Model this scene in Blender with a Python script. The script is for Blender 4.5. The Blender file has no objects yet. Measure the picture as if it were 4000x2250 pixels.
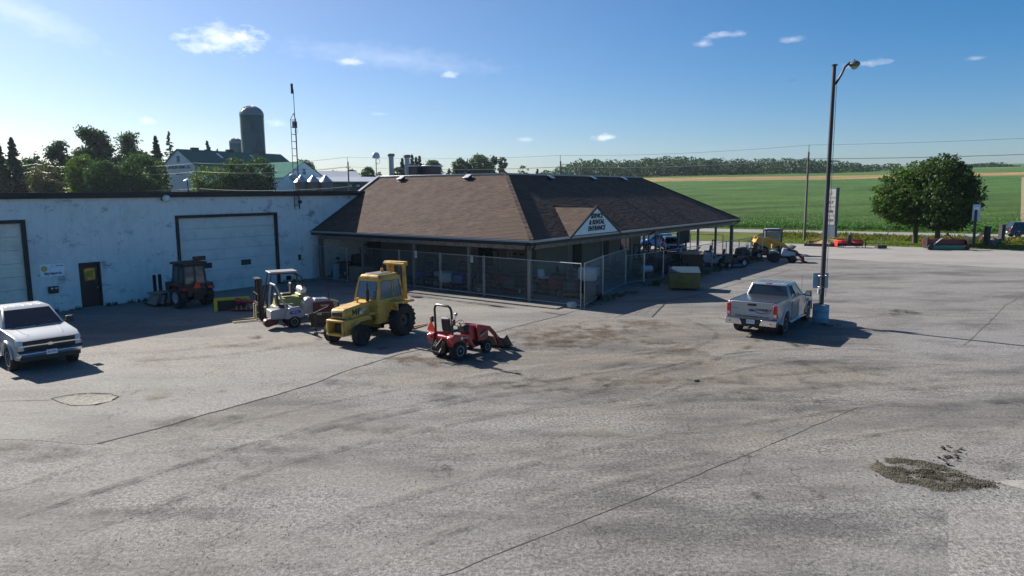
import bpy, bmesh, math, random
from mathutils import Vector, Matrix, noise as mnoise
R = math.radians
random.seed(7)
scene = bpy.context.scene
col = scene.collection
# ------------------------------------------------------------------ camera
F, CH, PITCH, ROLL = 2728.0, 5.8, R(7.92), R(0.351)
cd = bpy.data.cameras.new('camera'); cam = bpy.data.objects.new('camera', cd); col.objects.link(cam)
cd.sensor_width = 36.0; cd.lens = F/4000*36.0; cd.clip_start = .1; cd.clip_end = 6000
fw = Vector((0, math.cos(PITCH), -math.sin(PITCH))); r0 = Vector((1, 0, 0)); u0 = r0.cross(fw)
RT = r0*math.cos(ROLL) - u0*math.sin(ROLL); UP = r0*math.sin(ROLL) + u0*math.cos(ROLL)
m = Matrix((RT, UP, -fw)).transposed().to_4x4(); m.translation = Vector((0, 0, CH)); cam.matrix_world = m
scene.camera = cam
# ------------------------------------------------------------------ world, sun, exposure
SUN_AZ, SUN_EL = R(141.0), R(31.0)          # azimuth counter-clockwise from +x
sv = Vector((math.cos(SUN_AZ)*math.cos(SUN_EL), math.sin(SUN_AZ)*math.cos(SUN_EL), math.sin(SUN_EL)))
sd = bpy.data.lights.new('sun', 'SUN'); sd.energy = 5.0; sd.angle = R(.5); sd.color = (1, .92, .82)
so = bpy.data.objects.new('sun', sd); col.objects.link(so); so.rotation_euler = sv.to_track_quat('Z', 'Y').to_euler(); so.location = (-60, 60, 80)
w = bpy.data.worlds.new('World'); scene.world = w; w.use_nodes = True
nt = w.node_tree; nt.nodes.clear()
def nd(t, typ, **kw):
    n = t.nodes.new(typ)
    for k, v in kw.items():
        if k == 'inp':
            for a, b in v.items(): n.inputs[a].default_value = b
        else: setattr(n, k, v)
    return n
def wmath(t, op, a, b=None, clamp=False):
    n = nd(t, 'ShaderNodeMath', operation=op, use_clamp=clamp)
    for i, x in enumerate((a, b)):
        if x is None: continue
        if isinstance(x, (int, float)): n.inputs[i].default_value = x
        else: t.links.new(x, n.inputs[i])
    return n.outputs[0]
sky = nd(nt, 'ShaderNodeTexSky', sky_type='NISHITA', sun_disc=False, sun_elevation=SUN_EL, sun_rotation=math.pi/2-SUN_AZ, air_density=1.0, dust_density=0.5, ozone_density=4.5)
hs = nd(nt, 'ShaderNodeHueSaturation', inp={'Saturation': 1.34, 'Value': 1.0, 'Hue': .5})
nt.links.new(sky.outputs[0], hs.inputs['Color'])
geo = nd(nt, 'ShaderNodeTexCoord')
sep = nd(nt, 'ShaderNodeSeparateXYZ'); nt.links.new(geo.outputs['Generated'], sep.inputs[0])
def ray(dx, dy):                       # direction for a point of the 2576-wide picture
    px, py = dx*4000/2576, dy*4000/2576
    return (fw + RT*((px-2000)/F) - UP*((py-1125)/F)).normalized()
def azel(d): return math.degrees(math.atan2(d.x, d.y)), math.degrees(math.asin(d.z))
az = wmath(nt, 'MULTIPLY', wmath(nt, 'ARCTAN2', sep.outputs[0], sep.outputs[1]), 57.2958)
el = wmath(nt, 'MULTIPLY', wmath(nt, 'ARCSINE', sep.outputs[2]), 57.2958)
cmb = nd(nt, 'ShaderNodeCombineXYZ'); nt.links.new(az, cmb.inputs[0]); nt.links.new(wmath(nt, 'MULTIPLY', el, 1.9), cmb.inputs[1])
nz = nd(nt, 'ShaderNodeTexNoise', inp={'Scale': .75, 'Detail': 7, 'Roughness': .62}); nt.links.new(cmb.outputs[0], nz.inputs['Vector'])
nz2 = nd(nt, 'ShaderNodeTexNoise', inp={'Scale': .09, 'Detail': 4, 'Roughness': .55}); nt.links.new(cmb.outputs[0], nz2.inputs['Vector'])
total = None
def cloud(x, y, rx, ry, dens, soft=1.0, slope=0.0, wisp=False):   # picture position and half sizes in 2576-wide px
    global total
    a0, e0 = azel(ray(x, y)); k = .0322
    da = wmath(nt, 'DIVIDE', wmath(nt, 'SUBTRACT', az, a0), rx*k)
    e1 = wmath(nt, 'SUBTRACT', el, e0)
    if slope: e1 = wmath(nt, 'ADD', e1, wmath(nt, 'MULTIPLY', wmath(nt, 'SUBTRACT', az, a0), slope))
    de = wmath(nt, 'DIVIDE', e1, ry*k)
    r = wmath(nt, 'SQRT', wmath(nt, 'ADD', wmath(nt, 'MULTIPLY', da, da), wmath(nt, 'MULTIPLY', de, de)))
    amp = 1.6 if wisp else 2.9
    v = wmath(nt, 'ADD', wmath(nt, 'SUBTRACT', 1.0, r), wmath(nt, 'MULTIPLY', wmath(nt, 'SUBTRACT', nz.outputs[0], .5), amp))
    v = wmath(nt, 'MULTIPLY', wmath(nt, 'MULTIPLY', v, soft*.62, True), dens)
    total = v if total is None else wmath(nt, 'MAXIMUM', total, v)
cloud(565, 98, 95, 34, .8, 1.3); cloud(610, 92, 60, 20, .85, 1.6); cloud(520, 116, 55, 18, .7, 1.3); cloud(458, 92, 22, 9, .5, 1.3)
cloud(985, 146, 300, 34, .42, .7, .07, True); cloud(1080, 160, 160, 30, .3, .8, .1, True); cloud(885, 156, 45, 9, .55, 2); cloud(1130, 188, 26, 8, .45, 2)
cloud(60, 36, 150, 36, .5, .7, .35, True); cloud(1525, 345, 36, 9, .6, 1.8); cloud(1768, 110, 22, 10, .5, 1.5); cloud(1825, 88, 50, 8, .5, 1.5)
cloud(1995, 98, 26, 9, .4, 1.3); cloud(2180, 160, 45, 9, .5, 1.5); cloud(2452, 148, 20, 6, .35, 1.5); cloud(370, 305, 24, 9, .35, 1.2)
cloud(697, 310, 24, 10, .35, 1.3); cloud(955, 287, 20, 6, .3, 1.3); cloud(1325, 350, 26, 6, .35, 1.3)
cv = nd(nt, 'ShaderNodeVectorMath', operation='SCALE'); cv.inputs[0].default_value = (8.6, 6.9, 5.2); nt.links.new(total, cv.inputs['Scale']); ad = nd(nt, 'ShaderNodeVectorMath', operation='ADD'); nt.links.new(cv.outputs[0], ad.inputs[1])
ef = nd(nt, 'ShaderNodeMapRange', inp={'From Min': 0, 'From Max': 28, 'To Min': 0, 'To Max': 1}); nt.links.new(el, ef.inputs[0])
tm = nd(nt, 'ShaderNodeMix', data_type='RGBA'); nt.links.new(ef.outputs[0], tm.inputs['Factor']); tm.inputs['A'].default_value = (.90, .95, 1.17, 1); tm.inputs['B'].default_value = (.76, 1.13, 1.03, 1)
tn0 = nd(nt, 'ShaderNodeVectorMath', operation='MULTIPLY'); nt.links.new(tm.outputs['Result'], tn0.inputs[1]); nt.links.new(hs.outputs[0], tn0.inputs[0])
# pale aerosol glow round the sun's side of the sky
sdp = nd(nt, 'ShaderNodeVectorMath', operation='DOT_PRODUCT'); nt.links.new(geo.outputs['Generated'], sdp.inputs[0]); sdp.inputs[1].default_value = tuple(sv)
gl_ = wmath(nt, 'POWER', wmath(nt, 'MAXIMUM', sdp.outputs['Value'], 0.0), 2.2)
gv_ = nd(nt, 'ShaderNodeVectorMath', operation='SCALE'); gv_.inputs[0].default_value = (2.5, 1.1, .1); nt.links.new(gl_, gv_.inputs['Scale'])
tn = nd(nt, 'ShaderNodeVectorMath', operation='ADD'); nt.links.new(tn0.outputs[0], tn.inputs[0]); nt.links.new(gv_.outputs[0], tn.inputs[1]); nt.links.new(tn.outputs[0], ad.inputs[0])
bg = nd(nt, 'ShaderNodeBackground', inp={'Strength': .0505}); nt.links.new(ad.outputs[0], bg.inputs['Color'])
wo = nd(nt, 'ShaderNodeOutputWorld'); nt.links.new(bg.outputs[0], wo.inputs[0])
vs = scene.view_settings; vs.view_transform = 'Standard'; vs.look = 'None'; vs.exposure = 1.0; vs.gamma = 1; vs.use_curve_mapping = False
scene.cycles.max_bounces = 6; scene.cycles.transparent_max_bounces = 12

# ------------------------------------------------------------------ coordinates
K = 4000/2576
def GP(x, y, z=0.0):                   # ground (height z) point seen at 2576-wide picture px
    d = ray(x, y); t = (z-CH)/d.z; return Vector((0, 0, CH)) + d*t
def AT(x, y, Y):                       # point at depth Y
    d = ray(x, y); return Vector((0, 0, CH)) + d*(Y/d.y)
TH = R(53.5); U = Vector((math.cos(TH), math.sin(TH), 0)); V = Vector((math.sin(TH), -math.cos(TH), 0)); Z = Vector((0, 0, 1))
E0 = Vector((1.0, 35.95, 0))           # below the near corner of the eave
def L(u, v, z=0.0): return E0 + U*u + V*v + Z*z
WV = -17.8                             # the white wall's plane
def WP(x, y, v=WV):                    # (u, z) where a picture px meets the plane v
    d = ray(x, y); o = Vector((0, 0, CH)) - E0
    t = (v - o.dot(V))/d.dot(V); p = o + d*t; return p.dot(U), p.z
def FP(x, y, u):                       # (v, z) on the plane u
    d = ray(x, y); o = Vector((0, 0, CH)) - E0
    t = (u - o.dot(U))/d.dot(U); p = o + d*t; return p.dot(V), p.z
# ------------------------------------------------------------------ mesh helpers
class MB:
    def __init__(s): s.v = []; s.f = []
    def add(s, vs, fs, M=None):
        b = len(s.v)
        for p in vs:
            p = Vector(p); s.v.append(tuple(M @ p) if M else tuple(p))
        s.f += [tuple(i+b for i in f) for f in fs]; return s
    def box(s, c, d, rz=0, rx=0, ry=0, M=None):
        x, y, z = d[0]/2, d[1]/2, d[2]/2
        vs = [(-x,-y,-z),(x,-y,-z),(x,y,-z),(-x,y,-z),(-x,-y,z),(x,-y,z),(x,y,z),(-x,y,z)]
        T = Matrix.Translation(c) @ Matrix.Rotation(rz, 4, 'Z') @ Matrix.Rotation(ry, 4, 'Y') @ Matrix.Rotation(rx, 4, 'X')
        if M: T = M @ T
        return s.add(vs, [(3,2,1,0),(4,5,6,7),(0,1,5,4),(1,2,6,5),(2,3,7,6),(3,0,4,7)], T)
    def hexa(s, lo, hi):               # 4 low points, 4 high points (same winding)
        return s.add(list(lo)+list(hi), [(3,2,1,0),(4,5,6,7),(0,1,5,4),(1,2,6,5),(2,3,7,6),(3,0,4,7)])
    def cyl(s, p0, p1, r0, r1=None, n=12, caps=True):
        p0 = Vector(p0); p1 = Vector(p1); r1 = r0 if r1 is None else r1
        q = (p1-p0).to_track_quat('Z', 'Y'); a = [q @ Vector((math.cos(2*math.pi*i/n), math.sin(2*math.pi*i/n), 0)) for i in range(n)]
        vs = [p0+x*r0 for x in a] + [p1+x*r1 for x in a]
        fs = [(i, (i+1) % n, n+(i+1) % n, n+i) for i in range(n)]
        if caps: fs += [tuple(range(n-1, -1, -1)), tuple(range(n, 2*n))]
        return s.add(vs, fs)
    def tube(s, pts, r, n=8, closed=False):
        pts = [Vector(p) for p in pts]; m_ = len(pts); vs = []; up = None
        for i, p in enumerate(pts):
            a = pts[i-1] if (i or closed) else p; b = pts[(i+1) % m_] if (i < m_-1 or closed) else p
            t = (b-a).normalized()
            if up is None: up = t.orthogonal().normalized()
            up = (up - t*up.dot(t)).normalized(); sd_ = t.cross(up)
            rr = r[i] if isinstance(r, (list, tuple)) else r
            vs += [p + (up*math.cos(2*math.pi*k/n) + sd_*math.sin(2*math.pi*k/n))*rr for k in range(n)]
        fs = []
        for i in range(m_ if closed else m_-1):
            j = (i+1) % m_
            fs += [(i*n+k, i*n+(k+1) % n, j*n+(k+1) % n, j*n+k) for k in range(n)]
        if not closed: fs += [tuple(range(n-1, -1, -1)), tuple(range((m_-1)*n, m_*n))]
        return s.add(vs, fs)
    def lathe(s, prof, n=24, axis='z', c=(0,0,0), cap=True):   # prof: (radius, along)
        vs = []
        for (r, h) in prof:
            for i in range(n):
                a = 2*math.pi*i/n; x, y = r*math.cos(a), r*math.sin(a)
                vs.append((x+c[0], y+c[1], h+c[2]) if axis == 'z' else (x+c[0], h+c[1], y+c[2]) if axis == 'y' else (h+c[0], x+c[1], y+c[2]))
        fs = []
        for j in range(len(prof)-1):
            fs += [(j*n+i, j*n+(i+1) % n, (j+1)*n+(i+1) % n, (j+1)*n+i) for i in range(n)]
        if cap and prof[0][0] > 1e-4: fs.append(tuple(range(n)))
        if cap and prof[-1][0] > 1e-4: fs.append(tuple(range((len(prof)-1)*n, len(prof)*n)))
        return s.add(vs, fs)
    def prism(s, prof, y0, y1, inset=None, M=None):  # prof: (x, z) outline extruded along y
        n = len(prof); f = inset or (lambda x, z: 0)
        vs = [(x, y0 + f(x, z), z) for x, z in prof] + [(x, y1 - f(x, z), z) for x, z in prof]
        return s.add(vs, [tuple(range(n)), tuple(range(2*n-1, n-1, -1))] + [(i, n+i, n+(i+1) % n, (i+1) % n) for i in range(n)], M)
    def poly(s, pts, th, nrm=None):    # planar outline with thickness, pushed backwards
        pts = [Vector(p) for p in pts]; n = len(pts)
        nn = Vector(nrm) if nrm else (pts[1]-pts[0]).cross(pts[2]-pts[0]).normalized()
        vs = pts + [p - nn*th for p in pts]
        return s.add(vs, [tuple(range(n)), tuple(range(2*n-1, n-1, -1))] + [(i, (i+1) % n, n+(i+1) % n, n+i) for i in range(n)])
    def sphere(s, c, r, n=12, m_=8, sz=1.0, lo=-90, hi=90):
        pr = []
        for j in range(m_+1):
            a = R(lo+(hi-lo)*j/m_); pr.append((max(r*math.cos(a), 0), r*sz*math.sin(a)))
        return s.lathe(pr, n, 'z', c)
    def mesh(s, name, mt, smooth=38):
        me = bpy.data.meshes.new(name); me.from_pydata(s.v, [], s.f)
        bm = bmesh.new(); bm.from_mesh(me)
        bmesh.ops.recalc_face_normals(bm, faces=bm.faces); bm.to_mesh(me); bm.free()
        if smooth:
            me.polygons.foreach_set('use_smooth', [True]*len(me.polygons)); me.set_sharp_from_angle(angle=R(smooth))
        for x in (mt if isinstance(mt, (list, tuple)) else [mt]): me.materials.append(x)
        return me
    def build(s, name, mt, parent=None, loc=None, rz=0, bev=0, seg=2, smooth=38):
        o = bpy.data.objects.new(name, s.mesh(name, mt, smooth)); col.objects.link(o)
        if loc is not None: o.location = loc
        o.rotation_euler.z = rz
        if parent: o.parent = parent
        if bev:
            b = o.modifiers.new('bevel', 'BEVEL'); b.width = bev; b.segments = seg; b.limit_method = 'ANGLE'; b.angle_limit = R(40); b.harden_normals = False
        return o
def tag(o, label, cat=None, group=None, kind=None):
    if label: o['label'] = label
    if cat: o['category'] = cat
    if group: o['group'] = group
    if kind: o['kind'] = kind
    return o
def thing(name, label, cat, loc=(0,0,0), rz=0, group=None):
    o = bpy.data.objects.new(name, None); col.objects.link(o); o.location = loc; o.rotation_euler = (0, 0, rz); o.empty_display_size = .3
    return tag(o, label, cat, group)
def dup(root, loc, rz, label=None, sc=None):
    r = root.copy(); col.objects.link(r); r.location = loc; r.rotation_euler = (0, 0, rz)
    if label: r['label'] = label
    if sc: r.scale = (sc, sc, sc) if isinstance(sc, (int, float)) else sc
    for ch in list(root.children):
        c = ch.copy(); col.objects.link(c); c.parent = r
        for g in list(ch.children):
            d = g.copy(); col.objects.link(d); d.parent = c
    return r
def text(name, body, size, mt, parent, M, depth=.01, sx=1.0, shear=0.0, bold=0.0, align='CENTER', space=1.0):
    cu = bpy.data.curves.new(name, 'FONT'); cu.body = body; cu.size = size; cu.extrude = depth; cu.offset = bold; cu.shear = shear
    cu.align_x = align; cu.align_y = 'CENTER'; cu.resolution_u = 2; cu.space_character = space
    t = bpy.data.objects.new(name, cu); col.objects.link(t); bpy.context.view_layer.update()
    me = bpy.data.meshes.new_from_object(t.evaluated_get(bpy.context.evaluated_depsgraph_get()))
    bpy.data.objects.remove(t); bpy.data.curves.remove(cu)
    me.transform(M @ Matrix.Diagonal((sx, 1, 1, 1))); me.materials.clear(); me.materials.append(mt); me.name = name
    o = bpy.data.objects.new(name, me); col.objects.link(o)
    if parent: o.parent = parent
    return o
def frame(p, x, y):                    # matrix with local x and y axes at p, for text and plates
    x = Vector(x).normalized(); y = Vector(y).normalized(); z = x.cross(y)
    m_ = Matrix((x, y, z)).transposed().to_4x4(); m_.translation = Vector(p); return m_
# ------------------------------------------------------------------ materials
MC = {}
def mat(name, c, rough=.6, metal=0.0, var=.12, scale=6.0, bump=0.0, bscale=40.0, dirt=None, damt=.4, dscale=1.5, spec=.5, coat=0.0, streak=None):
    if name in MC: return MC[name]
    m_ = bpy.data.materials.new(name); m_.use_nodes = True; t = m_.node_tree; b = t.nodes['Principled BSDF']; MC[name] = m_
    b.inputs['Roughness'].default_value = rough; b.inputs['Metallic'].default_value = metal; b.inputs['Specular IOR Level'].default_value = spec
    b.inputs['Coat Weight'].default_value = coat; b.inputs['Coat Roughness'].default_value = .08
    tc = nd(t, 'ShaderNodeTexCoord'); mp = nd(t, 'ShaderNodeMapping'); t.links.new(tc.outputs['Object'], mp.inputs[0])
    if streak: mp.inputs['Scale'].default_value = streak
    n1 = nd(t, 'ShaderNodeTexNoise', inp={'Scale': scale, 'Detail': 5, 'Roughness': .6}); t.links.new(mp.outputs[0], n1.inputs['Vector'])
    r_ = nd(t, 'ShaderNodeMapRange', inp={'From Min': .3, 'From Max': .7, 'To Min': 1-var, 'To Max': 1+var}); t.links.new(n1.outputs[0], r_.inputs[0])
    v_ = nd(t, 'ShaderNodeVectorMath', operation='SCALE'); v_.inputs[0].default_value = c; t.links.new(r_.outputs[0], v_.inputs['Scale'])
    out = v_.outputs[0]
    if dirt:
        n2 = nd(t, 'ShaderNodeTexNoise', inp={'Scale': dscale, 'Detail': 8, 'Roughness': .68}); t.links.new(mp.outputs[0], n2.inputs['Vector'])
        r2 = nd(t, 'ShaderNodeMapRange', inp={'From Min': .5, 'From Max': .72, 'To Min': 0, 'To Max': damt}); t.links.new(n2.outputs[0], r2.inputs[0])
        x_ = nd(t, 'ShaderNodeMix', data_type='RGBA'); t.links.new(r2.outputs[0], x_.inputs['Factor']); t.links.new(out, x_.inputs['A']); x_.inputs['B'].default_value = (*dirt, 1)
        out = x_.outputs['Result']
        r3 = nd(t, 'ShaderNodeMapRange', inp={'From Min': 0, 'From Max': 1, 'To Min': rough, 'To Max': min(1, rough+.4)}); t.links.new(r2.outputs[0], r3.inputs[0]); t.links.new(r3.outputs[0], b.inputs['Roughness'])
    t.links.new(out, b.inputs['Base Color'])
    if bump:
        n3 = nd(t, 'ShaderNodeTexNoise', inp={'Scale': bscale, 'Detail': 4, 'Roughness': .6}); t.links.new(mp.outputs[0], n3.inputs['Vector'])
        bb = nd(t, 'ShaderNodeBump', inp={'Strength': bump, 'Distance': .02}); t.links.new(n3.outputs[0], bb.inputs['Height']); t.links.new(bb.outputs[0], b.inputs['Normal'])
    return m_
def glass(name, c=(.03, .05, .06), alpha=1.0, rough=.04):
    if name in MC: return MC[name]
    m_ = mat(name, c, rough, 0, .05, 3, spec=.9)
    if alpha < 1: m_.node_tree.nodes['Principled BSDF'].inputs['Alpha'].default_value = alpha
    return m_
BLACK = mat('black_paint', (.012, .012, .013), .45, 0, .3, 8, dirt=(.06, .055, .05), damt=.25)
RUBBER = mat('tyre_rubber', (.016, .016, .017), .85, 0, .3, 20, .3, 60, dirt=(.11, .1, .085), damt=.45, dscale=5)
STEEL = mat('galvanised_steel', (.38, .4, .42), .42, .75, .15, 5, dirt=(.2, .18, .15), damt=.2)
DSTEEL = mat('dark_steel', (.05, .05, .052), .5, .5, .3, 10, dirt=(.09, .07, .05), damt=.4)
RUST = mat('rusty_steel', (.2, .1, .05), .8, .2, .35, 12, .3)
CHROME = mat('chrome', (.75, .77, .8), .15, 1.0, .04, 3)
WHITE = mat('white_paint', (.74, .75, .74), .45, 0, .05, 5, dirt=(.3, .28, .25), damt=.25, dscale=3)
BLUEBLK = mat('sign_black', (.015, .015, .02), .6, 0, .1)
# ------------------------------------------------------------------ terrain
P_r = GP(2576*.7, 0 + 576)            # road reference
ra = (GP(3952/K, 915/K) - GP(2687/K, 889.7/K)); RD = Vector((ra.x, ra.y, 0)).normalized()      # along the road, to the right
RN = Vector((-RD.y, RD.x, 0))                                                                    # across, away from the camera
SF = GP(3100/K, 900.5/K).dot(RN); SN = GP(3100/K, 913.4/K).dot(RN); SG = GP(3100/K, 952/K).dot(RN)  # far road edge, near road edge, end of the lot
def rise(x, y):
    s = x*RN.x + y*RN.y; d = s - (SF + 4)
    if d <= 0: return 0.0
    z = .0425*d if d > 12 else .0425*d*d/24
    if d > 12: z -= .0425*6
    if d > 420: z -= (d-420)*.012
    return z + 1.2*(mnoise.noise(Vector((x/140, y/140, 0))))*min(1, d/120)
def field_mat():
    m_ = bpy.data.materials.new('field_ground'); m_.use_nodes = True; t = m_.node_tree; b = t.nodes['Principled BSDF']; b.inputs['Roughness'].default_value = .9; b.inputs['Specular IOR Level'].default_value = .15
    g = nd(t, 'ShaderNodeNewGeometry'); sp = nd(t, 'ShaderNodeVectorMath', operation='DOT_PRODUCT'); t.links.new(g.outputs['Position'], sp.inputs[0]); sp.inputs[1].default_value = tuple(RN)
    n0 = nd(t, 'ShaderNodeTexNoise', inp={'Scale': .012, 'Detail': 3}); t.links.new(g.outputs['Position'], n0.inputs['Vector'])
    s = wmath(t, 'ADD', sp.outputs['Value'], wmath(t, 'MULTIPLY', wmath(t, 'SUBTRACT', n0.outputs[0], .5), 60))
    cr = nd(t, 'ShaderNodeValToRGB'); cr.color_ramp.interpolation = 'LINEAR'
    r_ = nd(t, 'ShaderNodeMapRange', inp={'From Min': 0, 'From Max': 1000}); t.links.new(s, r_.inputs[0]); t.links.new(r_.outputs[0], cr.inputs[0])
    el_ = cr.color_ramp.elements; el_[0].position = 0; el_[0].color = (.05, .085, .016, 1); el_[1].position = 1; el_[1].color = (.06, .11, .04, 1)
    for p, c in ((.345, (.05, .115, .028, 1)), (.35, (.25, .175, .08, 1)), (.415, (.26, .185, .085, 1)), (.42, (.05, .11, .02, 1)), (.455, (.06, .12, .03, 1)), (.6, (.07, .13, .05, 1))):
        e = el_.new(p); e.color = c
    mp = nd(t, 'ShaderNodeMapping', inp={'Rotation': (0, 0, -math.atan2(RD.y, RD.x)), 'Scale': (.35, 1.1, 1)}); t.links.new(g.outputs['Position'], mp.inputs[0])
    n1 = nd(t, 'ShaderNodeTexNoise', inp={'Scale': .12, 'Detail': 10, 'Roughness': .78}); t.links.new(mp.outputs[0], n1.inputs['Vector'])
    r1 = nd(t, 'ShaderNodeMapRange', inp={'From Min': .32, 'From Max': .68, 'To Min': .42, 'To Max': 1.9}); t.links.new(n1.outputs[0], r1.inputs[0])
    n4 = nd(t, 'ShaderNodeTexNoise', inp={'Scale': 1.1, 'Detail': 6, 'Roughness': .8}); t.links.new(g.outputs['Position'], n4.inputs['Vector']); r4 = nd(t, 'ShaderNodeMapRange', inp={'From Min': .35, 'From Max': .65, 'To Min': .6, 'To Max': 1.4}); t.links.new(n4.outputs[0], r4.inputs[0])
    v_ = nd(t, 'ShaderNodeVectorMath', operation='SCALE'); t.links.new(cr.outputs[0], v_.inputs[0]); t.links.new(wmath(t, 'MULTIPLY', r1.outputs[0], r4.outputs[0]), v_.inputs['Scale']); t.links.new(v_.outputs[0], b.inputs['Base Color'])
    n3 = nd(t, 'ShaderNodeTexNoise', inp={'Scale': 2.2, 'Detail': 6, 'Roughness': .7}); t.links.new(g.outputs['Position'], n3.inputs['Vector'])
    bb = nd(t, 'ShaderNodeBump', inp={'Strength': 1.0, 'Distance': .5}); t.links.new(n3.outputs[0], bb.inputs['Height']); t.links.new(bb.outputs[0], b.inputs['Normal'])
    return m_
me = MB(); nx, ny = 90, 130
xs = [-700+1700*i/nx for i in range(nx+1)]; ys = [-60 + 1.0*1360*(j/ny)**1.6 for j in range(ny+1)]
gv = [(x, y, rise(x, y)) for y in ys for x in xs]
gf = [(j*(nx+1)+i, j*(nx+1)+i+1, (j+1)*(nx+1)+i+1, (j+1)*(nx+1)+i) for j in range(ny) for i in range(nx)]
me.add(gv, gf); tag(me.build('terrain', field_mat(), smooth=180), 'rolling farmland rising away behind the road', kind='structure')

def asphalt(name, base, warm, dark, seed=0, crack=True, fine=1.0):
    m_ = bpy.data.materials.new(name); m_.use_nodes = True; t = m_.node_tree; b = t.nodes['Principled BSDF']; b.inputs['Roughness'].default_value = .88; b.inputs['Specular IOR Level'].default_value = .25
    g = nd(t, 'ShaderNodeNewGeometry')
    mp = nd(t, 'ShaderNodeMapping', inp={'Location': (seed*13.7, seed*5.1, seed), 'Rotation': (0, 0, R(-18)), 'Scale': (.38, 1, 1)}); t.links.new(g.outputs['Position'], mp.inputs[0])
    mp2 = nd(t, 'ShaderNodeMapping', inp={'Location': (seed*3.7, seed*15.1, seed)}); t.links.new(g.outputs['Position'], mp2.inputs[0])
    def N(sc, det, ro, src): n = nd(t, 'ShaderNodeTexNoise', inp={'Scale': sc, 'Detail': det, 'Roughness': ro}); t.links.new(src.outputs[0], n.inputs['Vector']); return n.outputs[0]
    def RG(x, a, b_, c, d): r = nd(t, 'ShaderNodeMapRange', inp={'From Min': a, 'From Max': b_, 'To Min': c, 'To Max': d}); t.links.new(x, r.inputs[0]); return r.outputs[0]
    def MX(f, a, bcol):
        x = nd(t, 'ShaderNodeMix', data_type='RGBA'); t.links.new(f, x.inputs['Factor'])
        if isinstance(a, tuple): x.inputs['A'].default_value = (*a, 1)
        else: t.links.new(a, x.inputs['A'])
        x.inputs['B'].default_value = (*bcol, 1); return x.outputs['Result']
    ctr = nd(t, 'ShaderNodeVectorMath', operation='DISTANCE'); t.links.new(g.outputs['Position'], ctr.inputs[0]); ctr.inputs[1].default_value = (1, 25, 0)
    wm = wmath(t, 'MULTIPLY', RG(N(.16, 6, .62, mp), .4, .6, 0, .9), RG(ctr.outputs['Value'], 6, 19, 1, .12))
    c = MX(wm, base, warm)
    c = MX(RG(N(.3, 9, .7, mp), .47, .62, 0, .85), c, dark)
    c = MX(RG(N(1.1, 6, .75, mp), .5, .66, 0, .55), c, dark)
    c = MX(RG(N(.9, 8, .7, mp), .56, .7, 0, .35), c, tuple(q*1.35 for q in base))
    f1 = RG(N(13, 3, .8, mp2), .36, .64, .5, 1.45); f2 = RG(N(40, 2, .7, mp2), .3, .7, .7, 1.3)
    f = wmath(t, 'MULTIPLY', f1, f2); fm = wmath(t, 'MULTIPLY', RG(N(.45, 4, .6, mp), .36, .64, .45, 1.15), fine); f = wmath(t, 'ADD', wmath(t, 'MULTIPLY', wmath(t, 'SUBTRACT', f, 1), fm), 1)
    vo = nd(t, 'ShaderNodeTexVoronoi', feature='DISTANCE_TO_EDGE', inp={'Scale': .55}); 
    dn = nd(t, 'ShaderNodeTexNoise', inp={'Scale': 1.3, 'Detail': 5}); t.links.new(mp2.outputs[0], dn.inputs['Vector'])
    va = nd(t, 'ShaderNodeVectorMath', operation='MULTIPLY_ADD'); t.links.new(dn.outputs['Color'], va.inputs[0]); va.inputs[1].default_value = (1.1, 1.1, 1.1); t.links.new(mp2.outputs[0], va.inputs[2]); t.links.new(va.outputs[0], vo.inputs['Vector'])
    ck = RG(vo.outputs['Distance'], 0, .012, .55, 1); msk = RG(N(.25, 3, .6, mp2), .5, .56, 0, 1)
    ck = wmath(t, 'SUBTRACT', 1, wmath(t, 'MULTIPLY', wmath(t, 'SUBTRACT', 1, ck), msk))
    if crack: f = wmath(t, 'MULTIPLY', f, ck)
    v_ = nd(t, 'ShaderNodeVectorMath', operation='SCALE'); t.links.new(c, v_.inputs[0]); t.links.new(f, v_.inputs['Scale']); t.links.new(v_.outputs[0], b.inputs['Base Color'])
    bb = nd(t, 'ShaderNodeBump', inp={'Strength': .55, 'Distance': .02}); t.links.new(wmath(t, 'ADD', N(14, 3, .7, mp2), wmath(t, 'MULTIPLY', N(55, 2, .6, mp2), .5)), bb.inputs['Height']); t.links.new(bb.outputs[0], b.inputs['Normal'])
    return m_
def sheet(name, pts, mt, z, kind='structure', label=None):
    s = MB(); s.v = [(p.x, p.y, z) for p in pts]; s.f = [tuple(range(len(pts)))]
    o = s.build(name, mt, smooth=0); o['kind'] = kind
    if label: o['label'] = label
    return o
def SR(a, s): return RD*a + RN*s       # road coordinates: along, across
LOT = asphalt('old_asphalt', (.196, .194, .189), (.18, .158, .13), (.085, .084, .083), 0)
PATCH = asphalt('grey_asphalt', (.215, .21, .2), (.225, .205, .17), (.145, .14, .134), 3, True, .8)
BAND = asphalt('pale_asphalt', (.27, .265, .255), (.28, .26, .22), (.2, .195, .185), 5, False, .5)
ROADM = asphalt('road_asphalt', (.24, .24, .237), (.24, .235, .21), (.19, .19, .185), 8, False, .4)
lot = [Vector((-70, -8, 0)), Vector((90, -8, 0)), SR(130, SG), SR(-60, SG), Vector((-70, 60, 0))]
sheet('asphalt_lot', lot, LOT, .006, label='wide weathered grey asphalt yard with dirt streaks')
b0, b1 = GP(3100/K, 1004/K), GP(2576, 1050/K); bd = (b1-b0).normalized()
sheet('pale_driveway', [b0-bd*40, b0+bd*60, SR(130, SG), SR(-20, SG)], BAND, .010, label='paler asphalt strip along the far edge of the yard')
edge = [(1443, 784), (1400, 797), (1300, 822), (1247, 836), (1200, 848), (1000, 893), (880, 930), (840, 945), (800, 962), (700, 993), (600, 1020), (500, 1048), (400, 1078), (330, 1096), (245, 1117), (210, 1120), (150, 1114), (90, 1108), (-60, 1104)]
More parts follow.
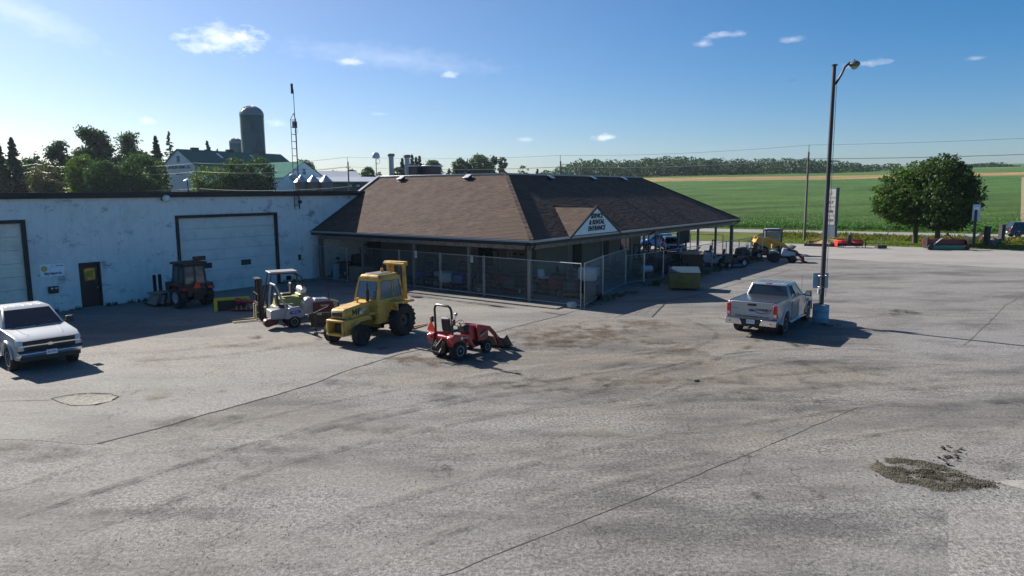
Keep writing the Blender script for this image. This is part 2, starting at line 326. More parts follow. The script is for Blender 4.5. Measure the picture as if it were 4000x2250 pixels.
ep = [GP(x, y) for x, y in edge]
sheet('grey_asphalt_patch', ep + [Vector((-60, 20, 0)), Vector((-60, 60, 0)), L(0.2, -17.7), L(.2, 3.2)], PATCH, .011, label='smoother grey asphalt in front of the white building')
road = [SR(-400, SN), SR(300, SN), SR(300, SF), SR(-400, SF)]
sheet('road', road, ROADM, .05, label='two lane country road')
CRACK = mat('crack_tar', (.035, .033, .03), .95, 0, .3, 6, .4)
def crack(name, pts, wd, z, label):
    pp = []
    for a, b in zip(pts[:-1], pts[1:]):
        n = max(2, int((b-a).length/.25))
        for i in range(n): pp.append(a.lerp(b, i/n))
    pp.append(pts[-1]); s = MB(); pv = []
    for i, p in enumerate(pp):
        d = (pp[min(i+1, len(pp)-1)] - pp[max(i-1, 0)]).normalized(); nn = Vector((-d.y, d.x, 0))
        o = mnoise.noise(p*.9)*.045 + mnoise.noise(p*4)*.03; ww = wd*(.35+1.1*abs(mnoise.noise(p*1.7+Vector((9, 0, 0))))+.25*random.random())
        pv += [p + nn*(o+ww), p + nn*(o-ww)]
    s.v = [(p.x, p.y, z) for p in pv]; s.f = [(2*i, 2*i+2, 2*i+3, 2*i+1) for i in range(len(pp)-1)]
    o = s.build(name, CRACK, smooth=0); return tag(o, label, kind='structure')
crack('asphalt_seam', ep[:15], .036, .015, 'dark broken seam between the two asphalt areas')
crack('asphalt_crack', [GP(1108, 1452), GP(1298, 1376), GP(1479, 1306), GP(1739, 1202), GP(1939, 1118), GP(2159, 1025)], .016, .0095, 'long thin crack across the foreground asphalt')
crack('asphalt_crack', [GP(2425, 870), GP(2500, 800), GP(2530, 768), GP(2560, 752)], .02, .0095, 'thin crack near the right edge of the yard')
crack('asphalt_crack', [GP(0, 1011), GP(120, 1008), GP(190, 998)], .018, .015, 'thin crack running to the pothole')
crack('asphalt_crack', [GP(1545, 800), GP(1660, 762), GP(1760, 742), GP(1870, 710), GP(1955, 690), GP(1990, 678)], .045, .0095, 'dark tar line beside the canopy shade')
crack('asphalt_crack', [GP(1010, 737), GP(1100, 745), GP(1200, 757), GP(1330, 772)], .03, .015, 'thin crack parallel to the fence')
# dirt and worn patches
DIRT = asphalt('dirt_stain', (.16, .13, .095), (.2, .165, .115), (.09, .08, .065), 11, False)
def blob_mat(name, c, amt, sc=1.2):
    m_ = mat(name, c, .95, 0, .35, 9, .5, 50, spec=.1); t = m_.node_tree; b = t.nodes['Principled BSDF']
    tc = nd(t, 'ShaderNodeTexCoord'); ln = nd(t, 'ShaderNodeVectorMath', operation='LENGTH'); t.links.new(tc.outputs['Object'], ln.inputs[0])
    n = nd(t, 'ShaderNodeTexNoise', inp={'Scale': sc, 'Detail': 10, 'Roughness': .75}); g = nd(t, 'ShaderNodeNewGeometry'); t.links.new(g.outputs['Position'], n.inputs['Vector'])
    v = wmath(t, 'ADD', wmath(t, 'SUBTRACT', .58, ln.outputs['Value']), wmath(t, 'MULTIPLY', wmath(t, 'SUBTRACT', n.outputs[0], .5), 4.2))
    t.links.new(wmath(t, 'MULTIPLY', wmath(t, 'MULTIPLY', v, 1.0, True), amt), b.inputs['Alpha']); return m_
BD = blob_mat('brown_dirt', (.115, .09, .064), .62); BK = blob_mat('dark_dirt', (.075, .072, .067), .42); BL = blob_mat('pale_dust', (.27, .245, .2), .6); BG = blob_mat('wet_earth', (.035, .034, .024), .95, 2.2)
def blob(x, y, rx, ry, mt, rz=0, z=.0):
    c = GP(x, y); k = (c.y/F*K)
    wx = rx*k*1.25; wy = ry*k*(c.length/CH)*1.5
    s = MB(); n = 28; s.v = [(math.cos(2*math.pi*i/n)*1.15, math.sin(2*math.pi*i/n)*1.15, 0) for i in range(n)]; s.f = [tuple(range(n))]
    global BZ; BZ += .0006
    o = s.build('dirt_patch', mt, loc=(c.x, c.y, .0165+BZ+z), rz=rz, smooth=0); o.scale = (wx, wy, 1); o['kind'] = 'structure'; return o
BZ = 0
for a in ((1400, 850, 260, 34, BD), (1700, 880, 150, 24, BD), (1150, 905, 200, 16, BD), (850, 965, 180, 16, BK), (1600, 960, 220, 14, BK), (1350, 960, 240, 14, BK), (500, 1060, 200, 16, BK), (2150, 930, 200, 14, BK), (150, 1150, 200, 24, BK), (1900, 1000, 200, 12, BK), (900, 1080, 300, 14, BK), (1500, 840, 190, 26, BD), (1380, 868, 110, 16, BD), (1620, 815, 120, 18, BD), (1040, 905, 150, 18, BD), (1250, 975, 300, 16, BK), (1480, 985, 140, 12, BK), (1130, 1000, 160, 12, BK), (2070, 965, 190, 9, BK), (2030, 912, 160, 10, BK), (2250, 788, 50, 10, BK), (1820, 960, 200, 9, BK),
          (1740, 905, 160, 18, BL), (1500, 800, 90, 9, BL), (930, 940, 120, 10, BL), (620, 870, 170, 9, BL), (390, 905, 110, 8, BL), (1900, 975, 160, 7, BL), (400, 1000, 60, 14, BL), (2190, 1172, 50, 22, BL), (60, 1130, 120, 12, BD), (560, 985, 30, 4, BK), (1000, 700, 10, 3, BK), (880, 790, 130, 5, BL), (1500, 1090, 260, 12, BL), (700, 1130, 300, 12, BK), (350, 1290, 300, 20, BK), (1180, 1240, 60, 10, BL)):
    blob(*a)
# tyre marks and oil drips
def soft_mat(name, c, amt, sc):
    m_ = mat(name, c, .9, 0, .3, 9, spec=.1); t = m_.node_tree; b = t.nodes['Principled BSDF']; g = nd(t, 'ShaderNodeNewGeometry')
    n = nd(t, 'ShaderNodeTexNoise', inp={'Scale': sc, 'Detail': 8, 'Roughness': .75}); t.links.new(g.outputs['Position'], n.inputs['Vector']); r = nd(t, 'ShaderNodeMapRange', inp={'From Min': .42, 'From Max': .7, 'To Min': 0, 'To Max': amt}); t.links.new(n.outputs[0], r.inputs[0])
    t.links.new(r.outputs[0], b.inputs['Alpha']); return m_
TM = soft_mat('tyre_mark', (.05, .048, .046), .6, 1.6); TP_ = soft_mat('pale_track', (.26, .25, .23), .5, 1.2); OIL = soft_mat('oil_drip', (.02, .02, .02), .9, 3)
def track(pts, z, mt=TM, gauge=1.55, w_=.2):
    pts = [GP(*p) for p in pts]; cs = []
    for i in range(len(pts)-1):
        a, b_, c, d = pts[max(i-1, 0)], pts[i], pts[i+1], pts[min(i+2, len(pts)-1)]
        for k in range(8): u = k/8; cs.append(.5*((2*b_)+(c-a)*u+(2*a-5*b_+4*c-d)*u*u+(-a+3*b_-3*c+d)*u**3))
    cs.append(pts[-1])
    for sg in (-1, 1):
        s = MB()
        for i, p in enumerate(cs):
            d = (cs[min(i+1, len(cs)-1)]-cs[max(i-1, 0)]).normalized(); nn = Vector((-d.y, d.x, 0)); q = p + nn*sg*gauge/2; e = w_*min(1, i/4, (len(cs)-1-i)/4)
            s.v += [tuple(q+nn*e/2+Z*z), tuple(q-nn*e/2+Z*z)]
        s.f = [(2*i, 2*i+2, 2*i+3, 2*i+1) for i in range(len(cs)-1)]; s.build('tyre_track', mt, smooth=0)['kind'] = 'structure'
track([(1350, 1000), (1600, 930), (1800, 880), (1850, 840), (1760, 800)], .0445); track([(100, 1330), (500, 1200), (900, 1090), (1400, 1000), (2000, 960), (2500, 930)], .046); track([(-20, 1280), (400, 1150), (900, 1020), (1500, 920), (1950, 870)], .0475, TP_, 1.6, .28)
track([(1560, 990), (1700, 940), (1900, 900), (2100, 890), (2400, 905)], .049, TP_, 1.7, .25); track([(1500, 1010), (1750, 985), (2000, 990), (2300, 1000), (2560, 985)], .0505); track([(300, 905), (600, 880), (800, 850)], .052, TM, 1.5, .18); track([(700, 1420), (1200, 1250), (1700, 1130), (2300, 1040)], .0535, TP_, 1.7, .3)
for x, y, r_ in ((2010, 870, .35), (1985, 862, .2), (960, 880, .3), (1200, 915, .22), (640, 850, .3), (2270, 785, .6), (2295, 790, .4), (2250, 792, .3), (800, 855, .2), (1120, 1180, .12), (560, 1230, .1), (1900, 1250, .12)):
    c = GP(x, y); s = MB(); s.v = [(c.x+r_*math.cos(k*.35)*random.uniform(.7, 1.2), c.y+r_*math.sin(k*.35)*random.uniform(.7, 1.2), .0555) for k in range(18)]; s.f = [tuple(range(18))]; s.build('oil_stain', OIL, smooth=0)['kind'] = 'structure'
# pothole: rim, gravel floor
ph = [(128, 1004), (160, 998), (200, 992), (240, 990), (280, 992), (296, 999), (280, 1010), (240, 1020), (180, 1022), (150, 1014)]
s = MB(); pc = GP(212, 1007); nph = 40
ring = []
for i in range(nph):
    a = i/nph*len(ph); p, q = GP(*ph[int(a)]), GP(*ph[(int(a)+1) % len(ph)]); ring.append(p.lerp(q, a-int(a)))
s.v = [(p.x, p.y, .0165+.02*random.random()) for p in ring] + [tuple(pc.lerp(p, .93+.03*random.random())[:2])+(.0145,) for p in ring] + [tuple(pc.lerp(p, .5)[:2])+(.013+.012*random.random(),) for p in ring] + [(pc.x, pc.y, .015)]
s.f = [(k*nph+i, k*nph+(i+1) % nph, (k+1)*nph+(i+1) % nph, (k+1)*nph+i) for k in range(2) for i in range(nph)] + [(2*nph+i, 2*nph+(i+1) % nph, 3*nph) for i in range(nph)]
tag(s.build('pothole', asphalt('pothole_gravel', (.225, .215, .19), (.22, .2, .165), (.12, .115, .105), 15, False)), 'broken pothole filled with pale gravel', kind='structure')
crack('pothole_edge', [ring[i] for i in range(0, 24)], .03, .026, 'dark broken rim of the pothole')
# scattered stones
STONE = mat('loose_stone', (.2, .19, .17), .9, 0, .4, 3)
def stones(name, n, fn, smin, smax, mt, label):
    s = MB()
    for i in range(n):
        p, zz = fn(); r = random.uniform(smin, smax)**1.0
        vs = [Vector(q)*r*random.uniform(.7, 1.2) for q in ((1,.3,.1),(-.2,1,.2),(-1,-.2,.1),(.3,-1,.15),(.1,.1,.5),(0,0,-.3))]
        q = Matrix.Rotation(random.random()*6, 4, 'Z') @ Matrix.Rotation(random.uniform(-.5, .5), 4, 'X'); q.translation = Vector((p.x, p.y, zz+r*.12))
        s.add(vs, [(0,1,4),(1,2,4),(2,3,4),(3,0,4),(1,0,5),(2,1,5),(3,2,5),(0,3,5)], q)
    return tag(s.build(name, mt, smooth=0), label, kind='stuff')
pool = [(1500, 850, 300, 30), (1250, 980, 400, 25), (2050, 950, 350, 25), (2200, 1100, 300, 60), (700, 1130, 500, 50), (1400, 1250, 900, 120), (600, 1350, 600, 80)]
def scat():
    x, y, a, b = random.choice(pool); return GP(x+random.gauss(0, .5)*a, y+random.gauss(0, .5)*b), .012
stones('scattered_gravel', 1500, scat, .006, .018, STONE, 'loose pebbles scattered over the yard')
# gravel heap, lower right
hc = GP(2330, 1200)
def hz(x, y):
    p = Vector((x, y, 0)) - hc
    a, b = p.x, p.y
    q = math.exp(-((a-.0)/.62)**2 - ((b-.15)/.6)**2)*.11 + math.exp(-((a-.8)/.42)**2 - ((b+.4)/.24)**2)*.05
    q *= .75 + 1.5*mnoise.noise(Vector((x*1.9, y*1.9, 3))) + .6*mnoise.noise(Vector((x*6, y*6, 1)))
    return q - .012
s = MB(); n = 110
for j in range(n+1):
    for i in range(n+1):
        x = hc.x - 3 + 7*i/n; y = hc.y - 2 + 4.4*j/n; s.v.append((x, y, hz(x, y)))
s.f = [(j*(n+1)+i, j*(n+1)+i+1, (j+1)*(n+1)+i+1, (j+1)*(n+1)+i) for j in range(n) for i in range(n)]
HEAP = mat('damp_gravel', (.075, .07, .052), .95, 0, .45, 14, .9, 30, dirt=(.045, .045, .035), damt=.8, dscale=1.6, spec=.1)
tag(s.build('gravel_heap', HEAP), 'low heap of dark damp gravel on the near right asphalt', kind='structure')
def hs_():
    for _ in range(40):
        x = hc.x + random.gauss(.25, .75); y = hc.y + random.gauss(.0, .5); z = hz(x, y)
        if z > .003 or random.random() < .08: return Vector((x, y, 0)), max(z, .008)
    return Vector((x, y, 0)), .008
stones('heap_gravel', 3000, hs_, .006, .024, mat('heap_stone', (.095, .09, .068), .9, 0, .5, 3), 'loose stones on the gravel heap')
blob(2320, 1190, 80, 36, BG); blob(2420, 1225, 55, 15, BG); blob(2530, 1170, 80, 24, BK)
stones('asphalt_lumps', 22, lambda: (GP(2385+random.gauss(0, 22), 1150+random.gauss(0, 12)), .02), .02, .07, CRACK, 'dark asphalt lumps beside the gravel heap')
sheet('concrete_slab', [GP(2386+2.2*math.sin(k*2.1)+random.uniform(-1.5, 1.5), 1290+k*9) for k in range(20)] + [Vector((12, 3, 0)), Vector((16, 9, 0))] + [GP(2650-k*13+random.uniform(-3, 3), 1266+2.5*math.sin(k*1.7)+random.uniform(-1.5, 1.5)+k*.5) for k in range(20)], asphalt('concrete', (.228, .223, .214), (.22, .21, .19), (.14, .138, .134), 21, True, 1.0), .0105, label='paler concrete slab at the lower right corner')
sheet('pale_strip', [GP(2500, 1213), GP(2600, 1240), GP(2600, 1213), GP(2560, 1208)], asphalt('pale_concrete', (.32, .31, .29), (.32, .3, .26), (.25, .24, .22), 24, False, .6), .0125, label='small pale concrete strip near the right edge')
# ================================================================== white block building
def wallmat():
    m_ = mat('white_block_paint', (.72, .77, .78), .7, 0, .05, 3, .15, 120, spec=.2); t = m_.node_tree; b = t.nodes['Principled BSDF']
    g = nd(t, 'ShaderNodeNewGeometry'); src = b.inputs['Base Color'].links[0].from_socket
    def N(scale, mscale, det=6): 
        mp = nd(t, 'ShaderNodeMapping', inp={'Scale': mscale}); t.links.new(g.outputs['Position'], mp.inputs[0])
        n = nd(t, 'ShaderNodeTexNoise', inp={'Scale': scale, 'Detail': det, 'Roughness': .7}); t.links.new(mp.outputs[0], n.inputs['Vector']); return n.outputs[0]
    def MX(x, a, b_, c, amt):
        global _
        r = nd(t, 'ShaderNodeMapRange', inp={'From Min': a, 'From Max': b_, 'To Min': 0, 'To Max': amt}); t.links.new(x, r.inputs[0])
        q = nd(t, 'ShaderNodeMix', data_type='RGBA'); t.links.new(r.outputs[0], q.inputs['Factor']); t.links.new(MX.cur, q.inputs['A']); q.inputs['B'].default_value = (*c, 1); MX.cur = q.outputs['Result']
    MX.cur = src
    MX(N(.5, (1, 1, .8)), .5, .75, (.42, .46, .48), .6); MX(N(1.1, (1, 1, 1.6), 10), .56, .68, (.2, .24, .27), .8)
    MX(N(5.0, (1, 1, .35), 5), .62, .72, (.2, .22, .24), .5); MX(N(3.2, (1, 1, .06), 6), .52, .72, (.4, .46, .48), .35)
    t.links.new(MX.cur, b.inputs['Base Color']); return m_
WALLW = wallmat()
DTRIM = mat('dark_trim', (.02, .018, .018), .6, 0, .2, 5, dirt=(.06, .05, .05), damt=.4)
wh = thing('white_building', 'long white painted block building with flat black edged roof and overhead doors', 'building', L(-22, WV, 0), TH)
# local frame of a building thing: x along U, y along -V (away from the yard), z up
def WL(u, z, d=0.0): return Vector((u+22, -d, z))      # d: distance in front of the wall
HW = 5.62; U0, U1 = -40.0, 14.0
g2 = [WP(447, 545)[0], WP(690, 539)[0]]; g2u = [WP(460, 742)[0], WP(692, 697)[0]]
G2 = (-9.6, -3.05) ; 
gz = WP(690, 541)[1]; G2 = ((WP(447, 546)[0]), WP(690, 541)[0]); G1b = WP(52, 560)[0]; G1 = (G1b-5.2, G1b); DR = (WP(197, 662)[0], WP(250, 656)[0])
g1z = WP(50, 562)[1]; dz = WP(225, 660)[1]
print('openings', G1, G2, DR, gz, g1z, dz)
ops = sorted([(G1[0], G1[1], g1z), (DR[0], DR[1], dz), (G2[0], G2[1], gz)])
cur = U0; segs = []
for a, b_, z in ops: segs.append((cur, a, 0, HW)); segs.append((a, b_, z, HW)); cur = b_
segs.append((cur, U1, 0, HW))
s = MB()
for a, b_, z0, z1 in segs: s.box(WL((a+b_)/2, (z0+z1)/2, -.131), (b_-a, .26, z1-z0))
s.box(WL((U0+U1)/2, HW-.15, -14), (U1-U0, 27.4, .25)); s.box(WL(U1-.1, HW/2, -14), (.2, 27.4, HW)); s.box(WL(U0+.1, HW/2, -14), (.2, 27.4, HW)); s.box(WL((U0+U1)/2, HW/2, -27.8), (U1-U0, .2, HW))
s.build('wall', WALLW, wh, smooth=0)
# painted concrete blocks, one shared mesh
BW, BH = .4, .2
bm_ = MB(); bx_, by_, bz_ = BW/2-.0012, .006, BH/2-.0012
bm_.add([(-bx_, 0, -bz_), (bx_, 0, -bz_), (bx_, 0, bz_), (-bx_, 0, bz_), (-bx_+.003, -by_, -bz_+.003), (bx_-.003, -by_, -bz_+.003), (bx_-.003, -by_, bz_-.003), (-bx_+.003, -by_, bz_-.003)], [(4,5,6,7), (0,1,5,4), (1,2,6,5), (2,3,7,6), (3,0,4,7)])
bme = bm_.mesh('block', WALLW, 0)
spots = []
for r in range(int(HW/BH)):
    z = (r+.5)*BH; u = -26 + (BW/2 if r % 2 else 0)
    while u < 2.4:
        if not any(a-.2 < u < b_+.2 and z < z1+.06 for a, b_, z1 in ops): spots.append((u, z))
        u += BW
spots.sort(key=lambda q: (L(q[0], WV) .y)); 
rest = MB()
for i, (u, z) in enumerate(spots):
    off = random.uniform(-.0012, .0012)
    if i < 300:
        o = bpy.data.objects.new('block', bme); col.objects.link(o); o.parent = wh; o.location = WL(u, z, .0+off)
        o.location.y += .0
    else:
        rest.add([(p[0]+u+22, p[1]+.0-off, p[2]+z) for p in bm_.v], bm_.f)
tag(rest.build('block', WALLW, wh, smooth=0), None, kind='stuff')
s = MB(); s.box(WL((U0+U1)/2, HW+.09, .06), (U1-U0, .32, .3)); s.box(WL((U0+U1)/2, HW+.2, -14), (U1-U0, 27.5, .04)); s.build('parapet_trim', DTRIM, wh, bev=.01)
DPAN = mat('garage_door_paint', (.64, .70, .7), .5, 0, .06, 2, dirt=(.3, .34, .35), damt=.5, dscale=.8)
DPAN2 = mat('cream_door_paint', (.72, .72, .64), .5, 0, .06, 2, dirt=(.3, .3, .28), damt=.5, dscale=.8)
def garage(a, b_, z, mt, win=None):
    g = MB(); w_ = .17
    g.box(WL(a-w_/2, z/2, .0), (w_, .16, z)); g.box(WL(b_+w_/2, z/2, .0), (w_, .16, z)); g.box(WL((a+b_)/2, z+w_/2, .0), (b_-a+2*w_, .16, w_))
    fr = g.build('door_frame', DTRIM, wh); n = 7
    for k in range(n):
        h = z/n; p = MB(); p.box(WL((a+b_)/2, h*(k+.5), -.13), (b_-a-.02, .05, h-.012))
        for q in range(1, 3): p.box(WL((a+b_)/2, h*(k+q/3), -.104), (b_-a-.04, .008, .03))
        p.build('door_panel', mt, wh, bev=.004)
    return z/n
garage(*G1, g1z, DPAN2); ph_ = garage(*G2, gz, DPAN)
for x0, y0, x1, y1 in ((609, 656, 634, 663), (511, 665, 536, 672)):
    a, z1 = WP(x0, y0); b_, z0 = WP(x1, y1); g = MB(); g.box(WL((a+b_)/2, (z0+z1)/2, -.095), (b_-a, .03, z1-z0+.1)); g.build('door_window', glass('dark_glass'), wh, bev=.02)
a, b_ = DR; g = MB(); g.box(WL((a+b_)/2, dz/2, -.12), (b_-a-.14, .05, dz-.1)); dr = g.build('door', mat('black_door', (.012, .012, .014), .5), wh, bev=.005)
g = MB(); g.box(WL(a+.035, dz/2, -.04), (.07, .2, dz)); g.box(WL(b_-.035, dz/2, -.04), (.07, .2, dz)); g.box(WL((a+b_)/2, dz-.035, -.035), (b_-a, .22, .07)); g.build('door_frame', DTRIM, dr)
g = MB(); g.box(WL((a+b_)/2, .02, .05), (b_-a, .3, .04)); g.build('door_sill', STEEL, dr)
g = MB(); g.box(WL((a+b_)/2+.02, dz-.62, -.09), (.5, .02, .62)); g.build('window', glass('dark_glass'), dr)
POST = mat('yellow_notices', (.30, .27, .02), .7, 0, .3, 9)
for (x, z, w_, h) in ((.04, dz-.6, .26, .36), (-.17, dz-.62, .14, .22), (-.16, dz-.86, .12, .16), (.2, dz-.42, .1, .14)):
    g = MB(); g.box(WL((a+b_)/2+x, z, -.075), (w_, .004, h)); g.build('notice', POST, dr)
g = MB(); g.sphere(WL(b_-.16, 1.0, -.05), .035); g.box(WL(b_-.16, 1.0, -.08), (.05, .03, .09)); g.build('handle', STEEL, dr)
# weeds along the wall foot
def leafclump(n, rad, h, w_=.05):
    s = MB()
    for i in range(n):
        a = random.random()*6.28; r = rad*math.sqrt(random.random()); x, y = r*math.cos(a), r*math.sin(a); hh = h*random.uniform(.5, 1); b2 = random.random()*6.28; ln = random.uniform(.1, .6)*hh
        dx, dy = math.cos(b2), math.sin(b2); ww = w_*random.uniform(.6, 1.3)
        s.add([(x-dy*ww, y+dx*ww, 0), (x+dy*ww, y-dx*ww, 0), (x+dx*ln+dy*ww*.6, y+dy*ln-dx*ww*.6, hh*.7), (x+dx*ln*1.7, y+dy*ln*1.7, hh), (x+dx*ln-dy*ww*.6, y+dy*ln+dx*ww*.6, hh*.7)], [(0,1,2,3,4)])
    return s
WEED = mat('weed_leaf', (.05, .085, .02), .8, 0, .4, 8)
s = MB()
for i in range(150):
    u = random.uniform(-13, 1.5) if random.random() < .75 else random.uniform(-17.5, -13)
    if any(a-.1 < u < b_+.1 for a, b_, z in ops): continue
    p = L(u, WV+random.uniform(.03, .2)); c_ = leafclump(10, .09, random.uniform(.05, .28), .018); s.add([Vector(q)+p for q in c_.v], c_.f)
tag(s.build('wall_weeds', WEED, smooth=0), 'weeds growing along the foot of the white wall', kind='stuff')
def wallthing(name, label, cat, u, z): return thing(name, label, cat, L(u, WV, z), TH)
def signplate(px0, py0, px1, py1):
    a, z1 = WP(px0, py0); b_, z0 = WP(px1, py1); return (a+b_)/2, (z0+z1)/2, b_-a, z1-z0
u_, z_, w_, h_ = signplate(98, 671, 162, 688); h_ = .62
t = wallthing('wall_sign', 'white company sign with an orange disc and navy lettering on the white wall', 'sign', u_, z_)
g = MB(); g.box((0, -.05, 0), (w_, .03, h_)); g.build('sign_board', mat('sign_white', (.82, .88, .92), .5), t, bev=.01)
g = MB(); g.cyl((-w_*.33, -.066, .1), (-w_*.33, -.072, .1), .14, n=24); g.build('emblem', mat('sign_orange', (.62, .4, .12), .5), t)
text('lettering', 'Safety Seaports Inc.', .2, mat('sign_navy', (.02, .03, .16), .5), t, frame((.02, -.068, -.15), (1, 0, 0), (0, 0, 1)), .003, sx=w_/2.15, bold=.006)
g = MB(); g.box((w_*.3, -.067, .2), (.35, .003, .03)); g.build('small_print', mat('sign_navy', (.02, .03, .16)), t)
u_, z_, w_, h_ = signplate(119, 722, 144, 735)
t = wallthing('meter_box', 'black twin letter box with two white labels on the white wall', 'box', u_, z_)
g = MB(); g.box((0, -.13, 0), (w_, .2, .34)); g.build('case', BLACK, t, bev=.02)
for q in (-.22, .24): g = MB(); g.box((q*w_, -.234, .08), (w_*.26, .004, .06)); g.build('white_label', WHITE, t)
u_, z_ = WP(408, 501)
t = wallthing('wall_lamp', 'round white dome flood lamp high on the white wall', 'lamp', u_, z_)
g = MB(); g.cyl((0, -.02, 0), (0, -.2, 0), .1, n=12); g.build('bracket', DSTEEL, t)
g = MB(); g.lathe([(.0, -.46), (.11, -.44), (.19, -.34), (.2, -.2), (.12, -.16), (0, -.16)], 16, 'y', (.1, 0, .03)); g.build('lamp_dome', WHITE, t)
for (x, y, w2, h2, lb) in ((1125, 1085, .3, .26, 'small dark vent plate right of the large overhead door'), (1168, 1005, .16, .36, 'narrow grey electric box low on the white wall')):
    u_, z_ = WP(x/K, y/K); t = wallthing('wall_box', lb, 'box', u_, z_); g = MB(); g.box((0, -.08, 0), (w2, .1, h2)); g.build('case', DSTEEL, t, bev=.01)
    g = MB(); g.box((0, -.135, 0), (w2*.8, .01, h2*.8)); g.build('cover', DSTEEL, t)
# ================================================================== antenna tower on the wall
ub, zb = WP(743, 525); ut, zt = WP(734, 283); TP = L(ub+.05, WV+.12, 0); print('tower', ub, zb, zt)
kk = TP.length/ math.hypot(GP(743, 525).x, 1) if 0 else 1
def ZA(x, y, p):                       # height of a picture px above ground point p
    d = ray(x, y); return CH + math.hypot(p.x, p.y)/math.hypot(d.x, d.y)*d.z
zt = ZA(732, 300, TP); ztop = ZA(731, 216, TP); zb = ZA(742, 526, TP); zap = ZA(731, 285, TP)
t = thing('antenna_tower', 'tall thin rusty lattice antenna tower fixed to the white wall', 'tower', TP, TH)
TW = mat('tower_steel', (.05, .035, .04), .6, .4, .3, 9)
g = MB(); hw = .17; legs = [(-hw, 0), (hw, 0), (0, -.28)]
for x, y in legs: g.cyl((x, y, zb), (x, y, zt), .022, n=6)
for x, y in legs: g.cyl((x, y, zt), (0, -.1, zap), .018, n=6)
g.build('tower_legs', TW, t)
nr = 13
for k in range(nr):
    z = zb+.25+(zt-zb-.3)*k/(nr-1); g = MB()
    for i in range(3): a, b_ = legs[i], legs[(i+1) % 3]; g.cyl((a[0], a[1], z), (b_[0], b_[1], z), .014, n=5)
    g.build('rung', TW, t)
g = MB(); g.cyl((.16, -.05, zb+.2), (.1, -.05, ztop-.2), .026, .02, 8); g.build('mast', TW, t)
g = MB(); g.box((.0, -.05, ztop-.17), (.12, .1, .62)); g.cyl((.1, -.05, ztop-.3), (.0, -.05, ztop-.3), .02, n=6); g.build('top_antenna', TW, t, bev=.01)
g = MB(); g.box((-.03, -.2, zt-.35), (.3, .14, .42)); pb = g.build('panel_antenna', mat('antenna_grey', (.2, .2, .22), .5), t, bev=.02)
g = MB(); g.cyl((-.03, -.275, zt-.35), (-.03, -.285, zt-.35), .06); g.build('panel_disc', DSTEEL, pb)
g = MB(); g.tube([(.0+.12*math.cos(a*.5), -.3, zt-.78+.12*math.sin(a*.5)) for a in range(13)], .008, 5, True); g.build('cable_loop', TW, t)
zd = ZA(732, 446, TP); g = MB(); g.lathe([(0, -.34), (.16, -.33), (.22, -.25), (.23, -.05), (0, -.05)], 18, 'y', (-.32, -.0, zd)); g.cyl((-.32, 0, zd), (0, 0, zd), .03); g.build('dish_drum', mat('drum_blue', (.32, .38, .45), .5), t)
g = MB(); g.lathe([(.02, -.2), (.11, -.16), (.13, -.02), (.1, 0)], 14, 'y', (.05, -.18, ZA(740, 508, TP))); g.build('small_dish', DSTEEL, t)
# ================================================================== brown roofed service building
RP = .553; EZ = 3.28; RUN = 6.4; TZ = EZ + RUN*RP; UL = 31.9; VL = WV
sb = thing('service_building', 'low service building with a broad brown shingle hip roof and deep covered porch', 'building', E0, TH)
def SL(u, v, z): return Vector((u, -v, z))       # building frame: x=u, y=-v
BEIGE = mat('beige_stucco', (.2, .18, .14), .85, 0, .1, 2, .3, 40, dirt=(.2, .19, .16), damt=.35)
def shmat(name, c):
    m_ = mat(name, c, .92, 0, .22, 1.2, .7, 55, spec=.2); t = m_.node_tree; b = t.nodes['Principled BSDF']; src = b.inputs['Base Color'].links[0].from_socket
    g = nd(t, 'ShaderNodeNewGeometry'); 
    r = nd(t, 'ShaderNodeMapRange', inp={'To Min': .84, 'To Max': 1.17}); t.links.new(g.outputs['Random Per Island'], r.inputs[0])
    n = nd(t, 'ShaderNodeTexNoise', inp={'Scale': 24, 'Detail': 2}); t.links.new(g.outputs['Position'], n.inputs['Vector']); r2 = nd(t, 'ShaderNodeMapRange', inp={'From Min': .3, 'From Max': .7, 'To Min': .82, 'To Max': 1.18}); t.links.new(n.outputs[0], r2.inputs[0])
    v_ = nd(t, 'ShaderNodeVectorMath', operation='SCALE'); t.links.new(src, v_.inputs[0]); t.links.new(wmath(t, 'MULTIPLY', r.outputs[0], r2.outputs[0]), v_.inputs['Scale']); t.links.new(v_.outputs[0], b.inputs['Base Color']); return m_
SHG = shmat('brown_shingle', (.092, .066, .054)); SHB = mat('roof_deck', (.05, .035, .03), .95)
FASC = mat('dark_fascia', (.014, .012, .013), .5, 0, .2, 4); GUT = mat('gutter_metal', (.3, .33, .37), .35, .3, .08, 3, dirt=(.2, .2, .2), damt=.3)
BEAM = mat('weathered_beam', (.22, .215, .2), .85, 0, .25, 3, .4, 40, dirt=(.07, .07, .07), damt=.8, dscale=4)
WOODP = mat('weathered_post', (.17, .155, .14), .85, 0, .25, 3, .4, 30, dirt=(.06, .06, .06), damt=.6, dscale=3)
# deck solid
s = MB(); e = [SL(0, 0, EZ-.03), SL(UL, 0, EZ-.03), SL(UL, VL-.25, EZ-.03), SL(0, VL-.25, EZ-.03)]
tp = [SL(RUN, -RUN, TZ-.03), SL(UL-RUN, -RUN, TZ-.03), SL(UL-RUN, VL-.25, TZ-.03), SL(RUN, VL-.25, TZ-.03)]
s.hexa(e, tp); s.build('roof_deck', SHB, sb, smooth=0)
s = MB(); s.box(SL(UL/2, (VL-.25)/2+.12, EZ-.2), (UL-.3, -VL-.2, .12)); s.build('soffit', mat('soffit', (.12, .11, .1), .8), sb)
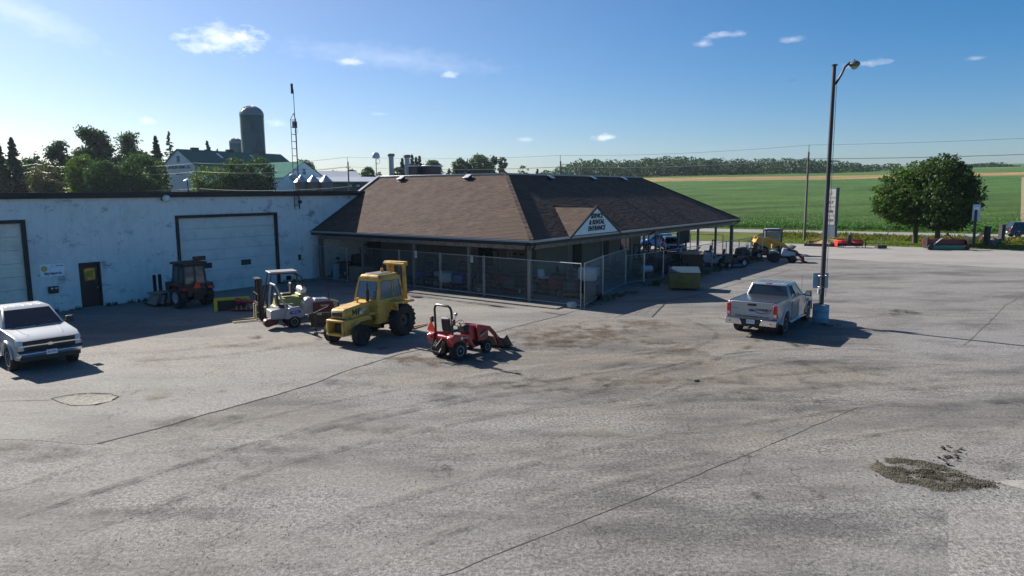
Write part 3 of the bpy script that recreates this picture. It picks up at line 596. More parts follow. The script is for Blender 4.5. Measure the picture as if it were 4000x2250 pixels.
# shingles
def tab(wd, ex): return ([(0, 0, .014), (wd-.008, 0, .014), (wd-.008, ex*1.02, .004), (0, ex*1.02, .004), (0, 0, -.004), (wd-.008, 0, -.004)], [(0,1,2,3), (4,5,1,0), (4,0,3), (1,5,2)])
HIPS = []
def slope(A, du, dn, width_at, nrun, lo_clip, hi_clip, keep, EX=.135, TWD=.31):
    """A: eave start; du: unit along eave; dn: up-slope plan direction; yields placed tab corner lists"""
    up = (dn + Z*RP).normalized(); nn = du.cross(up).normalized()
    if nn.z < 0: nn = -nn
    rows = int(nrun/math.cos(math.atan(RP))/EX); out = []
    for r in range(rows):
        s0 = r*EX; pl = s0*math.cos(math.atan(RP)); lo, hi = lo_clip(pl), hi_clip(pl)
        x = lo - random.random()*0 - (TWD/2 if r % 2 else 0) + random.uniform(-.03, .03)
        while x < hi:
            a, b_ = max(x, lo), min(x+TWD*random.choice((1, 1, .62, 1.35)), hi)
            nx_ = b_ if b_ > x else x+TWD
            if b_-a > .03:
                lift = random.uniform(0, .006); vs, fs = tab(b_-a, EX)
                P = A + du*a + up*s0
                if keep(P + du*(b_-a)/2): out.append((P, [tuple(P + du*q[0] + up*q[1] + nn*(q[2]+lift)) for q in vs], fs))
            x = max(nx_, x+.1)
    return out
lu, lv = Vector((1, 0, 0)), Vector((0, -1, 0))   # local along u / along v
DM = 6.5; DH = 2.83; DP = DH*RP+EZ; DRUN = (DP-EZ)/RP
def in_dormer(P):   # hide main-roof tabs under the dormer
    return abs(P.x-DM) < (DH - P.y - .02) and P.y < DRUN
front = slope(SL(0, 0, EZ), -lv, lu, None, RUN, lambda p: p, lambda p: -VL+.2, lambda P: True)
right = slope(SL(0, 0, EZ), lu, -lv, None, RUN, lambda p: p, lambda p: UL-p, lambda P: not in_dormer(P))
# dormer slopes
rv = -lv
dA = []
for sgn in (-1, 1):
    # eave edge runs up from the fascia to the valley; rows parallel to the dormer ridge
    upd = (lu*(-sgn) + Z*RP).normalized(); A = SL(DM+sgn*(DH+.12), .14, EZ-.12*RP); nn = upd.cross(rv)*(-sgn); nn = nn if nn.z > 0 else -nn
    nrow = int((DH+.12)/math.cos(math.atan(RP))/.135)
    for r in range(nrow):
        s0 = r*.135; pl = s0*math.cos(math.atan(RP)); ln = pl+.14+.02; x = -(.15 if r % 2 else 0)
        while x < ln:
            a, b_ = max(0, x), min(x+.31, ln)
            if b_-a > .03:
                vs, fs = tab(b_-a, .135); P = A + rv*a + upd*s0; lift = random.uniform(0, .006)
                dA.append((P, [tuple(P + rv*q[0] + upd*q[1] + nn*(q[2]+lift)) for q in vs], fs))
            x += .31
allt = front + right + dA
corner = SL(0, 0, EZ)
allt.sort(key=lambda q: (q[0]-corner).length)
rest = MB()
for i, (P, vs, fs) in enumerate(allt):
    if i < 300:
        g = MB(); g.v = [tuple(Vector(v)-P) for v in vs]; g.f = fs; o = g.build('shingle', SHG, sb, smooth=0); o.location = P
    else: rest.add(vs, fs)
tag(rest.build('shingle', SHG, sb, smooth=0), None, kind='stuff'); print('shingles', len(allt))
# dormer body
s = MB(); s.add([SL(DM-DH, .1, EZ-.02), SL(DM+DH, .1, EZ-.02), SL(DM, .1, DP-.03), SL(DM-DH, 0, EZ-.02), SL(DM+DH, 0, EZ-.02), SL(DM, -DRUN, DP-.03)], [(0,1,2), (3,5,4), (0,3,4,1), (1,4,5,2), (0,2,5,3)]); s.build('dormer_deck', SHB, sb, smooth=0)
SIDE = mat('white_siding', (.82, .86, .86), .6, 0, .06, 3, dirt=(.3, .3, .28), damt=.3); npl = 26
for k in range(npl):
    x0 = -DH+.1 + (2*DH-.2)*k/npl; x1 = -DH+.1 + (2*DH-.2)*(k+1)/npl - .014; h0, h1 = (DH-abs(x0))*RP, (DH-abs(x1))*RP
    g = MB(); pts = [(x0, EZ+.02), (x1, EZ+.02), (x1, EZ+h1-.03), (x0, EZ+h0-.03)]
    if x0 < 0 < x1: pts = pts[:3] + [(0, EZ+DH*RP-.04)] + pts[3:]
    g.poly([SL(DM+a, .16, z) for a, z in pts], .05, (0, -1, 0)); g.build('siding_plank', SIDE, sb, smooth=0)
for sgn in (-1, 1):
    g = MB(); a = SL(DM+sgn*(DH+.16), .2, EZ-.08); b_ = SL(DM, .2, DP+.06); g.hexa([a+Z*-.1, b_+Z*-.14, b_+Z*-.14+Vector((0, .1, 0)), a+Z*-.1+Vector((0, .1, 0))], [a+Z*.04, b_+Z*.03, b_+Z*.03+Vector((0, .1, 0)), a+Z*.04+Vector((0, .1, 0))]); g.build('barge_board', FASC, sb, smooth=0)
for i, ln in enumerate(('SERVICE', '& RENTAL', 'ENTRANCE')):
    text('lettering', ln, .38, BLUEBLK, sb, frame(SL(DM-.02, .175, EZ+1.03-.355*i), (1, 0, 0), (0, 0, 1)), .012, sx=1.02, shear=.2, bold=.011)
# ridge and hip caps
CAP = mat('ridge_cap', (.2, .15, .13), .9, 0, .3, 5, .4)
def capline(a, b_, mt, w_=.17, th=.03, name='ridge_cap', n=None):
    n = n or int((b_-a).length/.3); dd = (b_-a)/n; rz = math.atan2(dd.y, dd.x); pit = math.atan2(dd.z, math.hypot(dd.x, dd.y)); g = MB()
    for i in range(n):
        c = a + dd*(i+.5); g.box(c+Z*(.02+.006*(i % 2)), (dd.length*1.08, w_*2, th), rz, ry=-pit+.02)
    return g.build(name, mt, sb, smooth=0)
capline(SL(0, 0, EZ+.01), SL(RUN, -RUN, TZ+.01), SHG, .13); capline(SL(UL, 0, EZ+.01), SL(UL-RUN, -RUN, TZ+.01), SHG, .13)
capline(SL(DM, .12, DP+.01), SL(DM, -DRUN, DP+.01), SHG, .11)
# metal edge flashing round the flat top and down the open left end
g = MB(); q = [SL(RUN, -RUN, TZ+.05), SL(UL-RUN, -RUN, TZ+.05)]
g.box(SL(UL/2, -RUN, TZ+.06), (UL-2*RUN, .16, .1)); g.box(SL(RUN, (VL-RUN)/2, TZ+.06), (.16, -VL-RUN, .1)); g.box(SL(UL/2, (VL-RUN)/2, TZ+.02), (UL-2*RUN, -VL-RUN, .06))
g.build('flat_roof_flashing', GUT, sb, bev=.01)
a, b_ = SL(4.3, VL-.3, EZ+4.3*RP+.05), SL(RUN, VL-.3, TZ+.08); g = MB(); g.hexa([a+Vector((0, -.12, -.1)), b_+Vector((0, -.12, -.1)), b_+Vector((0, .12, -.1)), a+Vector((0, .12, -.1))], [a+Vector((0, -.12, .06)), b_+Vector((0, -.12, .06)), b_+Vector((0, .12, .06)), a+Vector((0, .12, .06))]); g.build('edge_flashing', GUT, sb, smooth=0)
# fascia, gutters
g = MB(); g.box(SL(-.03, VL/2, EZ-.15), (.05, -VL+.02, .3)); g.box(SL(UL/2, .03, EZ-.15), (UL+.1, .05, .3)); g.box(SL(UL+.03, VL/2, EZ-.15), (.05, -VL, .3)); g.build('fascia', FASC, sb)
g = MB(); 
for c, d in ((SL(-.12, VL/2+.1, EZ-.03), (.13, -VL-.2+.34, .022)), (SL(UL/2-.05, .12, EZ-.035), (UL+.3, .13, .022))): g.box(c, d)
g.box(SL(-.185, VL/2+.1, EZ-.07), (.012, -VL+.14, .1)); g.box(SL(UL/2-.05, .185, EZ-.075), (UL+.3, .012, .1)); g.build('gutter', GUT, sb)
def downspout(x, y, dx, dy, z0=0):
    g = MB(); g.tube([(x, y, EZ-.1), (x, y, EZ-.28), (x+dx*.9, y+dy*.9, EZ-.5), (x+dx, y+dy, EZ-.62), (x+dx, y+dy, z0+.1)], .045, 6); g.build('downspout', FASC, sb)
# beams and posts
PF = .45
g = MB(); g.box(SL(PF, VL/2-.0, EZ-.42), (.2, -VL-.9, .26)); g.box(SL(UL/2, -PF, EZ-.423), (UL-.9, .2, .26)); g.box(SL(UL-PF, VL/2, EZ-.42), (.2, -VL-.9, .26)); g.box(SL(UL/2, VL+.5, EZ-.425), (UL-19, .2, .24), 0); g.build('beam', BEAM, sb, bev=.008)
pm = MB(); pm.box((0, 0, (EZ-.55)/2), (.15, .15, EZ-.55)); pmesh = pm.mesh('post', WOODP)
pc_ = MB(); pc_.box((0, 0, (EZ-.55)/2), (.24, .24, EZ-.55)); pcm = pc_.mesh('post', WOODP)
def post(u, v, big=False):
    o = bpy.data.objects.new('post', pcm if big else pmesh); col.objects.link(o); o.parent = sb; o.location = SL(u, v, 0); return o
post(PF, -PF, True); post(UL-PF, -PF, True)
for x in (1180, 1042, 913): post(PF, FP(x, 650, PF)[0])
post(PF, VL+.35, True)
for k in range(1, 8): post(PF + (UL-2*PF)*k/8, -PF)
for k in range(1, 4): post(UL-PF, -PF - 4.2*k)
for u in (22, 26): post(u, -9.0)
downspout(SL(0,0,0).x-.12, .25, .42, .3); downspout(.25, -.12, .35, .42); downspout(UL-.2, -.14, -.2, .5); downspout(14.5, -.14, .0, .45)
# porch walls
FU, RV, RE = 4.6, -3.0, 18.8
g = MB(); g.box(SL(FU+.1, (RV+VL)/2, 1.55), (.2, -VL+RV, 3.1)); g.box(SL((FU+RE)/2, RV-.1, 1.55), (RE-FU, .2, 3.1)); g.box(SL(RE-.1, (RV-12)/2, 1.55), (.2, 9, 3.1)); g.build('wall', BEIGE, sb)
g = MB(); g.box(SL((UL+1)/2-1, (VL+2.2)/2, .035), (UL+1, -VL+2.2, .07)); tag(g.build('porch_floor', asphalt('porch_concrete', (.2, .2, .195), (.2, .18, .15), (.1, .1, .1), 31, True, .6), sb), None)
def pdoor(v, z1=2.25, w_=.95):
    g = MB(); g.box(SL(FU-.03, v, z1/2+.05), (.06, w_, z1)); d = g.build('door', mat('dark_door', (.012, .01, .01), .6), sb, bev=.006); g = MB(); g.sphere(SL(FU-.09, v+.35, 1.05), .035); g.build('handle', STEEL, d)
for x in (1222, 943): pdoor(FP(x, 640, FU)[0], 2.35, 1.1 if x > 1000 else 1.4)
v_ = FP(1283, 640, FU)[0]
for z in (2.42, 1.95): 
    g = MB(); g.box(SL(FU-.03, v_, z), (.03, .38, .36)); p = g.build('notice_board', mat('notice_tan', (.36, .34, .28), .6), sb)
    for q in range(3): g = MB(); g.box(SL(FU-.048, v_, z+.1-.1*q), (.006, .2, .04)); g.build('notice_print', BLUEBLK, p)
for x, wd in ((1313, .3), (1296, .24)): g = MB(); g.box(SL(FU-.03, FP(x, 640, FU)[0], 2.0), (.03, wd, .1)); g.build('wall_plate', BLUEBLK, sb)
for u in (9.5, 13.2): g = MB(); g.box(SL(u, RV+.03, 1.2), (1.0, .06, 2.3)); g.build('door', mat('dark_door', (.012, .01, .01)), sb)
g = MB(); g.box(SL(16.2, RV+.03, 1.9), (1.4, .05, .9)); g.build('window', glass('dark_glass'), sb)
# dark hanging board under the far eave
g = MB(); g.box(SL(22.6, -1.2, 2.2), (2.4, .06, 1.15)); g.cyl(SL(21.6, -1.2, 2.7), SL(21.6, -1.2, 3.0), .02); g.cyl(SL(23.6, -1.2, 2.7), SL(23.6, -1.2, 3.0), .02); g.build('hanging_board', mat('dark_board', (.03, .032, .03), .7), sb)
# roof vents
VENT = mat('vent_metal', (.55, .57, .6), .4, .4, .1, 3)
def vent(P, dn, du):
    g = MB(); up = (dn + Z*RP).normalized(); nn = du.cross(up); nn = nn if nn.z > 0 else -nn
    M_ = Matrix((du, up, nn)).transposed().to_4x4(); M_.translation = P
    g.box((0, 0, .02), (.62, .62, .03), M=M_); g.box((0, .03, .12), (.36, .36, .2), M=M_); 
    o = g.build('roof_vent', DSTEEL, sb); h = MB(); h.box((0, 0, .23), (.46, .46, .04), M=M_); h.build('vent_cap', VENT, o, bev=.015)
for x, y in ((1011, 452), (1178, 448)):
    z = TZ-.25; u = RUN-.45; vent(SL(u, FP(x, y, u)[0], EZ+u*RP), lu, -lv)
for x, y in ((1383, 449), (1490, 451), (1568, 451)):
    v = -(RUN-.5); vent(SL(WP(x, y, v)[0], v, EZ-v*RP), -lv, lu)
# units on the flat roof
def top(x, dist):                       # u fixed at dist, v from picture x
    return FP(x, 440, dist)[0]
for x, d, h, lb in ((985, 9.5, 1.75, 1), (1025, 9.5, 1.6, 1)):
    v = top(x, d); g = MB(); g.cyl(SL(d, v, TZ), SL(d, v, TZ+h), .2, n=16); o = g.build('flue_pipe', GUT, sb); g = MB(); g.cyl(SL(d, v, TZ+h-.05), SL(d, v, TZ+h+.08), .28, n=16); g.cyl(SL(d, v, TZ+h+.08), SL(d, v, TZ+h+.16), .3, .24, n=16); g.build('flue_cap', mat('rusty_cap', (.22, .17, .14), .8), o)
for x0, x1, d in ((1036, 1062, 10), (1064, 1097, 10.5)):
    a, b_ = top(x0, d), top(x1, d); g = MB(); g.box(SL(d, (a+b_)/2, TZ+.42), (1.1, abs(b_-a), .85)); o = g.build('rooftop_unit', mat('unit_brown', (.06, .045, .04), .6), sb, bev=.03)
    g = MB(); g.box(SL(d, (a+b_)/2, TZ+.9), (1.3, abs(b_-a)+.15, .08)); g.build('unit_cover', VENT, o, bev=.03)
d = 7.2; v = top(947, d)
zz = ZA(948, 393, L(d, v)); g = MB(); g.cyl(SL(d, v, TZ-.3), SL(d, v, zz-.2), .035, n=8); o = g.build('antenna_mast', GUT, sb)
g = MB(); g.lathe([(.0, .3), (.14, .28), (.25, .18), (.3, 0), (.3, -.14), (.1, -.17), (0, -.17)], 20, 'z', SL(d, v, zz)); g.build('radome', mat('radome_white', (.5, .53, .56), .4), o)
g = MB(); g.tube([SL(d, v, zz-.38)+Vector((.2*math.cos(i*.5), -.2+.2*math.sin(i*.5)*0, .2*math.sin(i*.5))) for i in range(13)], .016, 5, True); g.build('antenna_ring', DSTEEL, o)
# ================================================================== vehicle helpers
def tread(s, r, w_, n, h, skew=.5):
    for i in range(n):
        for sg in (-1, 1):
            a = 2*math.pi*(i+(0 if sg > 0 else .5))/n; M_ = Matrix.Rotation(-a, 4, 'Y') @ Matrix.Translation((0, sg*w_*.23, r-h*.2)) @ Matrix.Rotation(sg*skew, 4, 'Z')
            s.box((0, 0, 0), (2*math.pi*r/n*.42, w_*.52, h), M=M_)
def wheel(par, x, y, r, w_, rr, rim, lugs=0, spokes=6, lh=.03, dish=.3, name='wheel'):
    sg = 1 if y > 0 else -1; s = MB()
    s.lathe([(rr, -w_*.42), (r*.9, -w_*.5), (r*.985, -w_*.4), (r, -w_*.2), (r, w_*.2), (r*.985, w_*.4), (r*.9, w_*.5), (rr, w_*.42), (rr*.97, 0)], 28, 'y')
    if lugs: tread(s, r, w_, lugs, lh)
    o = s.build(name, RUBBER, par, (x, y, r), smooth=30)
    s = MB(); s.lathe([(rr*1.02, w_*.44*sg), (rr*.93, w_*.44*sg), (rr*.86, w_*.3*sg)] + ([(rr*.7, w_*dish*.6*sg), (0, w_*dish*.6*sg)] if not spokes else [(rr*.84, w_*.05*sg), (rr*.9, w_*.0*sg)]), 24, 'y', cap=False)
    s.cyl((0, w_*.2*sg, 0), (0, w_*.42*sg, 0), rr*.2, n=12)
    for k in range(spokes):
        a = 2*math.pi*k/spokes; s.box((math.cos(a)*rr*.52, w_*.34*sg, math.sin(a)*rr*.52), (rr*.72, w_*.09, rr*.2), ry=-a)
    s.build('rim', rim, o, smooth=30); s = MB()
    s.lathe([(rr*.84, w_*.1*sg), (0, w_*.1*sg)], 20, 'y')
    s.build('hub_shadow_gap', BLACK, o); return o
def arch(cx, r, z0, n=9):      # points over a wheel arch, from rear to front
    a0 = math.asin(max(-1, min(1, (z0-.42)/r))) if 0 else 0
    return [(cx - r*math.cos(math.pi*i/n), z0 + r*math.sin(math.pi*i/n)*.98) for i in range(n+1)]
def bil(q, u, v): return (q[0]*(1-u)+q[1]*u)*(1-v) + (q[3]*(1-u)+q[2]*u)*v
def pane(par, q, l, r, b_, t_, mt, name='window', off=.006, th=.012, bev=0, gk=.011):
    q = [Vector(p) for p in q]; n = (q[1]-q[0]).cross(q[3]-q[0]).normalized(); s = MB()
    pts = [bil(q, l, b_)+n*off, bil(q, 1-r, b_)+n*off, bil(q, 1-r, 1-t_)+n*off, bil(q, l, 1-t_)+n*off]
    s.poly(pts, th, n); o = s.build(name, mt, par, smooth=0, bev=bev)
    g = MB(); g.tube([p+n*.004 for p in pts], gk, 4, True); g.build('window_seal', BLACK, par)
    return o
GLS = glass('car_glass', (.018, .024, .03), rough=.03)
def paint(name, c, metal=.0, rough=.32, coat=.6, dirt=(.25, .22, .18), damt=.12): return mat(name, c, rough, metal, .03, 2, coat=coat, dirt=dirt, damt=damt, dscale=2.5)
SILV = paint('silver_paint', (.36, .39, .43), .55, .32, .8); WPNT = paint('white_car_paint', (.47, .49, .51), .15, .35, .8)
REDL = mat('tail_light_red', (.5, .008, .015), .15, 0, .1, 4, coat=.8); CLR = mat('lamp_lens', (.62, .62, .6), .1, .1, .2, 30, coat=1); AMB = mat('amber_lens', (.85, .28, .04), .2, 0, .1, 4, coat=.8)
PLATE = mat('licence_plate', (.72, .75, .8), .4, 0, .03); PBLU = mat('plate_blue', (.02, .08, .3), .5)
PLAS = mat('dark_plastic', (.02, .021, .023), .6, 0, .2, 8); ALLOY = mat('alloy', (.52, .54, .57), .28, .85, .1, 6)
def pickup(label, loc, rz, pnt, front, seg_len=5.9):
    t = thing('pickup_truck', label, 'pickup truck', loc, rz)
    xr, xf = -1.72, 1.95
    prof = [(-2.9, .58), (-2.3, .5)] + arch(xr, .49, .48) + [(-1.1, .42), (1.35, .42)] + arch(xf, .49, .46) + [(2.55, .42), (2.86, .48), (2.9, .82), (2.84, 1.08), (2.55, 1.2), (1.32, 1.31), (-.86, 1.33), (-.92, 1.41), (-2.9, 1.41), (-2.94, 1.35), (-2.93, .75)]
    def ins(x, z):
        e = .0
        if z > 1.15: e += (z-1.15)*.28
        if z < .7: e += (.7-z)*.12
        if x > 2.2: e += (x-2.2)*.14
        return e
    s = MB(); s.prism(prof, -1.0, 1.0, ins); s.build('body', pnt, t, bev=.022, seg=3)
    s = MB(); s.box((0, 0, .42), (4.9, 1.5, .22)); s.box((xr, 0, .42), (.2, 1.6, .16)); s.box((xf, 0, .42), (.2, 1.6, .16)); s.build('chassis', BLACK, t)
    lo = [Vector(p) for p in ((-.86, -.93, 1.32), (1.38, -.93, 1.29), (1.38, .93, 1.29), (-.86, .93, 1.32))]; hi = [Vector(p) for p in ((-.66, -.72, 1.9), (.58, -.72, 1.9), (.58, .72, 1.9), (-.66, .72, 1.9))]
    s = MB(); s.hexa(lo, hi); cab = s.build('cab', pnt, t, bev=.05, seg=3)
    s = MB()
    for k in range(-2, 3): s.box((-.05, k*.25, 1.905), (.95, .045, .014))
    s.build('roof_rib', pnt, t, bev=.006)
    pane(t, [lo[3], lo[0], hi[0], hi[3]], .05, .05, .08, .14, GLS, 'rear_window', .004)
    pane(t, [lo[1], lo[2], hi[2], hi[1]], .05, .05, .06, .12, GLS, 'windscreen', .004)
    for sg in (-1, 1):
        q = [lo[0], lo[1], hi[1], hi[0]] if sg < 0 else [lo[2], lo[3], hi[3], hi[2]]
        for a, b_ in (((.08, .66), (.37, .1)) if sg < 0 else ((.08, .66), (.37, .1)))if 0 else (((.1, .66), (.37, .17)) if sg < 0 else ((.17, .37), (.66, .1))):
            pane(t, q, a, b_, .08, .14, GLS, 'side_window', .004)
        for x in (-.84, .2, 1.28): s = MB(); s.box((x, sg*.992, .86), (.012, .02, .78)); s.build('door_gap', BLACK, t)
        for x in (-.05, .35): s = MB(); s.box((x+.0, sg*1.01, 1.13), (.16, .03, .035)); s.build('door_handle', pnt, t, bev=.008)
        s = MB(); s.box((1.05, sg*1.17, 1.36), (.12, .24, .24)); s.box((1.05, sg*1.02, 1.3), (.06, .16, .06)); mi = s.build('wing_mirror', PLAS, t, bev=.03)
        s = MB(); s.box((.985, sg*1.17, 1.37), (.01, .18, .18)); s.build('mirror_glass', CHROME, mi)
        for cx in (xr, xf):
            pts = [(cx-.535*math.cos(math.pi*i/12), sg*1.0, .47+.53*math.sin(math.pi*i/12)) for i in range(13)]; s = MB(); s.tube(pts, .035, 6); s.build('wheel_arch_lip', pnt, t)
        s = MB(); s.box((.1, sg*.98, .4), (2.3, .16, .05)); s.build('running_board', CHROME if not front else PLAS, t, bev=.012)
        wheel(t, xr, sg*.87, .4, .27, .25, ALLOY, 0, 6); wheel(t, xf, sg*.87, .4, .27, .25, ALLOY, 0, 6)
    s = MB(); s.cyl((1.2, -.85, 1.3), (1.1, -.87, 2.15), .006, n=4); s.build('aerial', BLACK, t)
    # rear
    s = MB(); s.box((-2.93, 0, 1.06), (.05, 1.66, .7)); tg = s.build('tailgate', pnt, t, bev=.02)
    s = MB(); s.box((-2.965, 0, 1.3), (.04, .34, .09)); s.build('tailgate_handle', PLAS, tg, bev=.01)
    s = MB(); s.box((-2.963, 0, .9), (.012, 1.5, .02), ry=.3); s.build('tailgate_crease', pnt, tg)
    for sg in (-1, 1):
        s = MB(); s.box((-2.9, sg*.905, 1.07), (.16, .17, .5)); li = s.build('tail_light', REDL, t, bev=.02); s = MB(); s.box((-2.985, sg*.905, .92), (.012, .12, .13)); s.build('reversing_lens', CLR, li)
        s = MB(); s.hexa([(-3.1, sg*.34, .5), (-3.1, sg*.98, .5), (-2.9, sg*1.02, .5), (-2.9, sg*.3, .5)], [(-3.12, sg*.42, .74), (-3.12, sg*1.0, .74), (-2.9, sg*1.03, .74), (-2.9, sg*.4, .74)]); s.build('rear_bumper', CHROME, t, bev=.02)
        s = MB(); s.cyl((-3.125, sg*.8, .62), (-3.13, sg*.8, .62), .025, n=8); s.build('parking_sensor', BLACK, t)
    s = MB(); s.box((-2.98, 0, .62), (.16, .8, .2)); s.box((-3.0, 0, .745), (.2, 1.96, .02)); s.build('bumper_step', PLAS, t, bev=.01)
    s = MB(); s.box((-3.068, 0, .64), (.01, .32, .16)); pl = s.build('licence_plate', PLATE, t, bev=.004)
    s = MB(); s.box((-3.1, 0, .42), (.3, .07, .07)); s.sphere((-3.22, 0, .49), .028); s.build('tow_hitch', DSTEEL, t)
    s = MB(); s.box((-2.6, -.5, .36), (.5, .06, .06)); s.build('exhaust_pipe', DSTEEL, t)
    s = MB(); s.box((-1.9, 0, 1.415), (1.96, 1.66, .04)); s.build('bed_cover', mat('bed_cover', (.03, .035, .042), .3, .1, .1), t, bev=.02)
    for sg in (-1, 1): s = MB(); s.box((-1.9, sg*.87, 1.42), (2.0, .07, .03)); s.build('bed_rail', PLAS, t)
    # front
    s = MB(); s.box((2.87, 0, .9), (.06, 1.5, .36)); s.build('grille', mat('grille_black', (.01, .01, .01), .5), t, bev=.02)
    s = MB(); s.hexa([(3.0, -.9, .56), (3.0, .9, .56), (2.8, .96, .56), (2.8, -.96, .56)], [(3.03, -.88, .7), (3.03, .88, .7), (2.8, .96, .7), (2.8, -.96, .7)]); s.build('front_bumper', CHROME, t, bev=.03)
    s = MB(); s.box((2.87, 0, .5), (.1, 1.75, .16)); s.box((2.93, 0, .735), (.12, 1.84, .07)); s.build('bumper_skirt', PLAS, t, bev=.02)
    s = MB(); s.box((2.925, 0, .92), (.035, 1.74, .055)); s.build('grille_bar', CHROME if front else pnt, t, bev=.01)
    for sg in (-1, 1):
        for z, h in ((1.02, .13), (.84, .09)): s = MB(); s.hexa([(2.9, sg*.52, z-h/2), (2.82, sg*.93, z-h/2), (2.7, sg*.95, z-h/2), (2.8, sg*.5, z-h/2)], [(2.895, sg*.52, z+h/2), (2.8, sg*.93, z+h/2), (2.7, sg*.95, z+h/2), (2.8, sg*.5, z+h/2)]); s.build('headlight', CLR, t, bev=.01)
        s = MB(); s.box((2.80, sg*.93, .84), (.1, .03, .09)); s.build('indicator', AMB, t)
    s = MB(); s.box((3.035, 0, .66), (.01, .31, .155)); fp = s.build('front_plate', PLATE, t, bev=.004)
    return t, pl, fp
DRK = mat('print_dark', (.02, .02, .05), .5)
tr, pl, fp = pickup('silver extended cab pickup with black bed cover parked beside the lamp post', (11.19, 29.55, 0), R(54), SILV, False)
def tailtext(body, y, z, size, sx=1.0, x=-2.962, par=tr, mt=DRK, bold=.0, shear=0, name='lettering'):
    return text(name, body, size, mt, par, frame((x, y, z), (0, -1, 0), (0, 0, 1)), .002, sx, shear, bold)
tailtext('www.connectequipment.com', -.02, .835, .115, .98, bold=.003); tailtext('CONNECT', -.46, 1.115, .12, 1.05, bold=.006, shear=.15)
tailtext('EQUIPMENT', -.56, 1.045, .045, 1.0); tailtext('SUPERCREW', .66, 1.13, .04, 1.0)
s = MB(); s.lathe([(0, -.004), (.13, 0), (0, .004)], 24, 'x', (-2.968, 0, 1.08)); o = s.build('oval_badge', PBLU, tr); o.scale.z = .42; o.location.z = 1.08*.58
s = MB(); pts = []
for i in range(15):
    a = R(150+ i*13); pts.append((-2.964, -.44-.33*math.cos(a), 1.09+.115*math.sin(a)))
s.tube(pts, [.004+.011*math.sin(math.pi*i/14) for i in range(15)], 5); s.build('swoosh', DRK, tr)
text('plate_text', 'AN 97742', .1, PBLU, tr, frame((-3.075, 0, .64), (0, -1, 0), (0, 0, 1)), .001, .62, bold=.002)
s = MB(); s.box((-.72, 0, 1.9), (.05, .26, .04)); s.build('brake_light', REDL, tr, bev=.008)
tr2, pl2, fp2 = pickup('white pickup with a chrome front cut off by the left picture edge', (-17.45, 24.5, 0), R(-41), WPNT, True)
text('plate_text', 'AX-16932', .1, PBLU, tr2, frame((3.042, 0, .66), (0, 1, 0), (0, 0, 1)), .001, .62, bold=.002)
s = MB(); s.poly([(2.95, -.17, .9), (2.95, -.07, .9), (2.95, -.055, .875), (2.95, .055, .875), (2.95, .07, .9), (2.95, .17, .9), (2.95, .14, .945), (2.95, .06, .945), (2.95, .045, .97), (2.95, -.045, .97), (2.95, -.06, .945), (2.95, -.14, .945)], .02, (1, 0, 0)); s.build('badge', CHROME, tr2)
for sg in (-1, 1): s = MB(); s.tube([(1.45, sg*.62, 1.295), (2.0, sg*.58, 1.25), (2.55, sg*.5, 1.195)], .018, 6); s.build('bonnet_crease', WPNT, tr2)
s = MB(); s.box((1.42, 0, 1.285), (.16, 1.5, .03)); s.build('wiper_cowl', PLAS, tr2)
for y in (-.35, .35): s = MB(); s.cyl((1.4, y-.3, 1.32), (1.28, y+.2, 1.4), .012, n=5); s.build('wiper', BLACK, tr2)
# passenger cars (simple but shaped)
def car(name, label, cat, loc, rz, pnt, l=4.6, h=1.65, w_=1.86, suv=True, group=None):
    t = thing(name, label, cat, loc, rz, group); hl = l/2; xr, xf = -hl+.85, hl-.9
    prof = [(-hl+.02, .45)] + arch(xr, .37, .38, 8) + arch(xf, .37, .38, 8) + [(hl-.02, .4), (hl, .7), (hl-.12, .85), (hl-1.1, 1.02), (-hl+.3, 1.08), (-hl, .95)]
    s = MB(); s.prism(prof, -w_/2, w_/2, lambda x, z: max(0, (z-.8)*.22) + max(0, (abs(x)-hl+.5)*.2)); s.build('body', pnt, t, bev=.04, seg=3)
    a, b_, c, d = (-hl+.08, -hl+.45, hl-1.05, hl-1.9) if suv else (-hl+.6, -hl+1.3, hl-1.05, hl-2.0)
    lo = [Vector(p) for p in ((a, -.84, 1.03), (c, -.84, 1.0), (c, .84, 1.0), (a, .84, 1.03))]; hi = [Vector(p) for p in ((b_, -.66, h), (d, -.66, h), (d, .66, h), (b_, .66, h))]
    s = MB(); s.hexa(lo, hi); s.build('cabin', pnt, t, bev=.05, seg=3)
    pane(t, [lo[3], lo[0], hi[0], hi[3]], .07, .07, .15, .14, GLS, 'rear_window'); pane(t, [lo[1], lo[2], hi[2], hi[1]], .06, .06, .06, .1, GLS, 'windscreen')
    for q in ([lo[0], lo[1], hi[1], hi[0]], [lo[2], lo[3], hi[3], hi[2]]):
        for u0, u1 in ((.08, .7), (.33, .4), (.63, .1)): pane(t, q, u0, u1, .1, .14, GLS, 'side_window')
    for sg in (-1, 1):
        for x in (xr, xf): wheel(t, x, sg*(w_/2-.12), .34, .22, .22, ALLOY, 0, 5)
        s = MB(); s.box((-hl+.06, sg*.7, .92), (.12, .3, .2)); s.build('tail_light', REDL, t, bev=.02); s = MB(); s.box((hl-.1, sg*.68, .74), (.16, .34, .13)); s.build('headlight', CLR, t, bev=.02)
    s = MB(); s.box((-hl, 0, .62), (.03, .32, .14)); s.build('licence_plate', PLATE, t); s = MB(); s.box((-hl+.02, 0, .45), (.12, 1.6, .16)); s.build('rear_bumper', PLAS, t, bev=.03); s = MB(); s.box((hl-.03, 0, .5), (.08, 1.3, .2)); s.build('grille', PLAS, t, bev=.02)
    return t
p = GP(2566, 600); car('suv', 'dark sport utility vehicle driving on the road at the right edge', 'car', (p.x+2.0, p.y+1.2, .05), R(-12), paint('dark_car_paint', (.01, .014, .02), .2, .2), 4.9, 1.8, 1.95)
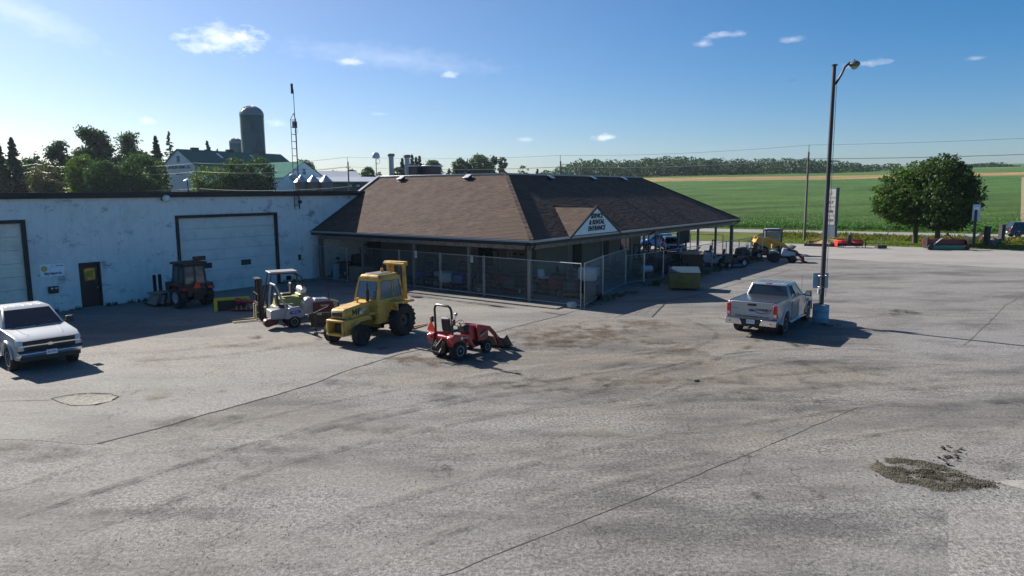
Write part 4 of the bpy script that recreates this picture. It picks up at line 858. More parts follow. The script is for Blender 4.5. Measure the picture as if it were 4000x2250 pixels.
p = GP(1655, 632); car('parked_car', 'blue hatchback parked beyond the open end of the canopy', 'car', (p.x, p.y+2.2, .01), R(-155), paint('blue_car_paint', (.03, .16, .38), .4, .25), 4.2, 1.5, 1.75)
p = GP(1690, 640); car('parked_car', 'dark blue crossover with muddy sills parked right of the blue hatchback', 'car', (p.x+.3, p.y+1.2, .01), R(-95), paint('navy_car_paint', (.02, .06, .16), .4, .25, dirt=(.2, .16, .1), damt=.5), 4.4, 1.5, 1.8)
# ================================================================== yellow tractor forklift
YEL = mat('machine_yellow', (.56, .34, .065), .55, 0, .12, 4, dirt=(.12, .07, .03), damt=.9, dscale=2.6, coat=.1)
t = thing('tractor_forklift', 'old yellow industrial tractor with cab and rear fork mast', 'tractor', (-5.2, 28.4, 0), R(-120))
s = MB(); prof = [(.35, .75), (2.05, .8), (2.32, .95), (2.36, 1.36), (2.25, 1.42), (.95, 1.56), (.35, 1.58)]
s.prism(prof, -.34, .34); s.build('bonnet', YEL, t, bev=.07, seg=3)
s = MB(); s.box((2.365, 0, 1.22), (.02, .5, .17)); s.build('grille', BLACK, t, bev=.01)
s = MB(); s.box((2.33, 0, 1.05), (.12, .72, .03)); s.build('shadow_gap', BLACK, t)
s = MB()
for sg in (-1, 1): s.box((2.25, sg*.38, .72), (.5, .1, .56))
s.box((2.25, 0, .98), (.5, .86, .08)); s.box((2.25, 0, .46), (.52, .86, .1)); s.box((2.05, 0, .7), (.05, .7, .5)); s.build('front_guard', YEL, t, bev=.03)
for sg in (-1, 1):
    s = MB(); s.prism([(2.4, .45), (2.46, 1.0), (1.25, 1.06), (.78, 1.14), (.55, .4), (.42, .4), (.5, .9), (1.15, .86), (1.72, .84), (1.95, .42)], sg*.40, sg*.47); s.build('side_frame', YEL, t, bev=.015)
    s = MB(); s.box((1.0, sg*.52, 1.12), (.7, .2, .06)); s.build('footboard', YEL, t, bev=.02)
s = MB(); s.box((1.1, 0, .62), (2.3, .5, .36)); s.box((1.93, 0, .45), (.16, 1.3, .14)); s.cyl((0, -.7, .64), (0, .7, .64), .16); s.box((.1, 0, .7), (.9, .6, .5)); s.build('engine_block', mat('greasy_iron', (.05, .035, .02), .7, .2, .4, 9), t)
s = MB(); s.cyl((1.05, .22, 1.5), (1.05, .22, 2.0), .062, n=14); s.cyl((1.05, .22, 2.0), (1.05, .22, 2.28), .03, n=10); s.build('exhaust_stack', BLACK, t)
s = MB(); s.cyl((1.35, -.0, 1.5), (1.35, 0, 1.64), .035); s.cyl((1.35, 0, 1.64), (1.35, 0, 1.7), .07, n=12); s.build('air_intake', YEL, t)
s = MB(); s.tube([(1.6, .36, 1.15), (1.62, .5, 1.3), (1.45, .5, 1.34), (1.4, .36, 1.2)], .02, 6); s.sphere((1.68, .5, 1.22), .07); s.build('work_lamp', CLR, t)
lo = [Vector(p) for p in ((-.55, -.62, .62), (.92, -.62, .62), (.92, .62, .62), (-.55, .62, .62))]; mid = [Vector(p) for p in ((-.66, -.66, 1.5), (.92, -.64, 1.5), (.92, .64, 1.5), (-.66, .66, 1.5))]; hi = [Vector(p) for p in ((-.55, -.55, 2.42), (.7, -.53, 2.42), (.7, .53, 2.42), (-.55, .55, 2.42))]
s = MB(); s.hexa(lo, mid); s.build('cab_lower', YEL, t, bev=.03)
s = MB()
for i, j in ((0, 1), (1, 2), (2, 3), (3, 0)):
    a, b_, c, d = mid[i], mid[j], hi[j], hi[i]; n = (b_-a).cross(d-a).normalized()
    for q in ((0, 1, 0, .1), (0, 1, .86, 1), (0, .08, 0, 1), (.92, 1, 0, 1)) + (((.56, .62, 0, 1),) if i in (0, 2) else ()):
        pts = [bil([a, b_, c, d], q[0], q[2]), bil([a, b_, c, d], q[1], q[2]), bil([a, b_, c, d], q[1], q[3]), bil([a, b_, c, d], q[0], q[3])]; s.poly(pts, .04, n)
s.build('cab_frame', YEL, t, smooth=0)
s = MB(); s.hexa([p+Vector((0, 0, -.02)) for p in hi], [Vector((p.x*.9, p.y*.82, 2.53)) for p in hi]); s.build('cab_roof', YEL, t, bev=.05, seg=3)
s = MB(); s.box((.08, 0, 2.545), (.85, .7, .03)); s.build('roof_hatch', mat('grey_panel', (.16, .17, .17), .4), t, bev=.01)
SEEG = glass('cab_glass', (.10, .17, .24), .62, .03)
for i, j in ((1, 2), (3, 0)): pane(t, [mid[i], mid[j], hi[j], hi[i]], .09, .09, .11, .15, SEEG, 'windscreen' if i == 1 else 'rear_window', -.005)
for (i, j) in ((0, 1), (2, 3)):
    for l_, r_ in (((.09, .45), (.63, .09)) if i == 0 else ((.09, .39), (.57, .09)) if 0 else ((.09, .44), (.62, .09))): pane(t, [mid[i], mid[j], hi[j], hi[i]], l_, r_, .11, .15, SEEG, 'side_window', -.005)
s = MB(); s.tube([(.42+.09*math.sin(a*.42), .2*math.cos(a*.42), 1.72+.17*math.sin(a*.42)) for a in range(15)], .014, 6, True); s.cyl((.42, 0, 1.72), (.7, 0, 1.5), .02); s.cyl((.42, 0, 1.72), (.44, 0, 1.71), .06); s.build('steering_wheel', mat('cream_plastic', (.6, .58, .5), .5), t)
s = MB(); s.box((-.1, 0, 1.35), (.45, .5, .12)); s.box((-.32, 0, 1.62), (.1, .48, .5), ry=-.15); s.build('seat', PLAS, t, bev=.04)
s = MB(); s.cyl((-.1, 0, 2.55), (-.1, 0, 2.6), .05); s.cyl((-.1, 0, 2.6), (-.1, 0, 2.73), .06, .055, 14); s.build('beacon', AMB, t)
for sg in (-1, 1):
    s = MB(); s.prism([(-.6, 1.4), (.62, 1.46), (.62, 1.38), (.5, 1.1), (.42, 1.1), (.44, 1.36), (-.6, 1.32)], sg*.62, sg*1.02); s.build('rear_fender', YEL, t, bev=.015)
    s = MB(); s.box((-.1, sg*1.03, 1.41), (.6, .008, .045)); s.build('fender_stripe', AMB, t)
    wheel(t, 0, sg*.83, .64, .42, .34, BLACK, 20, 0, .05); wheel(t, 1.93, sg*.72, .4, .28, .22, BLACK, 22, 0, .012)
    s = MB()
    for pl_ in ([(0,0),(.05,0),(.05,.13),(.11,.03),(.17,.13),(.17,0),(.22,0),(.22,.23),(.17,.23),(.11,.12),(.05,.23),(0,.23)], [(.27,0),(.32,0),(.32,.09),(.4,.09),(.4,.135),(.32,.135),(.32,.185),(.43,.185),(.43,.23),(.27,.23)]):
        s.poly([(1.75+(.2-a) if sg > 0 else 1.55+a, sg*.346, 1.13+b_) for a, b_ in pl_], .01, (0, sg, 0))
    s.build('lettering', BLUEBLK, t, smooth=0)
# mast and forks at the back
s = MB()
for sg in (-1, 1):
    s.hexa([(-.93, sg*.46, .2), (-.8, sg*.46, .2), (-.8, sg*.34, .2), (-.93, sg*.34, .2)], [(-.78, sg*.46, 2.85), (-.65, sg*.46, 2.85), (-.65, sg*.34, 2.85), (-.78, sg*.34, 2.85)])
    s.hexa([(-1.05, sg*.33, .25), (-.95, sg*.33, .25), (-.95, sg*.25, .25), (-1.05, sg*.25, .25)], [(-.9, sg*.33, 2.75), (-.8, sg*.33, 2.75), (-.8, sg*.25, 2.75), (-.9, sg*.25, 2.75)])
s.build('mast_rail', YEL, t, bev=.01)
s = MB(); s.box((-.72, 0, 2.9), (.28, 1.05, .05)); s.cyl((-.6, -.55, 2.83), (-.6, .55, 2.83), .055); s.box((-.86, 0, 2.8), (.08, .95, .1)); s.box((-1.0, 0, .75), (.08, .9, .12)); s.box((-1.0, 0, .3), (.08, .9, .12)); s.build('mast_crossbar', YEL, t, bev=.02)
s = MB(); s.cyl((-.85, 0, .35), (-.75, 0, 2.7), .05, n=10); s.cyl((-.85, .12, .35), (-.77, .12, 2.5), .02, n=6); s.build('lift_cylinder', DSTEEL, t)
for sg in (-1, 1):
    s = MB(); s.box((-1.09, sg*.38, .45), (.05, .12, .8)); s.hexa([(-1.08, sg*.32, .06), (-1.08, sg*.44, .06), (-2.25, sg*.44, .05), (-2.25, sg*.32, .05)], [(-1.08, sg*.32, .12), (-1.08, sg*.44, .12), (-2.25, sg*.44, .07), (-2.25, sg*.32, .07)]); s.build('fork', mat('rust_orange', (.42, .17, .06), .7, .1, .25, 8), t, smooth=0)
keep = ('mast_rail', 'mast_crossbar', 'lift_cylinder', 'fork', 'rear_fender', 'fender_stripe')
for c in t.children:
    nm = c.name.split('.')[0]
    if nm in keep: continue
    if nm == 'wheel':
        if c.location.x > 1: c.location.x = 2.32
        continue
    for v in c.data.vertices: v.co.x = v.co.x+.28 if v.co.x <= .9 else 1.18+(v.co.x-.9)*1.12
# ================================================================== red compact tractor
RED = paint('tractor_red', (.33, .008, .014), 0, .3, .7, (.12, .03, .03), .2)
t = thing('compact_tractor', 'small red compact tractor with folding roll bar and front loader', 'tractor', (-2.22, 23.98, 0), R(49))
s = MB(); s.prism([(-.3, .62), (.38, .5), (.42, .7), (-.28, .88), (-.36, .8)], -.52, .52); s.build('rear_deck', RED, t, bev=.05, seg=3)
for sg in (-1, 1):
    s = MB(); s.prism([(-.42, .62)] + [(-.4+.4-.43*math.cos(math.pi*i/8)-.0, .36+.42*math.sin(math.pi*i/8)) for i in range(1, 8)] + [(.62, .34), (.8, .34), (.62, .46), (.42, .82), (-.32, .93), (-.44, .86)], sg*.34, sg*.62); s.build('fender', RED, t, bev=.03)
    s = MB(); s.box((-.46, sg*.5, .8), (.06, .2, .12)); s.build('tail_light', REDL, t, bev=.02)
    s = MB(); s.cyl((.02, sg*.625, .78), (.02, sg*.632, .78), .055, n=20); s.build('badge', WHITE, t)
    text('lettering', 'COMPACT', .07, WHITE, t, frame((.2 if sg < 0 else .22, sg*.632, .765), (-sg, 0, 0), (0, 0, 1)), .001, .8)
    wheel(t, 0, sg*.44, .325, .3, .175, mat('silver_rim', (.5, .52, .55), .4, .1), 24, 5, .014); wheel(t, 1.45, sg*.42, .225, .19, .12, MC['silver_rim'], 22, 5, .01)
    s = MB(); s.box((.72, sg*.42, .36), (.44, .26, .035)); s.build('footplate', RUBBER, t, bev=.01)
s = MB(); s.prism([(.78, .5), (1.72, .42), (1.8, .55), (1.78, .84), (1.6, .96), (.85, 1.06), (.76, 1.0)], -.24, .24); s.build('bonnet', RED, t, bev=.05, seg=3)
s = MB(); s.prism([(1.78, .5), (1.82, .58), (1.8, .8), (1.76, .8)], -.18, .18); s.build('grille', BLACK, t)
s = MB(); s.box((.7, 0, .32), (1.6, .3, .16)); s.box((1.45, 0, .26), (.1, .7, .08)); s.cyl((0, -.4, .33), (0, .4, .33), .08); s.box((-.2, 0, .45), (.4, .4, .4)); s.build('chassis', BLACK, t, bev=.02)
s = MB(); s.prism([(.58, .8), (.86, .75), (.9, 1.06), (.7, 1.12), (.6, 1.05)], -.2, .2); s.build('dashboard', PLAS, t, bev=.04)
s = MB(); c0 = Vector((.52, 0, 1.17)); ax = Vector((.5, 0, -.86)).normalized(); e1 = Vector((0, 1, 0)); e2 = ax.cross(e1)
s.tube([c0 + e1*.17*math.cos(a*.42) + e2*.17*math.sin(a*.42) for a in range(15)], .014, 6, True); s.cyl(c0, c0+ax*.22, .02); s.cyl(c0-e1*.16, c0+e1*.16, .01, n=6); s.cyl(c0-e2*.16, c0+e2*.16, .01, n=6); s.build('steering_wheel', PLAS, t)
s = MB(); s.box((.1, 0, .96), (.42, .44, .1)); s.box((-.12, 0, 1.2), (.1, .42, .46), ry=-.12); st = s.build('seat', PLAS, t, bev=.05, seg=3); s = MB(); s.box((-.14, 0, 1.42), (.1, .34, .06), ry=-.12); s.build('seat_trim', mat('grey_trim', (.3, .31, .33), .6), st, bev=.02)
s = MB(); s.tube([(-.22, -.42, .75), (-.24, -.42, 1.3), (-.26, -.42, 1.72), (-.27, -.38, 1.84), (-.28, -.28, 1.9), (-.28, .28, 1.9), (-.27, .38, 1.84), (-.26, .42, 1.72), (-.24, .42, 1.3), (-.22, .42, .75)], .042, 8); s.build('roll_bar', BLACK, t)
for sg in (-1, 1):
    s = MB(); s.box((-.28, sg*.54, 1.36), (.1, .1, .2)); o = s.build('warning_lamp', BLACK, t, bev=.02); s = MB(); s.cyl((-.33, sg*.54, 1.37), (-.345, sg*.54, 1.37), .05, n=14); s.build('lens', AMB if 0 else REDL, o)
s = MB(); s.cyl((-.2, -.5, 1.45), (-.16, -.54, 1.58), .012, n=6); s.sphere((-.16, -.54, 1.63), .06); s.build('mirror', STEEL, t)
SMV = mat('reflective_orange_red', (.95, .04, .015), .5, 0, .03)
def smv(par, p, sz):
    s = MB(); h = sz*.87; c = .16; pts = []
    A, B, C = Vector((0, -sz/2, -h/3)), Vector((0, sz/2, -h/3)), Vector((0, 0, 2*h/3))
    for a, b_ in ((A, B), (B, C), (C, A)): pts += [a.lerp(b_, c), a.lerp(b_, 1-c)]
    s.poly([Vector(p)+q for q in pts], .008, (-1, 0, 0)); o = s.build('warning_triangle', SMV, par, smooth=0)
    s = MB(); pts2 = [Vector(p)+q*1.12+Vector((.006, 0, 0)) for q in pts]; s.poly(pts2, .006, (-1, 0, 0)); s.build('triangle_border', mat('dark_red_border', (.35, .01, .01), .5), o, smooth=0)
smv(t, (-.5, .36, 1.12), .42)
for sg in (-1, 1):
    s = MB(); s.hexa([(1.12, sg*.36, .45), (1.26, sg*.36, .45), (1.26, sg*.28, .45), (1.12, sg*.28, .45)], [(1.05, sg*.36, .98), (1.2, sg*.36, .98), (1.2, sg*.28, .98), (1.05, sg*.28, .98)])
    s.prism([(1.02, .92), (1.1, 1.06), (1.75, .92), (2.08, .62), (2.22, .2), (2.14, .16), (1.98, .5), (1.66, .8)], sg*.29, sg*.35); s.build('loader_arm', RED, t, bev=.01)
    s = MB(); s.cyl((1.22, sg*.32, .6), (1.75, sg*.32, .8), .028); s.build('loader_ram', STEEL, t); s = MB(); s.cyl((1.75, sg*.32, .9), (2.24, sg*.32, .42), .022); s.build('bucket_ram', DSTEEL, t)
s = MB(); s.prism([(2.2, .1), (2.72, .05), (2.74, .08), (2.3, .16), (2.27, .42), (2.4, .5), (2.36, .53), (2.2, .42)], -.62, .62); 
for sg in (-1, 1): s.prism([(2.2, .1), (2.72, .05), (2.38, .52), (2.2, .42)], sg*.62, sg*.6)
s.build('bucket', DSTEEL, t, smooth=0)
s = MB(); s.tube([(-.3, .15, .6), (-.62, .22, .42), (-.75, .3, .36)], .025, 6); s.tube([(-.3, -.15, .6), (-.62, -.22, .42), (-.75, -.3, .36)], .025, 6); s.cyl((-.3, 0, .75), (-.62, 0, .5), .03); s.cyl((-.5, .25, .75), (-.6, .25, .45), .02); s.cyl((-.5, -.25, .75), (-.6, -.25, .45), .02); s.box((-.68, 0, .34), (.06, .5, .05)); s.build('three_point_hitch', DSTEEL, t)
# ================================================================== white garden tractor
WM = mat('machine_white', (.3, .3, .32), .4, 0, .04, 3, dirt=(.3, .28, .25), damt=.3); MAR = mat('maroon_paint', (.07, .005, .012), .4, 0, .2, 4, dirt=(.05, .03, .03), damt=.4)
p = GP(722, 824)
t = thing('garden_tractor', 'white and maroon articulated garden tractor with white roll bar', 'tractor', (p.x-.1, p.y+.3, 0), R(33))
s = MB(); s.prism([(-.75, .42), (.35, .38), (.42, .62), (.2, .9), (-.3, .86), (-.75, .8)], -.42, .42); s.build('body', WM, t, bev=.04)
for sg in (-1, 1):
    s = MB(); s.prism([(-.18, .4), (.58, .42), (.68, .58), (.45, .92), (.0, .88), (-.16, .7)], sg*.42, sg*.56); o = s.build('fender', WM, t, bev=.03)
    s = MB(); s.box((.24, sg*.566, .68), (.46, .006, .13), ry=-.1); s.build('blue_label', mat('label_blue', (.02, .03, .42), .4), o)
    text('lettering', 'VENTRAC', .075, WHITE, t, frame((.24, sg*.572, .68), (-sg, 0, 0), (0, 0, 1)), .001, .9)
    wheel(t, .2, sg*.44, .26, .26, .14, mat('white_rim', (.42, .44, .46), .4), 20, 0, .012); wheel(t, 1.35, sg*.5, .26, .26, .14, MC['white_rim'], 20, 0, .012)
s = MB(); s.tube([(.1, -.48, .45), (-.35, -.5, 1.4), (-.48, -.48, 1.8), (-.5, -.4, 1.88), (-.5, .4, 1.88), (-.48, .48, 1.8), (-.55, .5, 1.4), (-.62, .48, .45)], .045, 8); s.build('roll_bar', WM, t)
s = MB(); s.box((-.15, 0, .95), (.42, .46, .1)); s.box((-.38, 0, 1.22), (.1, .42, .52), ry=-.12); s.build('seat', PLAS, t, bev=.05)
s = MB(); s.prism([(.72, .5), (1.15, .5), (1.2, 1.0), (1.05, 1.22), (.85, 1.2), (.72, 1.05)], -.3, .3); s.build('console', WM, t, bev=.05)
s = MB(); s.prism([(1.1, .35), (1.95, .35), (2.0, .7), (1.95, 1.0), (1.1, 1.0)], -.46, .46); s.build('engine_housing', MAR, t, bev=.03); text('lettering', 'Ventrac', .13, WHITE, t, frame((1.55, -.47, .85), (1, 0, 0), (0, 0, 1)), .001, .9, shear=.3)
s = MB(); s.hexa([(1.15, -.38, 1.0), (1.9, -.38, 1.0), (1.9, .38, 1.0), (1.15, .38, 1.0)], [(1.2, -.3, 1.16), (1.8, -.3, 1.1), (1.8, .3, 1.1), (1.2, .3, 1.16)]); s.build('engine_cover', WM, t, bev=.03)
s = MB(); c0 = Vector((.66, 0, 1.22)); s.tube([c0 + Vector((0, .17*math.cos(a*.42), 0)) + Vector((-.1, 0, .13))*math.sin(a*.42) for a in range(15)], .014, 6, True); s.cyl(c0, (.85, 0, 1.05), .02); s.build('steering_wheel', PLAS, t)
s = MB()
for k in range(4): s.cyl((-.9+.12*k, -.5+.12*k, .3), (-.9+.12*k, -.2+.12*k, .3), .17, n=14)
s.build('mower_rollers', MAR, t); s = MB(); s.box((2.15, 0, .6), (.08, 1.2, .75)); s.cyl((2.1, .55, .9), (2.1, .6, 1.3), .03); s.build('front_frame', DSTEEL, t)
# black pallet fork attachment
p = GP(806, 838)
t = thing('fork_attachment', 'black skid steer pallet fork attachment lying on the ground before the yellow tractor', 'attachment', (p.x, p.y+.35, 0), R(14))
s = MB(); s.box((0, 0, .75), (.95, .09, .12)); s.box((0, 0, .25), (.95, .09, .12)); s.box((-.42, 0, .5), (.09, .09, .6)); s.box((.42, 0, .5), (.09, .09, .6)); s.box((0, .03, .5), (.8, .02, .4)); s.build('carriage', BLACK, t, bev=.01)
for sg in (-1, 1): s = MB(); s.box((sg*.28, -.05, .45), (.1, .05, .75)); s.box((sg*.28, -.45, .06), (.1, .85, .045)); s.build('fork', DSTEEL, t, bev=.01)
s = MB(); s.cyl((-.3, 0, .8), (.25, 0, 1.05), .02); s.build('lever', DSTEEL, t); text('lettering', 'OBI', .12, WHITE, t, frame((-.1, -.05, .75), (1, 0, 0), (0, 0, 1)), .001, 1)
# ================================================================== forklift
LIME = mat('forklift_lime', (.28, .29, .08), .5, 0, .1, 4, dirt=(.15, .14, .06), damt=.5)
f0, f1 = GP(651, 809), GP(613, 823); fa = math.atan2((f1-f0).y, (f1-f0).x); print('fork heading', math.degrees(fa), f0, f1)
fa = R(-150); t = thing('forklift', 'lime forklift with white roof, black mast and a gas bottle', 'forklift', f0 + Vector((math.cos(fa+math.pi)*1.15-.35, math.sin(fa+math.pi)*1.15+.3, 0)), fa)
s = MB(); s.prism([(-1.05, .2), (.75, .2), (.75, .55), (.2, .58), (.1, .95), (-1.1, 1.0), (-1.2, .7)], -.5, .5); s.build('body', LIME, t, bev=.05)
s = MB(); s.prism([(-1.3, .25), (-.85, .25), (-.85, 1.12), (-1.2, 1.1), (-1.34, .9)], -.52, .52); s.build('counterweight', LIME, t, bev=.08)
s = MB()
for sg in (-1, 1): s.tube([(.62, sg*.44, .5), (.45, sg*.44, 1.5), (.35, sg*.42, 2.12), (-.7, sg*.42, 2.12), (-.98, sg*.44, 1.9), (-1.05, sg*.44, 1.0)], .04, 6)
s.build('overhead_guard', BLACK, t); s = MB(); s.box((-.2, 0, 2.18), (1.25, 1.0, .07)); s.build('roof_panel', WM, t, bev=.02)
s = MB(); s.cyl((-1.05, -.3, 1.28), (-1.05, .35, 1.28), .17, n=18); s.sphere((-1.05, -.3, 1.28), .165); s.sphere((-1.05, .35, 1.28), .165); s.cyl((-1.0, .55, 1.28), (-1.0, .65, 1.28), .12); s.build('gas_bottle', mat('bottle_silver', (.6, .62, .64), .35, .4), t)
s = MB(); s.box((-.35, 0, 1.1), (.45, .45, .12)); s.box((-.58, 0, 1.38), (.1, .44, .5)); s.build('seat', PLAS, t, bev=.04); s = MB(); s.tube([(.12, .17*math.cos(a*.42), 1.35+.15*math.sin(a*.42)) for a in range(15)], .014, 6, True); s.cyl((.12, 0, 1.35), (.35, 0, .9), .025); s.build('steering_wheel', PLAS, t)
s = MB()
for sg in (-1, 1): s.box((.82, sg*.36, 1.0), (.14, .1, 1.85)); s.box((.92, sg*.25, 1.0), (.1, .08, 1.8)); s.cyl((.86, sg*.14, .2), (.86, sg*.14, 1.85), .04)
s.build('mast_rail', BLACK, t, bev=.01); s = MB(); s.box((.9, 0, 1.92), (.24, .8, .06)); s.box((.98, 0, .35), (.06, .95, .1)); s.box((.98, 0, .8), (.06, .95, .1)); s.box((1.0, 0, 1.25), (.03, 1.1, .03)); s.box((1.0, -.53, .95), (.03, .04, .6)); s.box((1.0, .53, .95), (.03, .04, .6)); s.build('carriage', DSTEEL, t)
for sg in (-1, 1): s = MB(); s.box((1.05, sg*.27, .4), (.05, .12, .7)); s.box((1.55, sg*.27, .06), (1.05, .12, .04)); s.build('fork', mat('worn_fork', (.38, .33, .2), .6, .3), t)
for sg in (-1, 1): wheel(t, .45, sg*.45, .3, .2, .16, LIME, 0, 0); wheel(t, -.85, sg*.42, .24, .18, .12, LIME, 0, 0)
# ================================================================== dark cab tractor by the wall
p = GP(478, 775); DCB = mat('dark_green_cab', (.014, .016, .016), .5, 0, .2, 5)
t = thing('cab_tractor', 'dark enclosed cab tractor in the shade with a bright orange slow vehicle triangle', 'tractor', (p.x-.1, p.y+.55, 0), R(142))
lo = [Vector(q) for q in ((-.45, -.62, .95), (.85, -.62, .95), (.85, .62, .95), (-.45, .62, .95))]; hi = [Vector(q) for q in ((-.38, -.55, 2.2), (.7, -.55, 2.2), (.7, .55, 2.2), (-.38, .55, 2.2))]
s = MB()
for i, j in ((0, 1), (1, 2), (2, 3), (3, 0)):
    a, b_, c, d = lo[i], lo[j], hi[j], hi[i]; n = (b_-a).cross(d-a).normalized()
    for q in ((0, 1, 0, .22), (0, 1, .9, 1), (0, .07, 0, 1), (.93, 1, 0, 1), (.47, .53, 0, 1)): s.poly([bil([a, b_, c, d], q[0], q[2]), bil([a, b_, c, d], q[1], q[2]), bil([a, b_, c, d], q[1], q[3]), bil([a, b_, c, d], q[0], q[3])], .05, n)
s.build('cab_frame', DCB, t, smooth=0); s = MB(); s.box((.16, 0, 2.25), (1.35, 1.3, .12)); s.build('cab_roof', DCB, t, bev=.04)
for i, j in ((0, 1), (1, 2), (2, 3), (3, 0)):
    for l_, r_ in ((.07, .53), (.53, .07)): pane(t, [lo[i], lo[j], hi[j], hi[i]], l_, r_, .22, .1, glass('cab_glass_dark', (.06, .1, .12), .5), 'window', -.02)
s = MB(); s.prism([(.8, .6), (2.1, .6), (2.15, 1.15), (.85, 1.3)], -.34, .34); s.build('bonnet', MAR, t, bev=.05); s = MB(); s.box((.6, 0, .6), (2.6, .5, .4)); s.box((-.2, 0, .8), (.7, 1.0, .4)); s.build('chassis', BLACK, t)
for sg in (-1, 1):
    wheel(t, 0, sg*.72, .55, .38, .28, mat('blue_grey_rim', (.3, .36, .42), .5), 18, 0, .035); wheel(t, 1.75, sg*.62, .35, .24, .18, MC['blue_grey_rim'], 18, 0, .02)
    s = MB(); s.prism([(-.6, .9), (-.45, 1.2), (.4, 1.25), (.6, .95), (.5, .95), (.35, 1.15), (-.4, 1.12), (-.52, .9)], sg*.52, sg*.92); s.build('fender', MAR, t); s = MB(); s.box((-.6, sg*.7, 1.0), (.05, .26, .1)); s.build('tail_light', REDL, t, bev=.01)
smv(t, (-.62, .02, 1.12), .44)
s = MB(); s.box((-.1, -.45, 2.46), (.2, .62, .22)); s.box((-.1, .1, 2.36), (.2, .8, .05)); s.build('roof_light_bar', BLACK, t, bev=.02)
s = MB(); s.box((.3, -.82, 1.55), (.1, .2, .22)); s.build('mirror', BLACK, t, bev=.02); s = MB(); s.cyl((.24, -.82, 1.5), (.235, -.82, 1.5), .04); s.build('mirror_lens', REDL, t)
# pallet of grey kerb slabs with upright forks beside it
p = GP(408, 768); t = thing('stone_fork', 'grey concrete slabs on upright dark forks left of the dark cab tractor', 'attachment', (p.x, p.y, 0), R(142))
CON = mat('grey_concrete', (.24, .235, .21), .9, 0, .2, 5, .4)
for k in range(3): s = MB(); s.box((-.1, -.2+.34*k, .36), (.8, .12, .5), rx=.35); s.build('slab', CON, t, bev=.02)
s = MB(); s.box((.1, .1, .68), (.6, .9, .12)); s.build('slab', CON, t, bev=.02)
for k in (-.12, .16): s = MB(); s.box((.3, k, .98), (.08, .16, 1.1)); s.cyl((.26, k, 1.53), (.34, k, 1.53), .08, n=12); s.build('upright_fork', BLACK, t, bev=.01)
s = MB(); s.box((.2, 0, .12), (1.2, 1.1, .1)); s.build('base_frame', DSTEEL, t)
# yellow snow blade and red tiller
p = GP(577, 783); t = thing('snow_pusher', 'yellow box snow pusher frame on the shaded asphalt', 'attachment', (p.x, p.y+.4, 0), R(22)); YW = mat('bright_yellow', (.7, .52, .02), .45, 0, .1, 4, dirt=(.2, .14, .02), damt=.3)
s = MB(); s.box((-.75, 0, .3), (.16, .5, .6)); s.box((0, .06, .56), (1.6, .2, .13)); s.box((.78, .1, .4), (.1, .3, .4)); s.build('frame', YW, t, bev=.02); s = MB(); s.box((0, .1, .28), (1.4, .05, .5)); s.build('blade', BLACK, t); s = MB(); s.box((0, -.12, .04), (1.5, .06, .08)); s.build('cutting_edge', DSTEEL, t)
p = GP(612, 785); t = thing('post_auger', 'red rotary tiller attachment between the yellow pusher and the forklift', 'attachment', (p.x+.1, p.y+.35, 0), R(15))
s = MB(); s.cyl((-.5, 0, .55), (.3, 0, .42), .09, n=14); s.cyl((-.55, 0, .56), (-.35, 0, .53), .16, n=14); s.cyl((.3, 0, .45), (.55, 0, .42), .17, n=14); s.build('drive_tube', RED, t); s = MB(); s.prism([(.2, .08), (.5, .4), (.62, .4), (.4, .08)], -.1, .1); s.box((0, 0, .12), (1.5, .4, .1)); s.build('deck', RED, t, bev=.02); s = MB(); s.box((.75, 0, .3), (.2, .25, .25)); s.build('gearbox', mat('lilac_grey', (.4, .36, .42), .5), t, bev=.03)
for k in range(5): s = MB(); s.box((-.5+.22*k, -.2, .2), (.04, .06, .2), rz=.4); s.build('tine', STEEL, t)
# ================================================================== trees
def leafmat(name, c, tr=.35, rough=.55):
    m_ = bpy.data.materials.new(name); m_.use_nodes = True; t = m_.node_tree; b = t.nodes['Principled BSDF']; o = t.nodes['Material Output']; MC[name] = m_
    g = nd(t, 'ShaderNodeNewGeometry'); n = nd(t, 'ShaderNodeTexNoise', inp={'Scale': .45, 'Detail': 2}); t.links.new(g.outputs['Position'], n.inputs['Vector'])
    r = nd(t, 'ShaderNodeMapRange', inp={'To Min': .5, 'To Max': 1.55}); t.links.new(g.outputs['Random Per Island'], r.inputs[0]); r2 = nd(t, 'ShaderNodeMapRange', inp={'From Min': .3, 'From Max': .7, 'To Min': .7, 'To Max': 1.3}); t.links.new(n.outputs[0], r2.inputs[0])
    v_ = nd(t, 'ShaderNodeVectorMath', operation='SCALE'); v_.inputs[0].default_value = c; t.links.new(wmath(t, 'MULTIPLY', r.outputs[0], r2.outputs[0]), v_.inputs['Scale'])
    t.links.new(v_.outputs[0], b.inputs['Base Color']); b.inputs['Roughness'].default_value = rough; b.inputs['Specular IOR Level'].default_value = .3
    tl = nd(t, 'ShaderNodeBsdfTranslucent'); v2 = nd(t, 'ShaderNodeVectorMath', operation='MULTIPLY'); v2.inputs[1].default_value = (1.3, 1.5, .5); t.links.new(v_.outputs[0], v2.inputs[0]); t.links.new(v2.outputs[0], tl.inputs['Color'])
    mx_ = nd(t, 'ShaderNodeMixShader', inp={0: tr}); t.links.new(b.outputs[0], mx_.inputs[1]); t.links.new(tl.outputs[0], mx_.inputs[2]); t.links.new(mx_.outputs[0], o.inputs['Surface']); return m_
LM = leafmat('maple_leaves', (.042, .085, .012), .35); LD = leafmat('dark_leaves', (.026, .062, .026), .4); LB = leafmat('bright_leaves', (.06, .105, .016), .35); LC = leafmat('conifer_needles', (.018, .042, .028), .3); LF = leafmat('far_leaves', (.026, .06, .035), .3)
LO = leafmat('olive_leaves', (.07, .075, .04), .3); BARK = mat('bark', (.07, .06, .05), .95, 0, .3, 6, .6, 20); rnd = random.Random(5)
